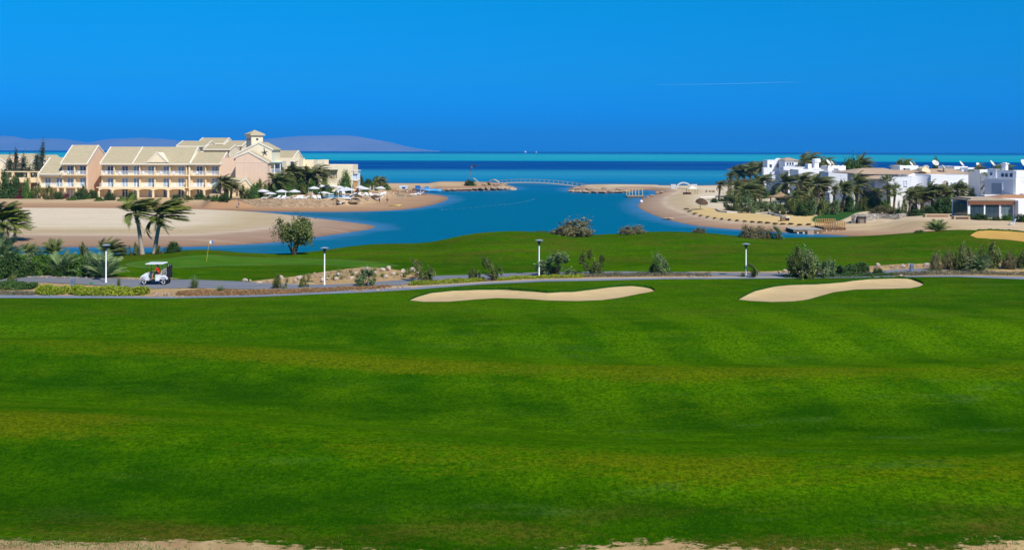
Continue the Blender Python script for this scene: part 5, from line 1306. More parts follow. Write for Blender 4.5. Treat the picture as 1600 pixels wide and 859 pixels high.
# shrubs along the road, each with what tells it apart
for S, px, py, w, h, lab in [
        (SH_FANS, 304, 450, 18, 20, 'blue grey spiky shrub at the roadside near the golf cart'),
        (SH_FANS, 344, 457.5, 15, 13, 'pale low shrub growing in the russet ground cover'),
        (SH_OLIVE, 438, 450.5, 21, 20, 'wind bent olive shrub at the road edge below the boulders'),
        (SH_OLIVE, 475, 448.6, 14, 18, 'narrow dark shrub between boulders and road, next to the lamp post'),
        (SH_SILV, 572, 446.5, 30, 28, 'bushy wind combed shrub at the road edge below the rocky bed'),
        (SH_LEAN, 668, 439, 44, 34, 'wind bent shrub at the tip of the rocky bed'),
        (SH_OLIVE, 742, 437.3, 19, 18, 'small rounded shrub in the yellow green verge'),
        (SH_LEAN, 776, 438, 42, 36, 'leaning shrub on the verge halfway to the lamp post'),
        (SH_SILV2, 868, 429, 50, 35, 'large silvery shrub leaning with the wind beside the lamp post'),
        (SH_FAN, 900, 431, 11, 11, 'tiny upright shrub between the large silvery one and the bent one'),
        (SH_LEAN, 926, 429, 40, 35, 'thin shrub bent far over above the bunker'),
        (SH_FAN, 963, 430, 10, 8, 'tiny green tuft on the verge beyond the bent shrub'),
        (SH_FAN, 998, 429.5, 9, 7, 'tiny pale tuft on the verge short of the round silver shrub'),
        (SH_SILV, 1036, 428.5, 28, 32, 'round silver shrub with upright branches by the road'),
        (SH_OLIVE, 1021, 427.5, 13, 15, 'dark little shrub leaning against the round silver shrub'),
        (SH_FAN, 1161, 433, 9, 9, 'tiny dark tuft at the foot of the lamp post'),
        (SH_LEAN, 1180, 433, 27, 22, 'small wind bent shrub just past the lamp post'),
        (SH_OLIVE, 1253, 434.5, 40, 46, 'biggest roadside shrub, dark and wispy, above the long bunker'),
        (SH_SILV, 1268, 434, 38, 44, 'pale wispy half of the big shrub clump above the long bunker'),
        (SH_SILV, 1290, 432.5, 28, 27, 'grey shrub between the big wispy clump and the clipped hedge'),
        (SH_DARK, 1303, 426, 13, 13, 'small dark bush behind the clipped hedge end'),
        (SH_DARK, 1372, 428, 17, 9, 'low dark cushion bush past the clipped hedge'),
        (SH_BROWN, 1462, 422, 17, 27, 'dark brownish bush, first of the row past the grey post box'),
        (SH_BROWN, 1482, 421, 20, 28, 'brownish bush with bare legs, second of the row'),
        (SH_OLIVE, 1499, 422, 18, 38, 'tall dark bush in the middle of the row'),
        (SH_BROWN, 1512, 419.5, 26, 34, 'brownish open bush behind the blue green one'),
        (SH_YP, 1530, 425, 42, 28, 'blue green spiky bush standing forward of the row'),
        (SH_OLIVE, 1544, 417.5, 36, 36, 'widest dark olive bush of the row with a leaning top'),
        (SH_BROWN, 1577, 420, 21, 25, 'grey brown bush beyond the white boulder'),
        (SH_OLIVE, 1597, 418.5, 26, 28, 'olive bush cut by the edge of the picture'),
        (SH_FANS, 1453, 425.5, 10, 8, 'little blue green tuft at the start of the bush row')]:
    S.at(px, py, w, h, lab, group='shrubs along the cart road')
# clipped hedge
def hedge(name, label, pxs, mat, n, leaf, h, fn=G, seed=1, cat='hedge'):
    """pxs: polyline of (px, py, halfwidth m)"""
    r = np.random.RandomState(seed); P = []
    pts = [(*fn(a, b), w) for a, b, w in pxs]
    for i in range(n):
        k = r.randint(0, len(pts) - 1); t = r.rand(); a, b = pts[k], pts[k + 1]
        w = a[3] * (1 - t) + b[3] * t; x = a[0] + (b[0] - a[0]) * t; y = a[1] + (b[1] - a[1]) * t; z = a[2] + (b[2] - a[2]) * t
        q = r.uniform(-1, 1); hh = h * (1 - abs(q) ** 3 * .7) * (.86 + .14 * math.sin(x * 2.1 + seed) + .08 * math.sin(x * 5.3))
        P.append((x + r.randn() * .03, y + q * w, z + hh * (r.rand() ** .45)))
    P = np.array(P); nr = r.randn(n, 3) * .6 + [0, -.35, .8]; nr /= np.linalg.norm(nr, axis=1)[:, None]
    t = r.randn(n, 3); t -= (t * nr).sum(1)[:, None] * nr; t /= np.linalg.norm(t, axis=1)[:, None]; b = np.cross(nr, t); s = leaf * (.6 + .8 * r.rand(n))[:, None]
    V = np.stack([P - t * s, P + b * s * .5, P + t * s, P - b * s * .5], 1).reshape(-1, 3)
    o = npmesh(name, V, np.arange(n * 4).reshape(n, 4), mat)
    return tag(o, label, cat) if label else o
hedge('clipped_hedge', 'rounded dark green clipped hedge beside the road', [(1312, 429, .9), (1330, 428.5, 1.1), (1355, 428.5, .9)], L_DARK, 3200, .10, 1.05, seed=3)
hedge('yellow_hedge', 'short yellow green hedge between road and kerb path, beside the grey post box', [(62, 457, .9), (85, 458, 1.5), (108, 457.5, .9)], L_YEL, 2600, .10, .6, seed=4)
hedge('yellow_hedge', 'long yellow green hedge between the grey post box and the golf cart', [(114, 457.5, .8), (140, 459, 1.5), (190, 459, 1.5), (230, 459.5, .7)], L_YEL, 4600, .10, .6, seed=5)
hedge('low_hedge', 'low dark green mound of ground shrubs at the picture edge by the road', [(-40, 450, 1.8), (10, 450, 1.8), (56, 451, .6)], L_DARK, 3600, .10, .55, seed=6)
hedge('low_hedge', 'dull brown green strip of low plants below the dark mound', [(-40, 458, .8), (20, 459, .9), (58, 459.5, .5)], L_GREY, 1800, .08, .2, seed=7)
def cover(name, pts, mat, n, h, seed, leaf=.07, fn=G):
    o = hedge(name, None, pts, mat, n, leaf, h, fn, seed); o['kind'] = 'stuff'; return o
cover('ground_cover', [(278, 460, .5), (310, 458, 1.6), (360, 458.5, 1.5), (420, 457.5, 1.3), (480, 455.5, 1.1), (540, 452.5, .9), (610, 449.5, .5)], L_RED, 9000, .24, 11)
cover('ground_cover', [(640, 445, .4), (670, 443.5, .9), (710, 441, 1.0), (740, 439.2, .9), (756, 438.5, .4)], L_YEL, 3600, .32, 12)
cover('ground_cover', [(778, 438, .4), (810, 435.5, .7), (860, 434, .8), (912, 432.5, .6)], L_YEL, 3400, .28, 13)
cover('ground_cover', [(912, 432, .6), (970, 431, .8), (1030, 430.5, .8), (1110, 431, .6)], L_GREY, 3200, .3, 14)
cover('ground_cover', [(1225, 433.2, .5), (1280, 433, .6), (1350, 432, .6), (1396, 430.5, .4)], L_DARK, 3000, .28, 15)  # dark leaf strip laid in for the low shadow along the kerb path
cover('ground_cover', [(1398, 430, .4), (1450, 428.8, .6), (1520, 428, .7), (1600, 430, .7), (1640, 431, .7)], L_GREY, 4200, .34, 16)
cover('dune_plants', [(700, 372.5, .5), (745, 364, .5), (790, 361.2, .5), (830, 361.6, .5), (866, 364.2, .5)], L_DARK, 2600, .24, 17, .06)

# lagoon side bushes
for S, px, py, w, h, lab in [
        (SH_TREE, 460, 398, 52, 57, 'rounded multi stemmed tree at the lagoon edge of the green'),
        (SH_DARK, 271.5, 394, 20, 16, 'round dark bush on the lagoon edge beside the twin palms'),
        (SH_OLIVE, 250, 396.5, 13, 12, 'small bush between the twin palm trunk and the round dark bush'),
        (SH_OLIVE, 209.5, 398.5, 14, 18, 'small upright bush beside the twin palms on the water side'),
        (SH_FAN, 192, 398.5, 18, 16, 'ragged low bush on the lagoon edge'),
        (SH_BROWN, 897, 367.8, 52, 25, 'broad tan green bush on the crest above the lagoon'),
        (SH_BROWN, 870, 365.6, 20, 8, 'low green bush at the edge of the broad tan one'),
        (SH_BROWN, 987, 364.6, 38, 12, 'low dry bush on the crest in the middle of the inlet view'),
        (SH_BROWN, 1093, 363.4, 20, 8, 'smallest dry bush peeping over the crest'),
        (SH_BROWN, 1171, 371.5, 26, 19, 'greyish bush on the crest near the jetty'),
        (SH_BROWN, 1190, 372, 26, 18, 'grey green bush joined to the greyish one on the crest'),
        (SH_SILV, 1216, 373, 24, 20, 'thin see through bush on the crest before the jetty'),
        (SH_YPG, 1464, 361.2, 36, 18, 'spiky green bush on the crest before the sand track'),
        (SH_MID, 1438, 363.3, 16, 4, 'flat green tuft on the crest before the sand track')]:
    S.at(px, py, w, h, lab, group='bushes on the lagoon edge')
# thicket on the left between green and road
for S, px, py, w, h, lab in [
        (SH_YP, 8, 420, 60, 52, 'big blue grey young palm at the picture edge of the thicket'),
        (SH_DARK, 22, 433, 36, 34, 'dark rounded bush in the thicket before the young blue palm'),
        (SH_SILV, 46, 428, 32, 40, 'tall grey bush of the thicket beside the dark rounded one'),
        (SH_YPG, 84, 398, 34, 25, 'feathery young palm by the water behind the thicket'),
        (SH_YPG, 46, 398, 34, 18, 'spiky crown by the water behind the grey bush'),
        (SH_MID, 72, 429, 32, 30, 'leafy green bush in the middle of the thicket'),
        (SH_YP, 100, 430, 58, 37, 'grey feathery young palm in the thicket'),
        (SH_DARK, 96, 431, 24, 18, 'dark low bush under the feathery young palm'),
        (SH_MID, 124, 430, 38, 26, 'dense green bush before the putting green'),
        (SH_OLIVE, 131.5, 398.5, 15, 19, 'small olive bush standing alone by the water'),
        (SH_SILV, 148, 433, 30, 40, 'tall silver bush with bare stems next to the lamp post'),
        (SH_YP, 164, 434, 58, 40, 'wispy silver bush right behind the lamp post'),
        (SH_YPG, 171, 399, 50, 27, 'wide feathery bush by the water behind the lamp post'),
        (SH_OLIVE, 19, 439.5, 14, 12, 'small bush at the road edge below the thicket'),
        (SH_FAN, 185.7, 448.6, 8, 18, 'little upright plant at the road edge beside the yellow hedge'),
        (SH_DARK, 56, 430, 24, 20, 'dark bush filling the gap behind the grey one'),
        (SH_OLIVE, 115, 428, 24, 30, 'olive bush between feathery palm and dense green bush'),
        (SH_DARK, -6, 436, 34, 30, 'dark bush cut by the picture edge')]:
    S.at(px, py, w, h, lab, group='bushes of the roadside thicket')

# the four near palms, every frond a part of its own
def near_palm(label, px, py, ptop, lean_px, L, n, wind, seed, cover_px=0):
    x, y, z = G(px, py); k = y / F; h = (py - ptop) * k; lean = lean_px * k
    root = thing('windswept_palm', label, 'palm tree', (0, 0, 0), 'windswept palms on the lagoon edge')
    trunk_mb(h, .25, .155, lean, lean * -.12, seed, 20).build('trunk', BARKP, root, smooth=True)
    fs = crown_parts(L, n, wind, seed, 32, droop=.42)
    for i, (V, Q) in enumerate(fs):
        npmesh('frond', V + np.array([lean, 0, h]), Q, L_PALMG if i % 4 else L_PALM, root)
    for i in range(3):
        V, Q = frond(L * .8, i * 2.1 + seed, -.5, wind * .4, seed * 13 + i, 14, 1.3, .2); npmesh('dead_frond', V + np.array([lean, 0, h - .2]), Q, L_PALMD, root)
    root.location = (x, y, z - .1); return root
near_palm('paler twin palm with a straight thin trunk before the lagoon', 222.5, 397.5, 331, -11, 2.75, 36, .8, 3)
near_palm('fuller twin palm with a curved leaning trunk before the lagoon', 241, 396.5, 336, 12, 3.25, 44, .9, 7)
near_palm('windswept palm over the thicket with a bare pale trunk', 22, 397, 350, 2, 2.5, 28, .6, 12)
near_palm('thick windswept palm half cut by the picture edge', 0, 398, 345, 4, 2.9, 32, .6, 15)
# hotel garden
HG = 'bushes of the hotel garden'
for S, px, py, w, h, lab in [
        (SH_DARK, 8, 301, 18, 30, 'dark garden tree at the picture edge before the colonnade'), (SH_DARK, 24, 300, 15, 26, 'dark green bush before the first colonnade pillars'), (SH_MID, 42, 301, 15, 20, 'green bush before the colonnade end'),
        (SH_BOUG, 33, 309, 16, 12, 'magenta bougainvillea mound before the colonnade'), (SH_BOUG, 22, 307, 12, 9, 'smaller magenta bougainvillea beside the mound'), (SH_OLIVE, 62, 306, 20, 18, 'grey olive shrub before the low hotel wing'),
        (SH_OLIVE, 76, 306, 16, 15, 'second olive shrub before the low hotel wing'), (SH_MID, 50, 309, 12, 8, 'low bright bush on the sand before the low wing'), (SH_DARK, 91, 311.5, 14, 12, 'round dark bush before the apart hotel block'),
        (SH_BOUG, 103, 310, 10, 9, 'reddish bush before the apart hotel block'), (SH_DARK, 123, 312, 17, 13, 'widest round dark bush before the apart block'), (SH_OLIVE, 130, 302, 16, 11, 'shrub at the foot of the tall pink gable'),
        (SH_DARK, 145, 307, 15, 10, 'dark bush between the two hotel blocks'), (SH_MID, 136, 311, 14, 6, 'low green bush below the pink gable'), (SH_DARK, 172, 313, 16, 12, 'round dark bush before the first arches of the long block'),
        (SH_MID, 190, 314, 12, 7, 'low green bush before the long block arches'), (SH_DARK, 205, 313, 15, 13, 'dark bush beside the twin palm crown'), (SH_OLIVE, 292, 313, 18, 8, 'olive bush before the last arch of the long block'),
        (SH_DARK, 312, 312, 16, 10, 'dark bush before the two room bay'), (SH_DARK, 351, 313.5, 17, 11, 'round dark bush at the foot of the pink link wall'), (SH_MID, 337, 313, 14, 8, 'green bush at the corner of the terrace wall'),
        (SH_BROWN, 78, 312, 14, 7, 'low yellowing bush on the sand before the low wing'), (SH_MID, 112, 313, 13, 6, 'low sprawling green bush before the apart block'), (SH_OLIVE, 324, 313, 14, 8, 'olive bush before the last arches'), (SH_DARK, 275, 313, 14, 9, 'dark bush before the pedimented part of the block'), (SH_MID, 155, 314, 14, 6, 'low green bush between the blocks near the sand'),
        (SH_OLIVE, 383, 311, 20, 20, 'olive tree before the little gabled porch'), (SH_MID, 396, 310, 17, 16, 'green bush before the pink gable'), (SH_OLIVE, 410, 308, 22, 26, 'grey green tree at the foot of the pink gable'), (SH_DARK, 428, 309, 18, 12, 'dark bush under the hotel balconies'),
        (SH_MID, 446, 305, 26, 30, 'green tree behind the first parasols'), (SH_DARK, 470, 297, 30, 30, 'dark spreading garden tree beside the date palms'), (SH_OLIVE, 455, 297, 22, 26, 'brownish tree in the hotel garden'), (SH_MID, 487, 297, 24, 28, 'green tree before the low cream wall'),
        (SH_MID, 508, 294, 14, 20, 'green tree at the corner of the ivory beach club'), (SH_MID, 540.5, 293, 18, 24, 'bright round tree against the ivory beach club wall'), (SH_DARK, 563, 291, 10, 16, 'dark small tree beside the white beach hut'),
        (SH_MID, 588, 290, 13, 14, 'green tree at the beach end of the garden'), (SH_DARK, 576, 292, 14, 12, 'dark bush behind the closed parasols'), (SH_MID, 600, 291, 8, 8, 'small bush at the beach end of the garden'), (SH_DARK, 557, 302, 9, 10, 'dark bush among the parasols'), (SH_OLIVE, 497, 304, 12, 10, 'olive bush beside the pool'), (SH_DARK, 502, 311, 6, 10, 'little dark cypress like bush at the pool corner')]:
    S.at(px, py, w, h, lab, fn=GL, group=HG)
for S, px, py, w, h, lab in [(SH_MID, 437, 305, 22, 30, 'tall green tree right beside the hotel balconies'), (SH_DARK, 462, 300, 20, 28, 'dark green tree between the two garden date palms'), (SH_OLIVE, 480, 299, 28, 34, 'brownish green tree before the low cream wall'), (SH_MID, 400, 309, 20, 22, 'green tree against the pink gable wall'), (SH_DARK, 390, 311, 16, 14, 'dark bush below the olive tree at the porch'), (SH_MID, 418, 307, 16, 20, 'light green tree below the hotel balconies'), (SH_OLIVE, 470, 304, 20, 16, 'olive bush behind the terrace parasols'), (SH_MID, 426, 305, 14, 22, 'slim green tree at the corner of the pink gable'), (SH_MID, 516, 305, 12, 12, 'green bush among the parasols before the beach club'), (SH_OLIVE, 527, 306, 10, 9, 'olive bush between the tall parasol and the pool'), (SH_MID, 572, 300, 14, 12, 'green bush behind the last parasols of the row'), (SH_OLIVE, 585, 298, 14, 14, 'olive bush beside the twin closed parasols'), (SH_MID, 604, 297, 12, 9, 'green bush behind the straw windbreaks'), (SH_DARK, 433, 306, 14, 14, 'dark bush behind the first terrace sunbeds'), (SH_MID, 488, 304, 18, 20, 'green tree beside the cream pool corner parasol'), (SH_OLIVE, 549, 301, 10, 12, 'olive bush behind the pool end parasol')]:
    S.at(px, py, w, h, lab, fn=GL, group=HG)
for k, px, py, pt, lab in ((2, 352, 311, 277, 'stout date palm at the corner of the two room bay'), (4, 361, 311, 284, 'short date palm against the pink link wall'), (1, 448, 300, 261, 'taller date palm beside the hotel balconies'), (4, 435, 303, 271, 'date palm before the hotel balconies'), (0, 459, 299, 261, 'date palm with bright crown in the hotel garden'), (4, 493, 296, 261, 'date palm by the ivory beach club corner'), (4, 594, 296, 277, 'ragged palm at the beach end of the hotel garden')):
    place_palm(k, px, py, pt, lab, GL, 'date palms of the hotel garden')
def feather_tree(label, px, py, w, h, seed, Y=262):
    x = X_(px, Y); z = .5; k = Y / F; r = thing('feathery_tree', label, 'tree', (x, Y, z), 'feathery trees behind the colonnade')
    V, Q = leaves(3000, w * k * 1.7, w * k * 1.5, h * k * .92, .22, seed, .1, 'column', k=60, hollow=.3); V[:, 2] += h * k * .08
    npmesh('crown', V, Q, L_CAS, r)
    t = MB(); t.tube([(x, Y, z), (x, Y, z + h * k * .9)], [.2, .03], 6); t.build('trunk', STEM, r)
feather_tree('broad feathery tree behind the first colonnade pillars', 14, 298, 22, 54, 1, 272); feather_tree('dark slim feathery tree beside the broad one', 24, 298, 13, 62, 2, 274); feather_tree('middle feathery tree with a bushy crown behind the colonnade', 35.5, 298, 20, 55, 3, 272)
feather_tree('tallest slender feathery tree behind the colonnade', 66, 298, 14, 74, 4, 274); feather_tree('shorter feathery tree leaning on the tallest one', 56, 298, 20, 58, 5, 272); feather_tree('bushy low feathery tree between the tall ones', 45, 298, 12, 36, 6, 271)
# scrub before the villas
VG = 'scrub and garden bushes before the villas'
for S, px, py, w, h, lab in [
        (SH_SILV, 1143, 329, 26, 24, 'silvery scrub at the seaward end by the white kerb'), (SH_OLIVE, 1156, 331, 22, 27, 'olive scrub behind the white kerb'), (SH_OLIVE, 1180, 329, 22, 22, 'scrub between the thick trunked palm and the next'), (SH_SILV, 1196, 331, 28, 17, 'grey scrub before the gazebo'),
        (SH_SILV, 1215, 333, 26, 19, 'grey scrub below the gazebo roof'), (SH_OLIVE, 1232, 335, 24, 19, 'olive scrub below the gazebo palm'), (SH_DARK, 1256, 336.5, 24, 20, 'dark bush behind the lawn edge'), (SH_OLIVE, 1272, 336, 24, 26, 'yellowish olive bush before the tank roofed villa'),
        (SH_OLIVE, 1292, 333, 22, 18, 'olive bush before the pale sloping wall'), (SH_BROWN, 1308, 331, 20, 18, 'dry bush between the two palms by the sloping wall'), (SH_DARK, 1330, 331, 18, 22, 'dark bush at the foot of the shaded stair'), (SH_OLIVE, 1347, 329, 18, 30, 'tall grey bush under the palm by the white pillar'),
        (SH_MID, 1360, 326, 18, 18, 'green bush under the villa balcony'), (SH_BROWN, 1379, 336, 36, 14, 'wide brownish green bush topping the grey garden wall'), (SH_DARK, 1403, 340, 12, 15, 'dark agave like bush before the grey wall'), (SH_MID, 1374, 328, 16, 16, 'light green bush by the short fan palm'),
        (SH_OLIVE, 1410, 333, 14, 22, 'pale twiggy bush against the white villa front'), (SH_DARK, 1433, 337, 22, 10, 'dark low bush at the foot of the garden palms'), (SH_MID, 1428, 326, 14, 10, 'bright green bush under the bowed wall'), (SH_DARK, 1475, 333.5, 30, 24, 'large round dark bush before the timber gate'),
        (SH_MID, 1490, 331, 14, 14, 'green bush beside the timber gate'), (SH_MID, 1509, 331, 14, 12, 'green bush beside the teal arched window'), (SH_DARK, 1454, 334, 16, 11, 'dark bush below the palm at the wall joint'), (SH_DARK, 1533, 343.5, 22, 9, 'dark bush before the pavilion glass'), (SH_DARK, 1556, 344.5, 14, 6, 'low dark bush at the pavilion post'),
        (SH_MID, 1575, 344.5, 22, 9, 'green mound before the pavilion'), (SH_DARK, 1597, 347, 20, 12, 'dark green mound before the annex wall'), (SH_DARK, 1512, 342, 18, 7, 'dark creeping bush by the brown planter'), (SH_DARK, 1165, 312, 24, 20, 'dark bush deep in the grove'),
        (SH_MID, 1203, 301, 26, 14, 'bright green bush behind the gazebo'), (SH_MID, 1242, 303, 20, 16, 'green bush on the far side of the gazebo'), (SH_DARK, 1180, 299, 30, 16, 'dark bush band in the middle of the grove'), (SH_OLIVE, 1222, 290, 26, 14, 'olive bush under the turret villa'), (SH_OLIVE, 1150, 300, 22, 16, 'olive bush at the sea side of the grove'),
        (SH_DARK, 1116, 316.5, 10, 7, 'little dark bush on the sand terrace'), (SH_DARK, 1129, 315, 14, 5, 'flat dark bush beside the lone palm'), (SH_BROWN, 1165, 287, 36, 8, 'brown scrub under the skyline palms'), (SH_DARK, 1300, 262, 16, 10, 'dark roof garden bush behind the pale wall'), (SH_DARK, 1318, 302, 16, 18, 'dark bush beside the stepped wall end'),
        (SH_MID, 1542, 303, 20, 14, 'green garden bush before the tent roofed villa'), (SH_OLIVE, 1549, 296, 18, 14, 'olive garden bush below the tent roof'), (SH_DARK, 1260, 310, 22, 22, 'dark bush between gazebo and tank roofed villa'), (SH_DARK, 1290, 312, 20, 18, 'dark bush behind the bushy windswept palm'), (SH_OLIVE, 1307, 318, 14, 16, 'bush at the foot of the gaunt palm'), (SH_DARK, 1190, 310, 24, 16, 'dark bush behind the grey scrub'), (SH_DARK, 1230, 313, 30, 12, 'dark bush in the shade of the gazebo')]:
    S.at(px, py, w, h, lab, fn=GR, group=VG)
for S, px, py, w, h, lab in [(SH_SILV, 1168, 333, 26, 30, 'tall silver scrub before the thick trunked palm'), (SH_OLIVE, 1199, 327, 24, 12, 'olive scrub on the seaward side of the gazebo'), (SH_SILV, 1226, 329, 28, 11, 'silver scrub right under the gazebo eaves'), (SH_OLIVE, 1246, 334, 26, 26, 'olive scrub around the short stout palm'), (SH_SILV, 1264, 336, 24, 24, 'silver scrub behind the lawn edge'), (SH_OLIVE, 1283, 334, 26, 24, 'olive scrub around the slim date palm'),
        (SH_SILV, 1300, 334, 22, 22, 'silver scrub at the foot of the gaunt palm'), (SH_MID, 1160, 316, 26, 24, 'green bush deep in the seaward grove'), (SH_OLIVE, 1175, 306, 30, 22, 'olive bush in the heart of the grove'), (SH_OLIVE, 1195, 296, 30, 18, 'olive bush below the domed villa'), (SH_MID, 1218, 305, 28, 14, 'green bush behind the gazebo peak'), (SH_DARK, 1252, 318, 20, 20, 'dark bush beside the gazebo and the corner palm'), (SH_OLIVE, 1270, 312, 26, 26, 'olive bush before the villa stair'),
        (SH_OLIVE, 1140, 313, 18, 14, 'olive bush beside the lone terrace palm'), (SH_MID, 1240, 290, 22, 16, 'green bush before the turret villa garden wall'), (SH_BROWN, 1148, 289, 30, 9, 'brown scrub on the dune under the skyline palms'), (SH_OLIVE, 1312, 326, 16, 26, 'olive bush between the last two grove palms'), (SH_DARK, 1322, 328, 16, 20, 'dark bush beside the palm at the stepped wall end'), (SH_DARK, 1352, 327, 16, 22, 'dark bush at the villa undercroft'), (SH_OLIVE, 1366, 330, 20, 16, 'olive bush at the end of the lawn'),
        (SH_MID, 1386, 330, 18, 18, 'green bush around the fan palm trunks'), (SH_OLIVE, 1445, 333, 18, 12, 'olive bush beneath the stout bushy palm'), (SH_DARK, 1462, 330, 16, 16, 'dark bush beneath the palm at the porch'), (SH_MID, 1520, 312, 18, 18, 'green bush at the foot of the tallest leaning palm'), (SH_MID, 1530, 309, 18, 18, 'green bush between large villa and blue grey house'), (SH_DARK, 1515, 318, 16, 12, 'dark bush behind the pavilion roof'), (SH_OLIVE, 1230, 281, 16, 14, 'olive bush between the two far white villas'), (SH_OLIVE, 1190, 286, 26, 10, 'olive scrub before the domed villa wall')]:
    S.at(px, py, w, h, lab, fn=GR, group=VG)
for px, py, w, h, lab in ((1322, 262, 20, 10, 'dark tree crown beyond the low white rooftop'), (1338, 263, 24, 13, 'broad dark tree crown before the navy sea'), (1415, 264, 18, 8, 'dark tree crown by the small white rooftop'), (1462, 263, 14, 11, 'dark tree crown behind the tiled roofs')):
    Y = 256.0; x = X_(px, Y); k = Y / F; zt = Z_(py - h, Y, px); SH_DARK.p.place(x, Y, 1.6, px, (w * k, w * k, zt - 1.6), lab, VG)
# ------------------------------------------------------------------ golf cart, its driver and the bags
CARTW = plain('white_gelcoat', (.80, .81, .82), .04, 2, .3, .5, .03)
RUBBER = plain('black_rubber', (.012, .012, .013), .2, 5, .7, .3, .1)
BLACKP = plain('black_plastic', (.018, .018, .02), .15, 4, .5, .4, .05)
SEATM = plain('stone_vinyl', (.6, .57, .5), .08, 4, .5, .3, .05)
def wheel_lathe(mb, prof, x, y, z, n=18):
    vs = []
    for r, dy in prof:
        vs += [(x + r * math.cos(k * math.tau / n), y + dy, z + r * math.sin(k * math.tau / n)) for k in range(n)]
    m = len(prof)
    fs = [(i * n + k, (i + 1) * n + k, (i + 1) * n + (k + 1) % n, i * n + (k + 1) % n) for i in range(m - 1) for k in range(n)]
    fs += [tuple(range(n)), tuple(range((m - 1) * n, m * n))[::-1]]
    mb.add(vs, fs)
cx_, cy_, cz_ = G(244, 444.2)
def skin_body(name, nodes, edges, mat, parent, sub=2):
    keys = list(nodes); ix = {k: i for i, k in enumerate(keys)}
    me = bpy.data.meshes.new(name); me.from_pydata([nodes[k][:3] for k in keys], [(ix[a], ix[b]) for a, b in edges], [])
    me.materials.append(mat)
    o = bpy.data.objects.new(name, me); COL.objects.link(o); o.parent = parent
    md = o.modifiers.new('Skin', 'SKIN'); md.use_smooth_shade = True
    lay = me.skin_vertices[0].data
    for i, k in enumerate(keys):
        r = nodes[k][3]; lay[i].radius = (r, r) if not isinstance(r, tuple) else r; lay[i].use_root = (i == 0)
    ss = o.modifiers.new('Subdivision', 'SUBSURF'); ss.levels = sub; ss.render_levels = sub
    return o
SKIN = plain('skin', (.48, .26, .17), .06, 6, .55, .3, .03)
def make_person(label, loc, rz, pose, shirt, legsm, hair=(.03, .02, .015), hat=None, bare=False, group=None):
    root = thing('person', label, 'person', (0, 0, 0), group)
    N = dict(pose)
    def hand(sd, w, fdir, pd):                       # a palm, four unequal curled fingers and a thumb
        n = {}; e = []
        f = Vector(fdir).normalized(); pn = Vector(pd).normalized(); s = f.cross(pn)
        w = Vector(w)
        n['palm' + sd] = (*(w + f * .06), .028); e.append(('wrist' + sd, 'palm' + sd))
        for i, (off, L) in enumerate(((-.03, .068), (-.01, .078), (.01, .073), (.03, .058))):
            a = w + f * .095 + s * off; b = a + f * L * .5 + pn * L * .12; c = b + f * L * .3 + pn * L * .45
            for t, q, r in (('a', a, .0095), ('b', b, .009), ('c', c, .0075)): n[f'f{sd}{i}{t}'] = (*q, r)
            e += [('palm' + sd, f'f{sd}{i}a'), (f'f{sd}{i}a', f'f{sd}{i}b'), (f'f{sd}{i}b', f'f{sd}{i}c')]
        a = w + f * .045 - s * .042 + pn * .012; b = a + f * .04 - s * .016 + pn * .02
        n[f'th{sd}a'] = (*a, .011); n[f'th{sd}b'] = (*b, .009); e += [('palm' + sd, f'th{sd}a'), (f'th{sd}a', f'th{sd}b')]
        return n, e
    E = [('pelvis', 'waist'), ('waist', 'chest'), ('chest', 'neck'), ('neck', 'jaw'), ('jaw', 'head'), ('head', 'crown')]
    for sd in 'LR':
        E += [('chest', 'sh' + sd), ('sh' + sd, 'el' + sd), ('el' + sd, 'wrist' + sd), ('pelvis', 'hip' + sd), ('hip' + sd, 'knee' + sd), ('knee' + sd, 'ank' + sd), ('ank' + sd, 'toe' + sd)]
        w = Vector(N['wrist' + sd][:3]); e_ = Vector(N['el' + sd][:3]); f = (w - e_).normalized()
        n2, e2 = hand(sd, w, f, Vector((-.4, 0, -1)) - f * f.dot(Vector((-.4, 0, -1)))); N.update(n2); E += e2
    skin_body('body', N, E, SKIN, root)
    g = lambda k, dr: (*N[k][:3], N[k][3] + dr)
    mid = lambda a, b, t, r: (*(Vector(N[a][:3]).lerp(Vector(N[b][:3]), t)), r)
    if shirt:
        ns = {'waist': g('waist', .022), 'pelvis': (*(Vector(N['pelvis'][:3]) + Vector((0, 0, .03))), N['pelvis'][3] + .02), 'chest': g('chest', .02)}
        ns['collar'] = mid('chest', 'neck', .55, .065)
        es = [('waist', 'pelvis'), ('waist', 'chest'), ('chest', 'collar')]
        for sd in 'LR':
            ns['sh' + sd] = g('sh' + sd, .018); ns['sl' + sd] = mid('sh' + sd, 'el' + sd, .75, .062); es += [('chest', 'sh' + sd), ('sh' + sd, 'sl' + sd)]
        skin_body('shirt', ns, es, shirt, root)
    if legsm:
        nt = {'pelvis': g('pelvis', .016)}; et = []
        for sd in 'LR':
            nt['hip' + sd] = g('hip' + sd, .016); nt['kn' + sd] = mid('hip' + sd, 'knee' + sd, .85, .076); et += [('pelvis', 'hip' + sd), ('hip' + sd, 'kn' + sd)]
        skin_body('shorts', nt, et, legsm, root)
    h = Vector(N['head'][:3]); fw = (Vector(N['nose'][:3]) - h).normalized() if 'nose' in N else Vector((-1, 0, 0))
    hm = plain('dark_hair' if hair[0] < .1 else 'grey_hair', hair, .2, 8, .6)
    m = MB(); m.lathe([(.02, .125), (.075, .105), (.1, .06), (.106, .02), (.1, -.03), (.07, -.07)], 12, (h.x - fw.x * .022, h.y - fw.y * .022, h.z + .01)); m.build('hair', hm, root, True)
    face = MB(); side = Vector((-fw.y, fw.x, 0))
    for sg in (-1, 1):
        p = h + fw * .088 + side * .033 * sg + Vector((0, 0, .012)); face.lathe([(.004, -.008), (.011, 0), (.004, .008)], 6, tuple(p))
    face.build('eyes', BLACKP, root)
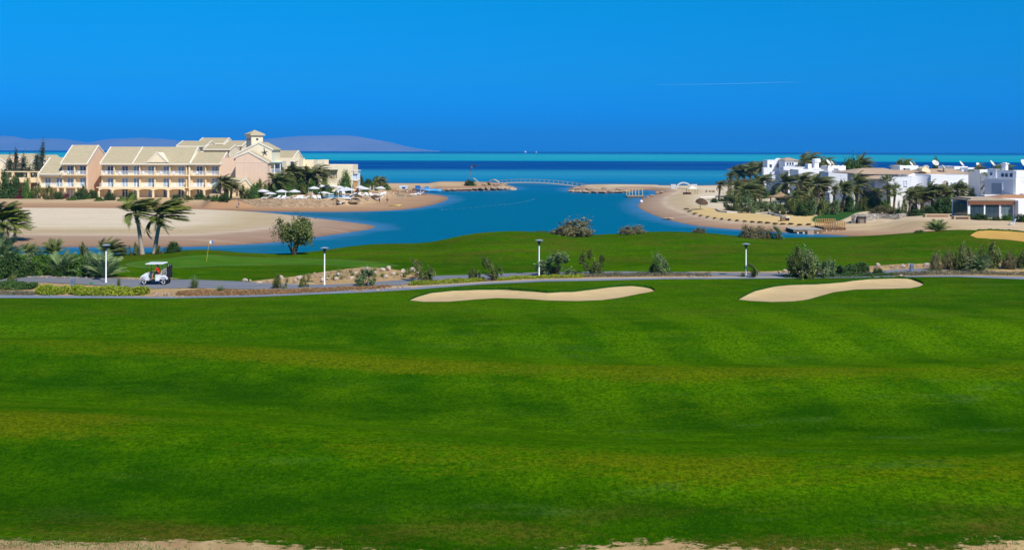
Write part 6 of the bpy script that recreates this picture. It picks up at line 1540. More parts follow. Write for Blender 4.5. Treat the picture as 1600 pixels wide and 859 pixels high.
    m = MB(); p = h + fw * .1; m.lathe([(.004, .02), (.016, -.02), (.006, -.03)], 6, tuple(p)); m.build('nose', SKIN, root)
    m = MB(); p = h + fw * .083 + Vector((0, 0, -.052)); m.lathe([(.01, -.006), (.026, 0), (.01, .006)], 8, tuple(p)); m.build('mouth', plain('lips', (.36, .13, .1), .05, 5), root)
    m = MB()
    for sg in (-1, 1): p = h + side * .098 * sg; m.lathe([(.006, -.03), (.018, 0), (.008, .03)], 6, tuple(p))
    m.build('ears', SKIN, root)
    if hat: m = MB(); m.lathe([(.16, .06), (.118, .065), (.112, .12), (.06, .15), (.01, .155)], 14, tuple(h)); m.build('hat', hat, root, True)
    root.location = loc; root.rotation_euler = (0, 0, rz)
    return root
cart = thing('golf_cart', 'white golf cart with a flat roof driving along the road', 'golf cart', (0, 0, 0))
m = MB()                                                                    # rounded front cowl
sec = [(-1.12, .50, .56, .36), (-1.05, .42, .68, .46), (-.85, .40, .86, .54), (-.66, .36, .98, .58), (-.55, .34, 1.0, .58)]
vs = []
for x, zl, zt, hw_ in sec: vs += [(x, -hw_, zl), (x, -hw_, zt - .08), (x, -hw_ * .8, zt), (x, hw_ * .8, zt), (x, hw_, zt - .08), (x, hw_, zl)]
fs = [(i * 6 + k, i * 6 + (k + 1) % 6, (i + 1) * 6 + (k + 1) % 6, (i + 1) * 6 + k) for i in range(4) for k in range(6)] + [tuple(range(6))[::-1], tuple(range(24, 30))]
m.add(vs, fs)
for sy in (-1, 1): m.prism([(-1.12, .5), (-1.0, .62), (-.8, .66), (-.62, .62), (-.52, .4), (-.44, .33), (-.48, .8), (-.66, .97), (-.9, .84), (-1.1, .66)], 'y', sy * .60, sy * .52)
m.build('front_cowl', CARTW, cart)
m = MB(); m.box(-.56, .42, -.56, .56, .27, .33); m.build('floor_pan', BLACKP, cart)
m = MB()
for sy in (-1, 1): m.prism([(.14, .32), (.14, .72), (.55, .74), (.85, .74), (1.1, .64), (1.14, .46), (1.06, .40), (1.02, .55), (.88, .64), (.68, .64), (.52, .55), (.46, .34)], 'y', sy * .60, sy * .53)
m.box(.14, .98, -.528, .528, .45, .73).box(.98, 1.12, -.5, .5, .45, .62); m.build('rear_body', CARTW, cart)
m = MB(); m.box(.10, .58, -.54, .54, .735, .85); m.build('seat', SEATM, cart)
m = MB(); m.prism([(.56, .9), (.66, 1.24), (.72, 1.23), (.63, .88)], 'y', -.54, .54); m.build('backrest', SEATM, cart)
m = MB(); m.prism([(-.72, 1.72), (-.64, 1.78), (.7, 1.79), (.78, 1.74), (.74, 1.71), (-.68, 1.69)], 'y', -.6, .6); m.build('roof', CARTW, cart)
for sy in (-1, 1):
    m = MB(); m.bar((-.6, sy * .5, .97), (-.58, sy * .54, 1.70), .02, 6); m.build('front_post', STEEL, cart)
    m = MB(); m.bar((.74, sy * .5, .74), (.7, sy * .54, 1.71), .02, 6); m.build('rear_post', STEEL, cart)
m = MB(); wheel_lathe(m, [(.17, -.012), (.19, 0), (.17, .012)], 0, 0, 0, 14)
st = m.build('steering_wheel', BLACKP, cart); st.location = (-.28, -.27, 1.06); st.rotation_euler = (0, 0, math.radians(90)); st.rotation_euler = (math.radians(65), 0, math.radians(90))
m = MB(); m.bar((-.5, -.27, .75), (-.28, -.27, 1.05), .022, 6); m.build('steering_column', BLACKP, cart)
for sy in (-1, 1):
    m = MB(); m.box(-1.12, -1.085, sy * .30 - .07, sy * .30 + .07, .56, .63); m.build('headlight', FRAME, cart)
for x in (-.80, .80):
    for sy in (-1, 1):
        y = sy * .47; w = MB(); wheel_lathe(w, [(.15, -.1), (.225, -.1), (.235, -.06), (.235, .06), (.225, .1), (.15, .1)], x, y, .235); wh = w.build('wheel', RUBBER, cart)
        w = MB(); wheel_lathe(w, [(.03, -.09), (.148, -.105), (.148, .105), (.03, .09)], x, y, .235, 14); w.build('rim', CARTW, wh)
m = MB(); m.box(.98, 1.22, -.45, .45, .52, .56).box(1.16, 1.2, -.45, .45, .56, .95); m.build('bag_rack', BLACKP, cart)
cart.location = (cx_, cy_, cz_ + .03)
for k, (bx_, by_) in enumerate(((1.04, -.22), (1.04, .22))):
    b = thing('golf_bag', ('black golf bag with white trim standing on the near side of the cart rack' if k == 0 else 'black golf bag standing on the far side of the cart rack'), 'golf bag', (0, 0, 0), 'golf bags on the cart')
    m = MB(); m.lathe([(.12, 0), (.14, .05), (.125, .4), (.15, .8), (.155, .86)], 12); m.build('bag_body', BLACKP, b)
    m = MB(); m.box(.1, .19, -.09, .09, .1, .5); m.build('pocket', BLACKP, b)
    m = MB(); m.lathe([(.156, .84), (.162, .86), (.156, .9), (.14, .9)], 12); m.build('rim_collar', BLACKP, b)
    m = MB(); m.box(-.15, -.13, -.03, .03, .25, .75); m.build('strap', CARTW if k == 0 else BLACKP, b)
    for i in range(5):
        a = i * 1.3; c = MB(); c.bar((.06 * math.cos(a), .06 * math.sin(a), .6), (.1 * math.cos(a), .1 * math.sin(a), .93 + .04 * i), .012, 5); c.lathe([(.02, -.04), (.045, 0), (.04, .06), (.01, .09)], 7, (.1 * math.cos(a), .1 * math.sin(a), .93 + .04 * i)); c.build('golf_club', BLACKP if i != 2 else CARTW, b)
    b.location = (cx_ + bx_, cy_ + by_, cz_ + .59); b.rotation_euler = (0, math.radians(6), 0)
dp = dict(pelvis=(.30, -.27, .95, .13), waist=(.30, -.27, 1.10, .115), chest=(.26, -.27, 1.30, .135), neck=(.22, -.27, 1.46, .05), jaw=(.19, -.27, 1.53, .06), head=(.175, -.27, 1.60, .085), crown=(.18, -.27, 1.65, .06),
          shL=(.24, -.45, 1.36, .058), elL=(.08, -.50, 1.16, .042), wristL=(-.12, -.42, 1.13, .028), shR=(.24, -.09, 1.36, .058), elR=(.08, -.04, 1.16, .042), wristR=(-.12, -.13, 1.13, .028),
          hipL=(.22, -.36, .93, .085), kneeL=(-.16, -.38, .88, .06), ankL=(-.22, -.38, .45, .042), toeL=(-.38, -.38, .37, .034), hipR=(.22, -.18, .93, .085), kneeR=(-.16, -.17, .88, .06), ankR=(-.22, -.17, .45, .042), toeR=(-.38, -.17, .37, .034))
REDS = plain('red_shirt_cloth', (.62, .03, .012), .1, 8, .8, .1, .1); DKC = plain('dark_cloth', (.015, .018, .03), .2, 8, .85, .1, .1)
make_person('person in a red shirt and dark shorts driving the white golf cart', (cx_, cy_, cz_ + .03), 0, dp, REDS, DKC)
stand = dict(pelvis=(0, 0, .95, .115), waist=(0, 0, 1.1, .10), chest=(0, 0, 1.3, .12), neck=(-.01, 0, 1.47, .048), jaw=(-.03, 0, 1.54, .058), head=(-.03, 0, 1.61, .083), crown=(-.02, 0, 1.67, .06),
             shL=(0, -.18, 1.38, .052), elL=(.03, -.25, 1.1, .038), wristL=(-.05, -.27, .86, .027), shR=(0, .18, 1.38, .052), elR=(.04, .24, 1.1, .038), wristR=(-.02, .27, .86, .027),
             hipL=(0, -.09, .9, .08), kneeL=(-.06, -.11, .48, .055), ankL=(.02, -.11, .08, .04), toeL=(-.14, -.12, .035, .033), hipR=(0, .09, .9, .08), kneeR=(.03, .11, .49, .055), ankR=(.14, .11, .09, .04), toeR=(-.0, .12, .035, .033))
WHT = plain('white_cloth', (.8, .8, .78), .06, 6, .85, .1, .1); PNK = plain('pink_cloth', (.6, .22, .2), .1, 6, .85); ORG = plain('orange_cloth', (.75, .22, .03), .1, 6, .85); BLU = plain('blue_cloth', (.04, .14, .4), .1, 6, .85)
for px, py, rz, sh, lg, lab in ((373, 325.2, .4, None, BLU, 'bather in dark shorts walking along the foot of the rough stone wall'), (605.2, 318, 2.2, PNK, DKC, 'person in a pink top standing on the sand before the yellow kayak'), (614.5, 307.5, -.6, ORG, WHT, 'person in orange by the straw windbreak on the beach'),
                                (662.5, 302.5, 3, PNK, WHT, 'person in a pink top near the dark beach shelter'), (593, 318, 1.0, None, DKC, 'bather standing by the white sunbed at the water side'), (657, 303, 0, WHT, WHT, 'person in white beside the dark beach shelter'), (551, 301.5, .3, REDS, DKC, 'person in dark red under the big white parasols'), (559, 303, 2, PNK, BLU, 'person with pink top walking between the parasols')):
    x, y, z = GL(px, py); make_person(lab, (x, y, z), rz, stand, sh, lg, group='people on the hotel beach')

# ------------------------------------------------------------------ street furniture and the green
lamp = thing('lamp_post', 'lamp', 'lamp post')
m = MB(); m.lathe([(.10, 0), (.10, .06), (.055, .1), (.05, 2.72), (.04, 2.74)], 10); m.build('pole', plain('white_lacquer', (.82, .82, .80), .05, 3, .4, .4, .03), lamp, True)
m = MB(); m.lathe([(.062, 2.66), (.075, 2.70), (.062, 2.74)], 10); m.build('collar', STEEL, lamp)
m = MB(); m.lathe([(.05, 2.75), (.12, 2.82), (.15, 2.98), (.13, 3.08), (.05, 3.10)], 12); m.build('lantern', glass('smoked_lantern', (.05, .06, .07), .2), lamp, True)
m = MB(); m.lathe([(.03, 3.10), (.36, 3.12), (.37, 3.145), (.2, 3.19), (.03, 3.22)], 18); m.build('reflector_plate', plain('grey_metal_plate', (.42, .46, .5), .1, 3, .4, .5, .03, .3), lamp)
LP = Proto(lamp)
for px, py, pt, lab in ((165.6, 441.8, 381.7, 'white lamp post in front of the silver bushes near the golf cart'), (507, 445.2, 386, 'white lamp post standing against the rocky bed'), (842.3, 431.6, 374, 'white lamp post beside the large silvery leaning shrub'), (1165.6, 433.2, 380, 'white lamp post between the hill and the long bunker')):
    x, y, z = G(px, py); LP.place(x, y, z, 0, (1, 1, (py - pt) * y / F / 3.22), lab, 'white lamp posts along the road')
bin_ = thing('utility_post', 'box', 'service post'); m = MB(); m.box(-.17, .17, -.12, .12, 0, .74); m.build('body', plain('blue_grey_paint', (.16, .20, .28), .1, 3, .5), bin_)
m = MB(); m.box(-.19, .19, -.14, .14, .742, .79); m.build('cap', plain('grey_cap', (.26, .3, .36), .1, 3, .5), bin_)
m = MB(); m.box(-.11, .11, -.135, -.125, .42, .6); m.build('door_panel', plain('blue_grey_panel2', (.13, .165, .23), .1, 3, .5), bin_)
BN = Proto(bin_)
for px, py, pt, lab in ((114, 449.6, 435, 'square blue grey service post between the two yellow hedges'), (1424.7, 424.6, 412, 'square blue grey service post before the brownish bushes')):
    x, y, z = G(px, py); BN.place(x, y, z, 0, (py - pt) * y / F / .79, lab, 'service posts by the road')
for px, py, w, h, nm, lab in ((143, 444, 5.5, 2.6, 'sprinkler_box', 'small green sprinkler box at the edge of the road'), (78, 463.5, 1.4, 6, 'marker_stake', 'short green marker stake before the short yellow hedge')):
    x, y, z = G(px, py); k = y / F; m = MB(); m.lathe([(w * k / 2, 0), (w * k / 2, h * k * .8), (w * k * .35, h * k)], 10, (x, y, z)); tag(m.build(nm, plain('green_plastic', (.02, .2, .08), .1, 3, .5)), lab, nm.replace('_', ' '))
x, y, z = G(322.5, 408.5); k = y / F
fl = thing('flagstick', 'blue and white golf flag on a thin yellow stick in the putting green', 'golf flag', (x, y, z)); tx, tz = x + 4.6 * k, z + 32.5 * k
m = MB(); m.bar((x, y, z - .05), (tx, y, tz), .018, 6); m.build('stick', plain('yellow_stick', (.62, .5, .04), .1, 3, .5), fl)
V = []; Q = []; n = 8
for i in range(n + 1):
    t = i / n; a = tx - t * .36 + .05 * math.sin(t * 6); yy = y + .06 * math.sin(t * 7)
    V += [(a + .36, yy, tz), (a + .36, yy, tz - .34 + .06 * t)]
for i in range(n): Q.append([2 * i, 2 * i + 1, 2 * i + 3, 2 * i + 2])
t = NT('pennant'); sx = t.n('SeparateXYZ', {0: t.pos()}); FLG = t.bsdf(t.mix(t.math('GREATER_THAN', sx.outputs[0], tx + .2), (.8, .8, .82), (.10, .2, .5)), .8)
m = MB(); m.add(V, Q); pn = m.build('pennant', FLG, fl); sm = pn.modifiers.new('thickness', 'SOLIDIFY'); sm.thickness = .01
m = MB(); m.lathe([(.054, 0), (.054, .004)], 12, (x, y, z + .004)); m.build('hole', BLACKP, fl)

# ------------------------------------------------------------------ rocks
t = NT('pale_limestone'); p = t.obj(); n1 = t.noise(p, 2.2, 6, .65); n2 = t.noise(p, 11, 4)
ROCK = t.bsdf(t.mix(t.mr(n2, .3, .6, .35, 0), t.mix(t.mr(n1, .35, .65), (.42, .32, .23), (.64, .55, .45)), (.25, .17, .11)), .9, .15, t.bump(t.math('ADD', n1, n2), .6, .08))
t = NT('reef_rock'); p = t.obj(); n1 = t.noise(p, 1.2, 6, .7); n2 = t.noise(p, 5, 4)
REEF = t.bsdf(t.mix(t.mr(n2, .35, .6, .6, 0), t.mix(t.mr(n1, .35, .65), (.33, .22, .14), (.55, .42, .29)), (.13, .08, .055)), .9, .15, t.bump(t.math('ADD', n1, n2), .8, .2))
import bmesh
def rock_mesh(seed, mat, flat=1.0):
    bm = bmesh.new(); bmesh.ops.create_icosphere(bm, subdivisions=3, radius=.5); r = random.Random(seed)
    pl = [(Vector((r.gauss(0, 1), r.gauss(0, 1), r.gauss(0, .8))).normalized(), r.uniform(.28, .46)) for _ in range(13)]
    for v in bm.verts:
        for n, d in pl:
            e = v.co.dot(n) - d
            if e > 0: v.co -= n * e * .92
        v.co *= 1 + r.uniform(-.03, .03); v.co.z *= flat
    me = bpy.data.meshes.new('rock'); bm.to_mesh(me); bm.free(); me.materials.append(mat); return me
RM = [rock_mesh(i, ROCK, .85) for i in range(5)]; RR = [rock_mesh(20 + i, REEF, .7) for i in range(5)]
def rock(name, px, py, w, h, label, fn=G, ms=RM, group=None, rz=None, tilt=0.0, d=None):
    x, y, z = fn(px, py); k = y / F
    o = bpy.data.objects.new(name, ms[int(px * 7) % 5]); COL.objects.link(o)
    o.location = (x, y, z + h * k * .36); o.scale = (w * k * 1.1, (d or w) * k, h * k * 1.25); o.rotation_euler = (tilt, tilt * .5, px if rz is None else rz)
    return tag(o, label, 'rock', group)
BG_ = 'boulders of the roadside beds'
for px, py, w, h, lab in ((383, 440, 9, 6, 'first pale boulder of the bed past the golf green'), (391, 440, 4, 4, 'small stone beside the first pale boulder'), (405, 443.5, 9, 5, 'flat pale stone at the road edge beside the first boulder'), (439, 437.5, 9, 9, 'tall pale boulder behind the wind bent olive shrub'), (461, 442, 7, 8, 'upright pale stone between the olive shrub and the narrow shrub'),
                          (469, 436.5, 11, 7, 'wide pale boulder above the narrow dark shrub'), (503.5, 441.5, 7, 10, 'shaded stone behind the lamp post foot'), (527, 432, 10, 8, 'large pale boulder in the middle of the rocky bed'), (525.5, 438, 7, 7, 'lower pale boulder in the middle of the rocky bed'), (550, 436, 10, 5, 'broad flat boulder of the rocky bed'),
                          (540, 433, 5, 4, 'small stone by the broad flat boulder'), (574, 423.5, 9, 8, 'pale boulder at the crest of the rocky bed'), (597.5, 424.5, 10, 7, 'cream boulder in the row above the bushy shrub'), (607.5, 423, 9, 9, 'bright upright boulder in the row above the bushy shrub'), (630, 428, 11, 9, 'largest boulder near the tip of the rocky bed'), (644.5, 424.5, 9, 8, 'white round boulder near the tip of the rocky bed'),
                          (653.5, 428.5, 9, 6, 'flat tan boulder at the very tip of the bed'), (603, 435, 8, 7, 'half hidden boulder low in the rocky bed'), (615, 430, 8, 7, 'cream boulder in the heart of the rocky bed'), (556, 429, 7, 6, 'stone on the upper side of the rocky bed'), (512, 437, 6, 5, 'little stone beside the lamp post'), (586, 428, 7, 5, 'half buried stone among the bed plants'),
                          (1371, 417, 9, 7, 'white boulder on the sand past the clipped hedge'), (1410, 418.5, 8, 7, 'pale boulder beside the grey service post'), (1420, 415, 5, 4, 'small stone behind the grey service post'), (1448, 416, 10, 6, 'greenish white boulder before the brownish bushes'), (1556, 411.5, 8, 8, 'white boulder behind the widest olive bush'), (1226, 425, 7, 5, 'low tan stone beside the big wispy shrub'), (1218, 427, 5, 4, 'small tan stone on the road verge by the wispy shrub'), (1407, 431.6, 6, 3, 'pale stone in the strip along the kerb path')):
    rock('boulder', px, py, w, h, lab, group=BG_)
r_ = random.Random(8); m = MB()
V = []; Q = []
for poly, n in (([(385, 444), (660, 434), (575, 419), (490, 428)], 150), ([(640, 446), (655, 451), (560, 457), (540, 452)], 60), ([(238, 459), (280, 458), (285, 465), (240, 465)], 50), ([(1350, 417), (1460, 413), (1460, 419), (1350, 421)], 50), ([(1076, 432), (1115, 433), (1110, 434), (1076, 434)], 16), ([(20, 433), (230, 437), (230, 438), (20, 433)], 40)):
    for _ in range(n):
        a, b = r_.random(), r_.random(); q = [poly[i] for i in range(4)]
        px = (q[0][0] * (1 - a) + q[1][0] * a) * (1 - b) + (q[3][0] * (1 - a) + q[2][0] * a) * b; py = (q[0][1] * (1 - a) + q[1][1] * a) * (1 - b) + (q[3][1] * (1 - a) + q[2][1] * a) * b
        x, y, z = G(px, py); s = r_.uniform(.05, .16)
        m.lathe([(s * .5, -.02), (s, s * .3), (s * .7, s * .8), (s * .2, s)], 5, (x, y, z), .25, r_)
m.build('pebbles', REEF)['kind'] = 'stuff'
V = []; Q = []
for i, (px, py, s) in enumerate([(r_.uniform(480, 655), 0, 0) for _ in range(34)]):                # little succulents of the rocky bed
    py = np.interp(px, [480, 520, 570, 610, 655], [436, 433, 427, 429, 432]) + r_.uniform(-6, 6); x, y, z = G(px, py)
    v, q = blades(26, r_.uniform(.3, .7), 1.0, .03, i, .3); V.append((v + np.array([x, y, z]), q))
Vj, Qj = join(V); npmesh('bed_plants', Vj, Qj, L_OLIVE)['kind'] = 'stuff'

# breakwater and shore rocks
for i, (px, py, w, h, tl) in enumerate(((798, 297, 18, 8, .5), (790, 296.5, 16, 9, .5), (781, 297, 17, 9, .4), (771, 297, 16, 8, .4), (762, 297.5, 14, 8, .3), (751, 297.5, 15, 7, .2), (741, 297.5, 13, 6, .1), (731, 297.8, 13, 6, 0), (721, 298, 12, 6, 0), (711, 298, 12, 6, 0), (701, 298, 12, 5, 0), (692, 298.5, 10, 5, 0), (776, 290, 16, 6, .2), (758, 290, 15, 5, .1), (787, 290.5, 13, 5, .2), (740, 290, 14, 4, 0))):
    rock('breakwater_rock', px, py, w, h, ('tilted rock slab at the bridge end of the near breakwater' if i < 5 else 'weathered tan rock along the breakwater below the wind blown palm'), GL, RR, 'rocks of the palm breakwater', .4 * i, tl, w * .7)
for i, (px, py, w, h) in enumerate(((893, 301.5, 14, 7), (903, 302, 16, 7), (915, 302.5, 16, 8), (928, 302.5, 16, 7), (941, 302.3, 16, 6), (954, 302.3, 15, 6), (966, 302, 15, 7), (978, 301.5, 14, 6), (900, 296, 16, 5), (920, 296, 17, 4), (944, 296, 15, 4), (968, 297, 15, 4), (1027, 303, 8, 5), (1020, 307, 9, 4), (1033, 303, 8, 5), (1012, 308.5, 9, 3))):
    rock('breakwater_rock', px, py, w, h, ('weathered tan rock along the breakwater on the villa side of the bridge' if i < 12 else 'low shore rock beside the little swimming dock'), GR, RR, 'rocks of the villa breakwater', .5 * i, .1, w * .7)
EDG = [(1072, 327), (1078, 330.5), (1086, 334.5), (1095, 337.5), (1106, 339.5), (1117, 341.5), (1128, 342.5), (1140, 344), (1152, 345.2), (1164, 346.2), (1176, 347.3), (1188, 348.3), (1200, 349.2), (1212, 350), (1224, 350.6), (1236, 351), (1250, 351.5), (1264, 352)]
for i, (px, py) in enumerate(EDG):
    rock('terrace_edge_rock', px, py + .6, 10, 3.2, 'dark low rock in the line that edges the yellow sand terrace', GR, [rock_mesh(50 + i % 3, plain('dark_edge_rock', (.13, .09, .05), .3, 3, .9, .1, .5), .7)] * 5 if i < 3 else [COL.objects['terrace_edge_rock'].data] * 5, 'rocks edging the yellow sand terrace', .2 * i, 0, 6)
rock('shore_rock', 1045, 343, 20, 5, 'dark flat reef rock on the wet villa beach', GR, RR, None, 0, 0, 10)

# ------------------------------------------------------------------ bridge, jetties, beach things
def arc_pts(pts, n=40): 
    px = np.linspace(pts[0][0], pts[-1][0], n); c = np.polyfit([a for a, b in pts], [b for a, b in pts], 2); return px, np.polyval(c, px)
br = thing('footbridge', 'long low white footbridge arching between the two rock breakwaters', 'bridge', (X_(845, 365), 365, .8))
px, py = arc_pts([(777, 286.2), (800, 284.9), (837, 284.6), (871, 287), (900, 290.6), (920, 293.5)]); yb = np.interp(px, [777, 920], [368, 352])
P = [(X_(a, c), c, Z_(b, c, a)) for a, b, c in zip(px, py, yb)]
m = MB(); hr = MB(); ps = MB()
for (x0, y0, z0), (x1, y1, z1) in zip(P[:-1], P[1:]):
    m.add([(x0, y0 - 1, z0), (x1, y1 - 1, z1), (x1, y1 + 1, z1), (x0, y0 + 1, z0), (x0, y0 - 1, z0 - .3), (x1, y1 - 1, z1 - .3), (x1, y1 + 1, z1 - .3), (x0, y0 + 1, z0 - .3)], [(0, 1, 2, 3), (7, 6, 5, 4), (4, 5, 1, 0), (3, 2, 6, 7)])
    for dy in (-.95, .95): hr.bar((x0, y0 + dy, z0 + 1.0), (x1, y1 + dy, z1 + 1.0), .03, 4)
for x0, y0, z0 in P[::2]:
    for dy in (-.95, .95): ps.box(x0 - .05, x0 + .05, y0 + dy - .04, y0 + dy + .04, z0 + .004, z0 + 1.1)
m.build('deck', plain('pale_deck', (.55, .49, .40), .1, 1, .8), br); BRW = plain('greyed_timber', (.33, .29, .23), .2, 2, .8); hr.build('handrail', BRW, br); ps.build('rail_post', BRW, br)['kind'] = 'stuff'
for f in (.02, .98):
    i = int(f * (len(P) - 1)); x0, y0, z0 = P[i]; m = MB(); m.box(x0 - 1.4, x0 + 1.4, y0 - 1.3, y0 + 1.3, -1, z0 - .5); m.build('abutment', TAN, br)
def jetty(name, label, px0, px1, py, zdeck, dep, piles, mat, rail=None, pw=.3, pm=None, Y=None):
    Yj = Y or gp((px0 + px1) / 2, py, 0)[1]; x0, x1 = X_(px0, Yj), X_(px1, Yj)
    r = thing(name, label, 'jetty', ((x0 + x1) / 2, Yj + dep / 2, zdeck))
    m = MB(); n = max(6, int((x1 - x0) / .22)); rr = random.Random(px0)
    for i in range(n): a = x0 + (x1 - x0) * i / n; m.box(a, a + (x1 - x0) / n - .025, Yj + rr.uniform(-.08, .02), Yj + dep, zdeck - .07, zdeck + rr.uniform(-.01, .02))
    d = m.build('decking', mat, r); d['kind'] = 'stuff'
    m = MB(); m.box(x0, x1, Yj + .06, Yj + .22, zdeck - .38, zdeck - .075).box(x0, x1, Yj + dep - .3, Yj + dep - .15, zdeck - .38, zdeck - .075); m.build('beam', WOOD, r)
    for p in piles:
        for yy in (Yj + .1, Yj + dep - .3):
            m = MB(); m.lathe([(pw / 2, -1.2), (pw / 2, zdeck - .39)], 8, (X_(p, Yj), yy + .05, 0)); m.build('pile', pm or TRIM, r)
    if rail:
        for p in rail:
            for yy in (Yj + .2, Yj + dep - .15): m = MB(); m.box(X_(p, Yj) - .07, X_(p, Yj) + .07, yy - .06, yy + .06, zdeck + .025, zdeck + 1.0); m.build('rail_post', plain('honey_timber', (.45, .26, .10), .2, 3, .8), r)
        m = MB()
        for yy in (Yj + .2, Yj + dep - .15): m.box(X_(rail[0], Yj), X_(rail[-1], Yj), yy - .05, yy + .05, zdeck + 1.003, zdeck + 1.07).box(X_(rail[0], Yj), X_(rail[-1], Yj), yy - .03, yy + .03, zdeck + .5, zdeck + .58)
        m.build('handrail', plain('honey_timber', (.45, .26, .10), .2, 3, .8), r)
    return r
jetty('jetty', 'grey landing stage on white piles at the lagoon shore', 1240, 1287, 365, .62, 4.6, [1247, 1256, 1278], plain('grey_decking', (.42, .39, .34), .15, 2, .85), None, .34)
r = thing('jetty_block', 'square tan concrete block under the grey landing stage', 'block', gp(1266, 366, 0) + (0,)); m = MB(); c = gp(1261, 366.2, 0); d = gp(1271, 366.2, 0); m.box(c[0], d[0], c[1] - .3, c[1] - .02, -1, .62); m.build('block', plain('pink_concrete', (.46, .33, .24), .15, 1, .9), r)
jetty('jetty', 'timber jetty with honey coloured railings joined to the grey landing stage', 1287.5, 1322, 364.6, .78, 5.0, [1292, 1301.5, 1310, 1319.5], WOOD, [1289, 1292.5, 1296, 1299.5, 1303, 1306.5, 1310, 1313.5, 1317, 1320.5], .22, None, gp(1304, 364.6, 0)[1] + 1)
jetty('swimming_dock', 'small swimming dock with thin posts at the end of the villa breakwater', 980, 1007, 309, .5, 3.2, [982, 989, 997, 1005], PALEWOOD, None, .16, PALEWOOD)
m = MB()
Yd = gp(993, 309, 0)[1]
for p in (981, 985, 990, 995, 1000, 1006): m = MB(); m.box(X_(p, Yd) - .07, X_(p, Yd) + .07, Yd + 2.6, Yd + 2.74, .52, 2.3); m.build('post', plain('yellow_post', (.62, .52, .3), .1, 2), COL.objects['swimming_dock'])
m = MB(); m.box(X_(981, Yd), X_(1006, Yd), Yd + 2.62, Yd + 2.72, 2.303, 2.38); m.build('top_rail', MATS['yellow_post'], COL.objects['swimming_dock'])

# parasols and sunbeds
par = thing('parasol', 'parasol', 'parasol'); m = MB(); m.bar((0, 0, 0), (0, 0, 2.75), .03, 6); m.build('pole', PALEWOOD, par)
m = MB(); R_ = 1.75; n = 8; ring = [(R_ * math.cos(k * math.tau / n), R_ * math.sin(k * math.tau / n)) for k in range(n)]
vs = [(0, 0, 2.85)] + [(x * .5, y * .5, 2.56) for x, y in ring] + [(x, y, 2.18) for x, y in ring] + [(x, y, 1.98) for x, y in ring]
fs = [(0, 1 + k, 1 + (k + 1) % n) for k in range(n)] + [(1 + k, 9 + k, 9 + (k + 1) % n, 1 + (k + 1) % n) for k in range(n)] + [(9 + k, 17 + k, 17 + (k + 1) % n, 9 + (k + 1) % n) for k in range(n)]
m.add(vs, fs); m.build('canopy', CANVAS, par)
m = MB()
for x, y in ring: m.bar((0, 0, 2.1), (x * .55, y * .55, 2.5), .014, 4)
m.build('rib', PALEWOOD, par)
PAR = Proto(par)
UG = 'white parasols around the hotel pool'
for px, py, pt, lab in ((411, 309.5, 295.5, 'white parasol under the grey green tree by the pink gable'), (440, 310, 296, 'white parasol between the date palms and the terrace wall'), (460, 310, 296, 'white parasol with its pole clear before the dark garden tree'), (477, 302, 288, 'white parasol half hidden behind the thatched shade'), (490.5, 305, 291, 'cream parasol at the pool corner'),
                        (502.5, 301, 288.5, 'white parasol before the beach club corner'), (511, 302, 289.5, 'white parasol before the slatted window screen'), (506, 310, 299, 'low white parasol at the pool edge'), (530, 303, 290, 'tall white parasol before the ivory beach club'), (541, 304, 292, 'white parasol beside the tall one by the beach club'), (534, 307, 294.5, 'big white parasol shading people behind the pool'),
                        (547, 306, 294, 'white parasol at the pool end of the row'), (563, 303, 290, 'white parasol under the small dark tree'), (569, 305, 292, 'white parasol at the beach end of the row'), (594, 303, 291.5, 'small white parasol near the straw windbreak'), (520, 300, 288, 'white parasol at the back of the pool terrace'), (422, 311, 300, 'low white parasol behind the stone wall')):
    x, y, z = GL(px, py); s = (py - pt) * y / F / 2.85; PAR.place(x, y, z, px, (max(.8, min(1.1, s * 1.1)),) * 2 + (s,), lab, UG)
cpr = thing('closed_parasol', 'closed', 'parasol'); m = MB(); m.lathe([(.17, .55), (.2, .7), (.15, 1.6), (.05, 2.5), (.01, 2.7)], 9, (0, 0, 0), .12, random.Random(2)); m.build('folded_canopy', CANVAS, cpr); m = MB(); m.bar((0, 0, 0), (0, 0, 2.6), .03, 6); m.build('pole', PALEWOOD, cpr)
CP = Proto(cpr)
for px, py, pt, lab in ((446, 311, 297, 'closed white parasol behind the stone wall near the date palms'), (482, 310, 297, 'closed white parasol beside the first thatched shade'), (488, 310.5, 298, 'second closed parasol near the thatched shade'), (553.5, 302, 291.5, 'closed parasol leaning beside the dark little bush'), (578.5, 301, 289, 'closed parasol behind the big beige thatch'), (584, 301, 290, 'twin closed parasol behind the big beige thatch'), (425, 311, 300, 'closed parasol low behind the stone wall')):
    x, y, z = GL(px, py); CP.place(x, y, z, px, (py - pt) * y / F / 2.7, lab, 'closed parasols on the hotel terrace')
bed = thing('sunbed', 'bed', 'sunbed'); m = MB(); m.box(-.95, .4, -.32, .32, .28, .34)
for a in (-.85, .3):
    for b in (-.28, .28): m.box(a - .03, a + .03, b - .03, b + .03, 0, .28)
m.build('frame', RAIL, bed); m = MB(); m.box(-.93, .35, -.3, .3, .344, .42); m.build('mattress', WHT, bed); m = MB(); m.prism([(.36, .36), (.98, .72), (.94, .8), (.34, .45)], 'y', -.31, .31); m.build('backrest', WHT, bed)
BD = Proto(bed); r2 = random.Random(4)
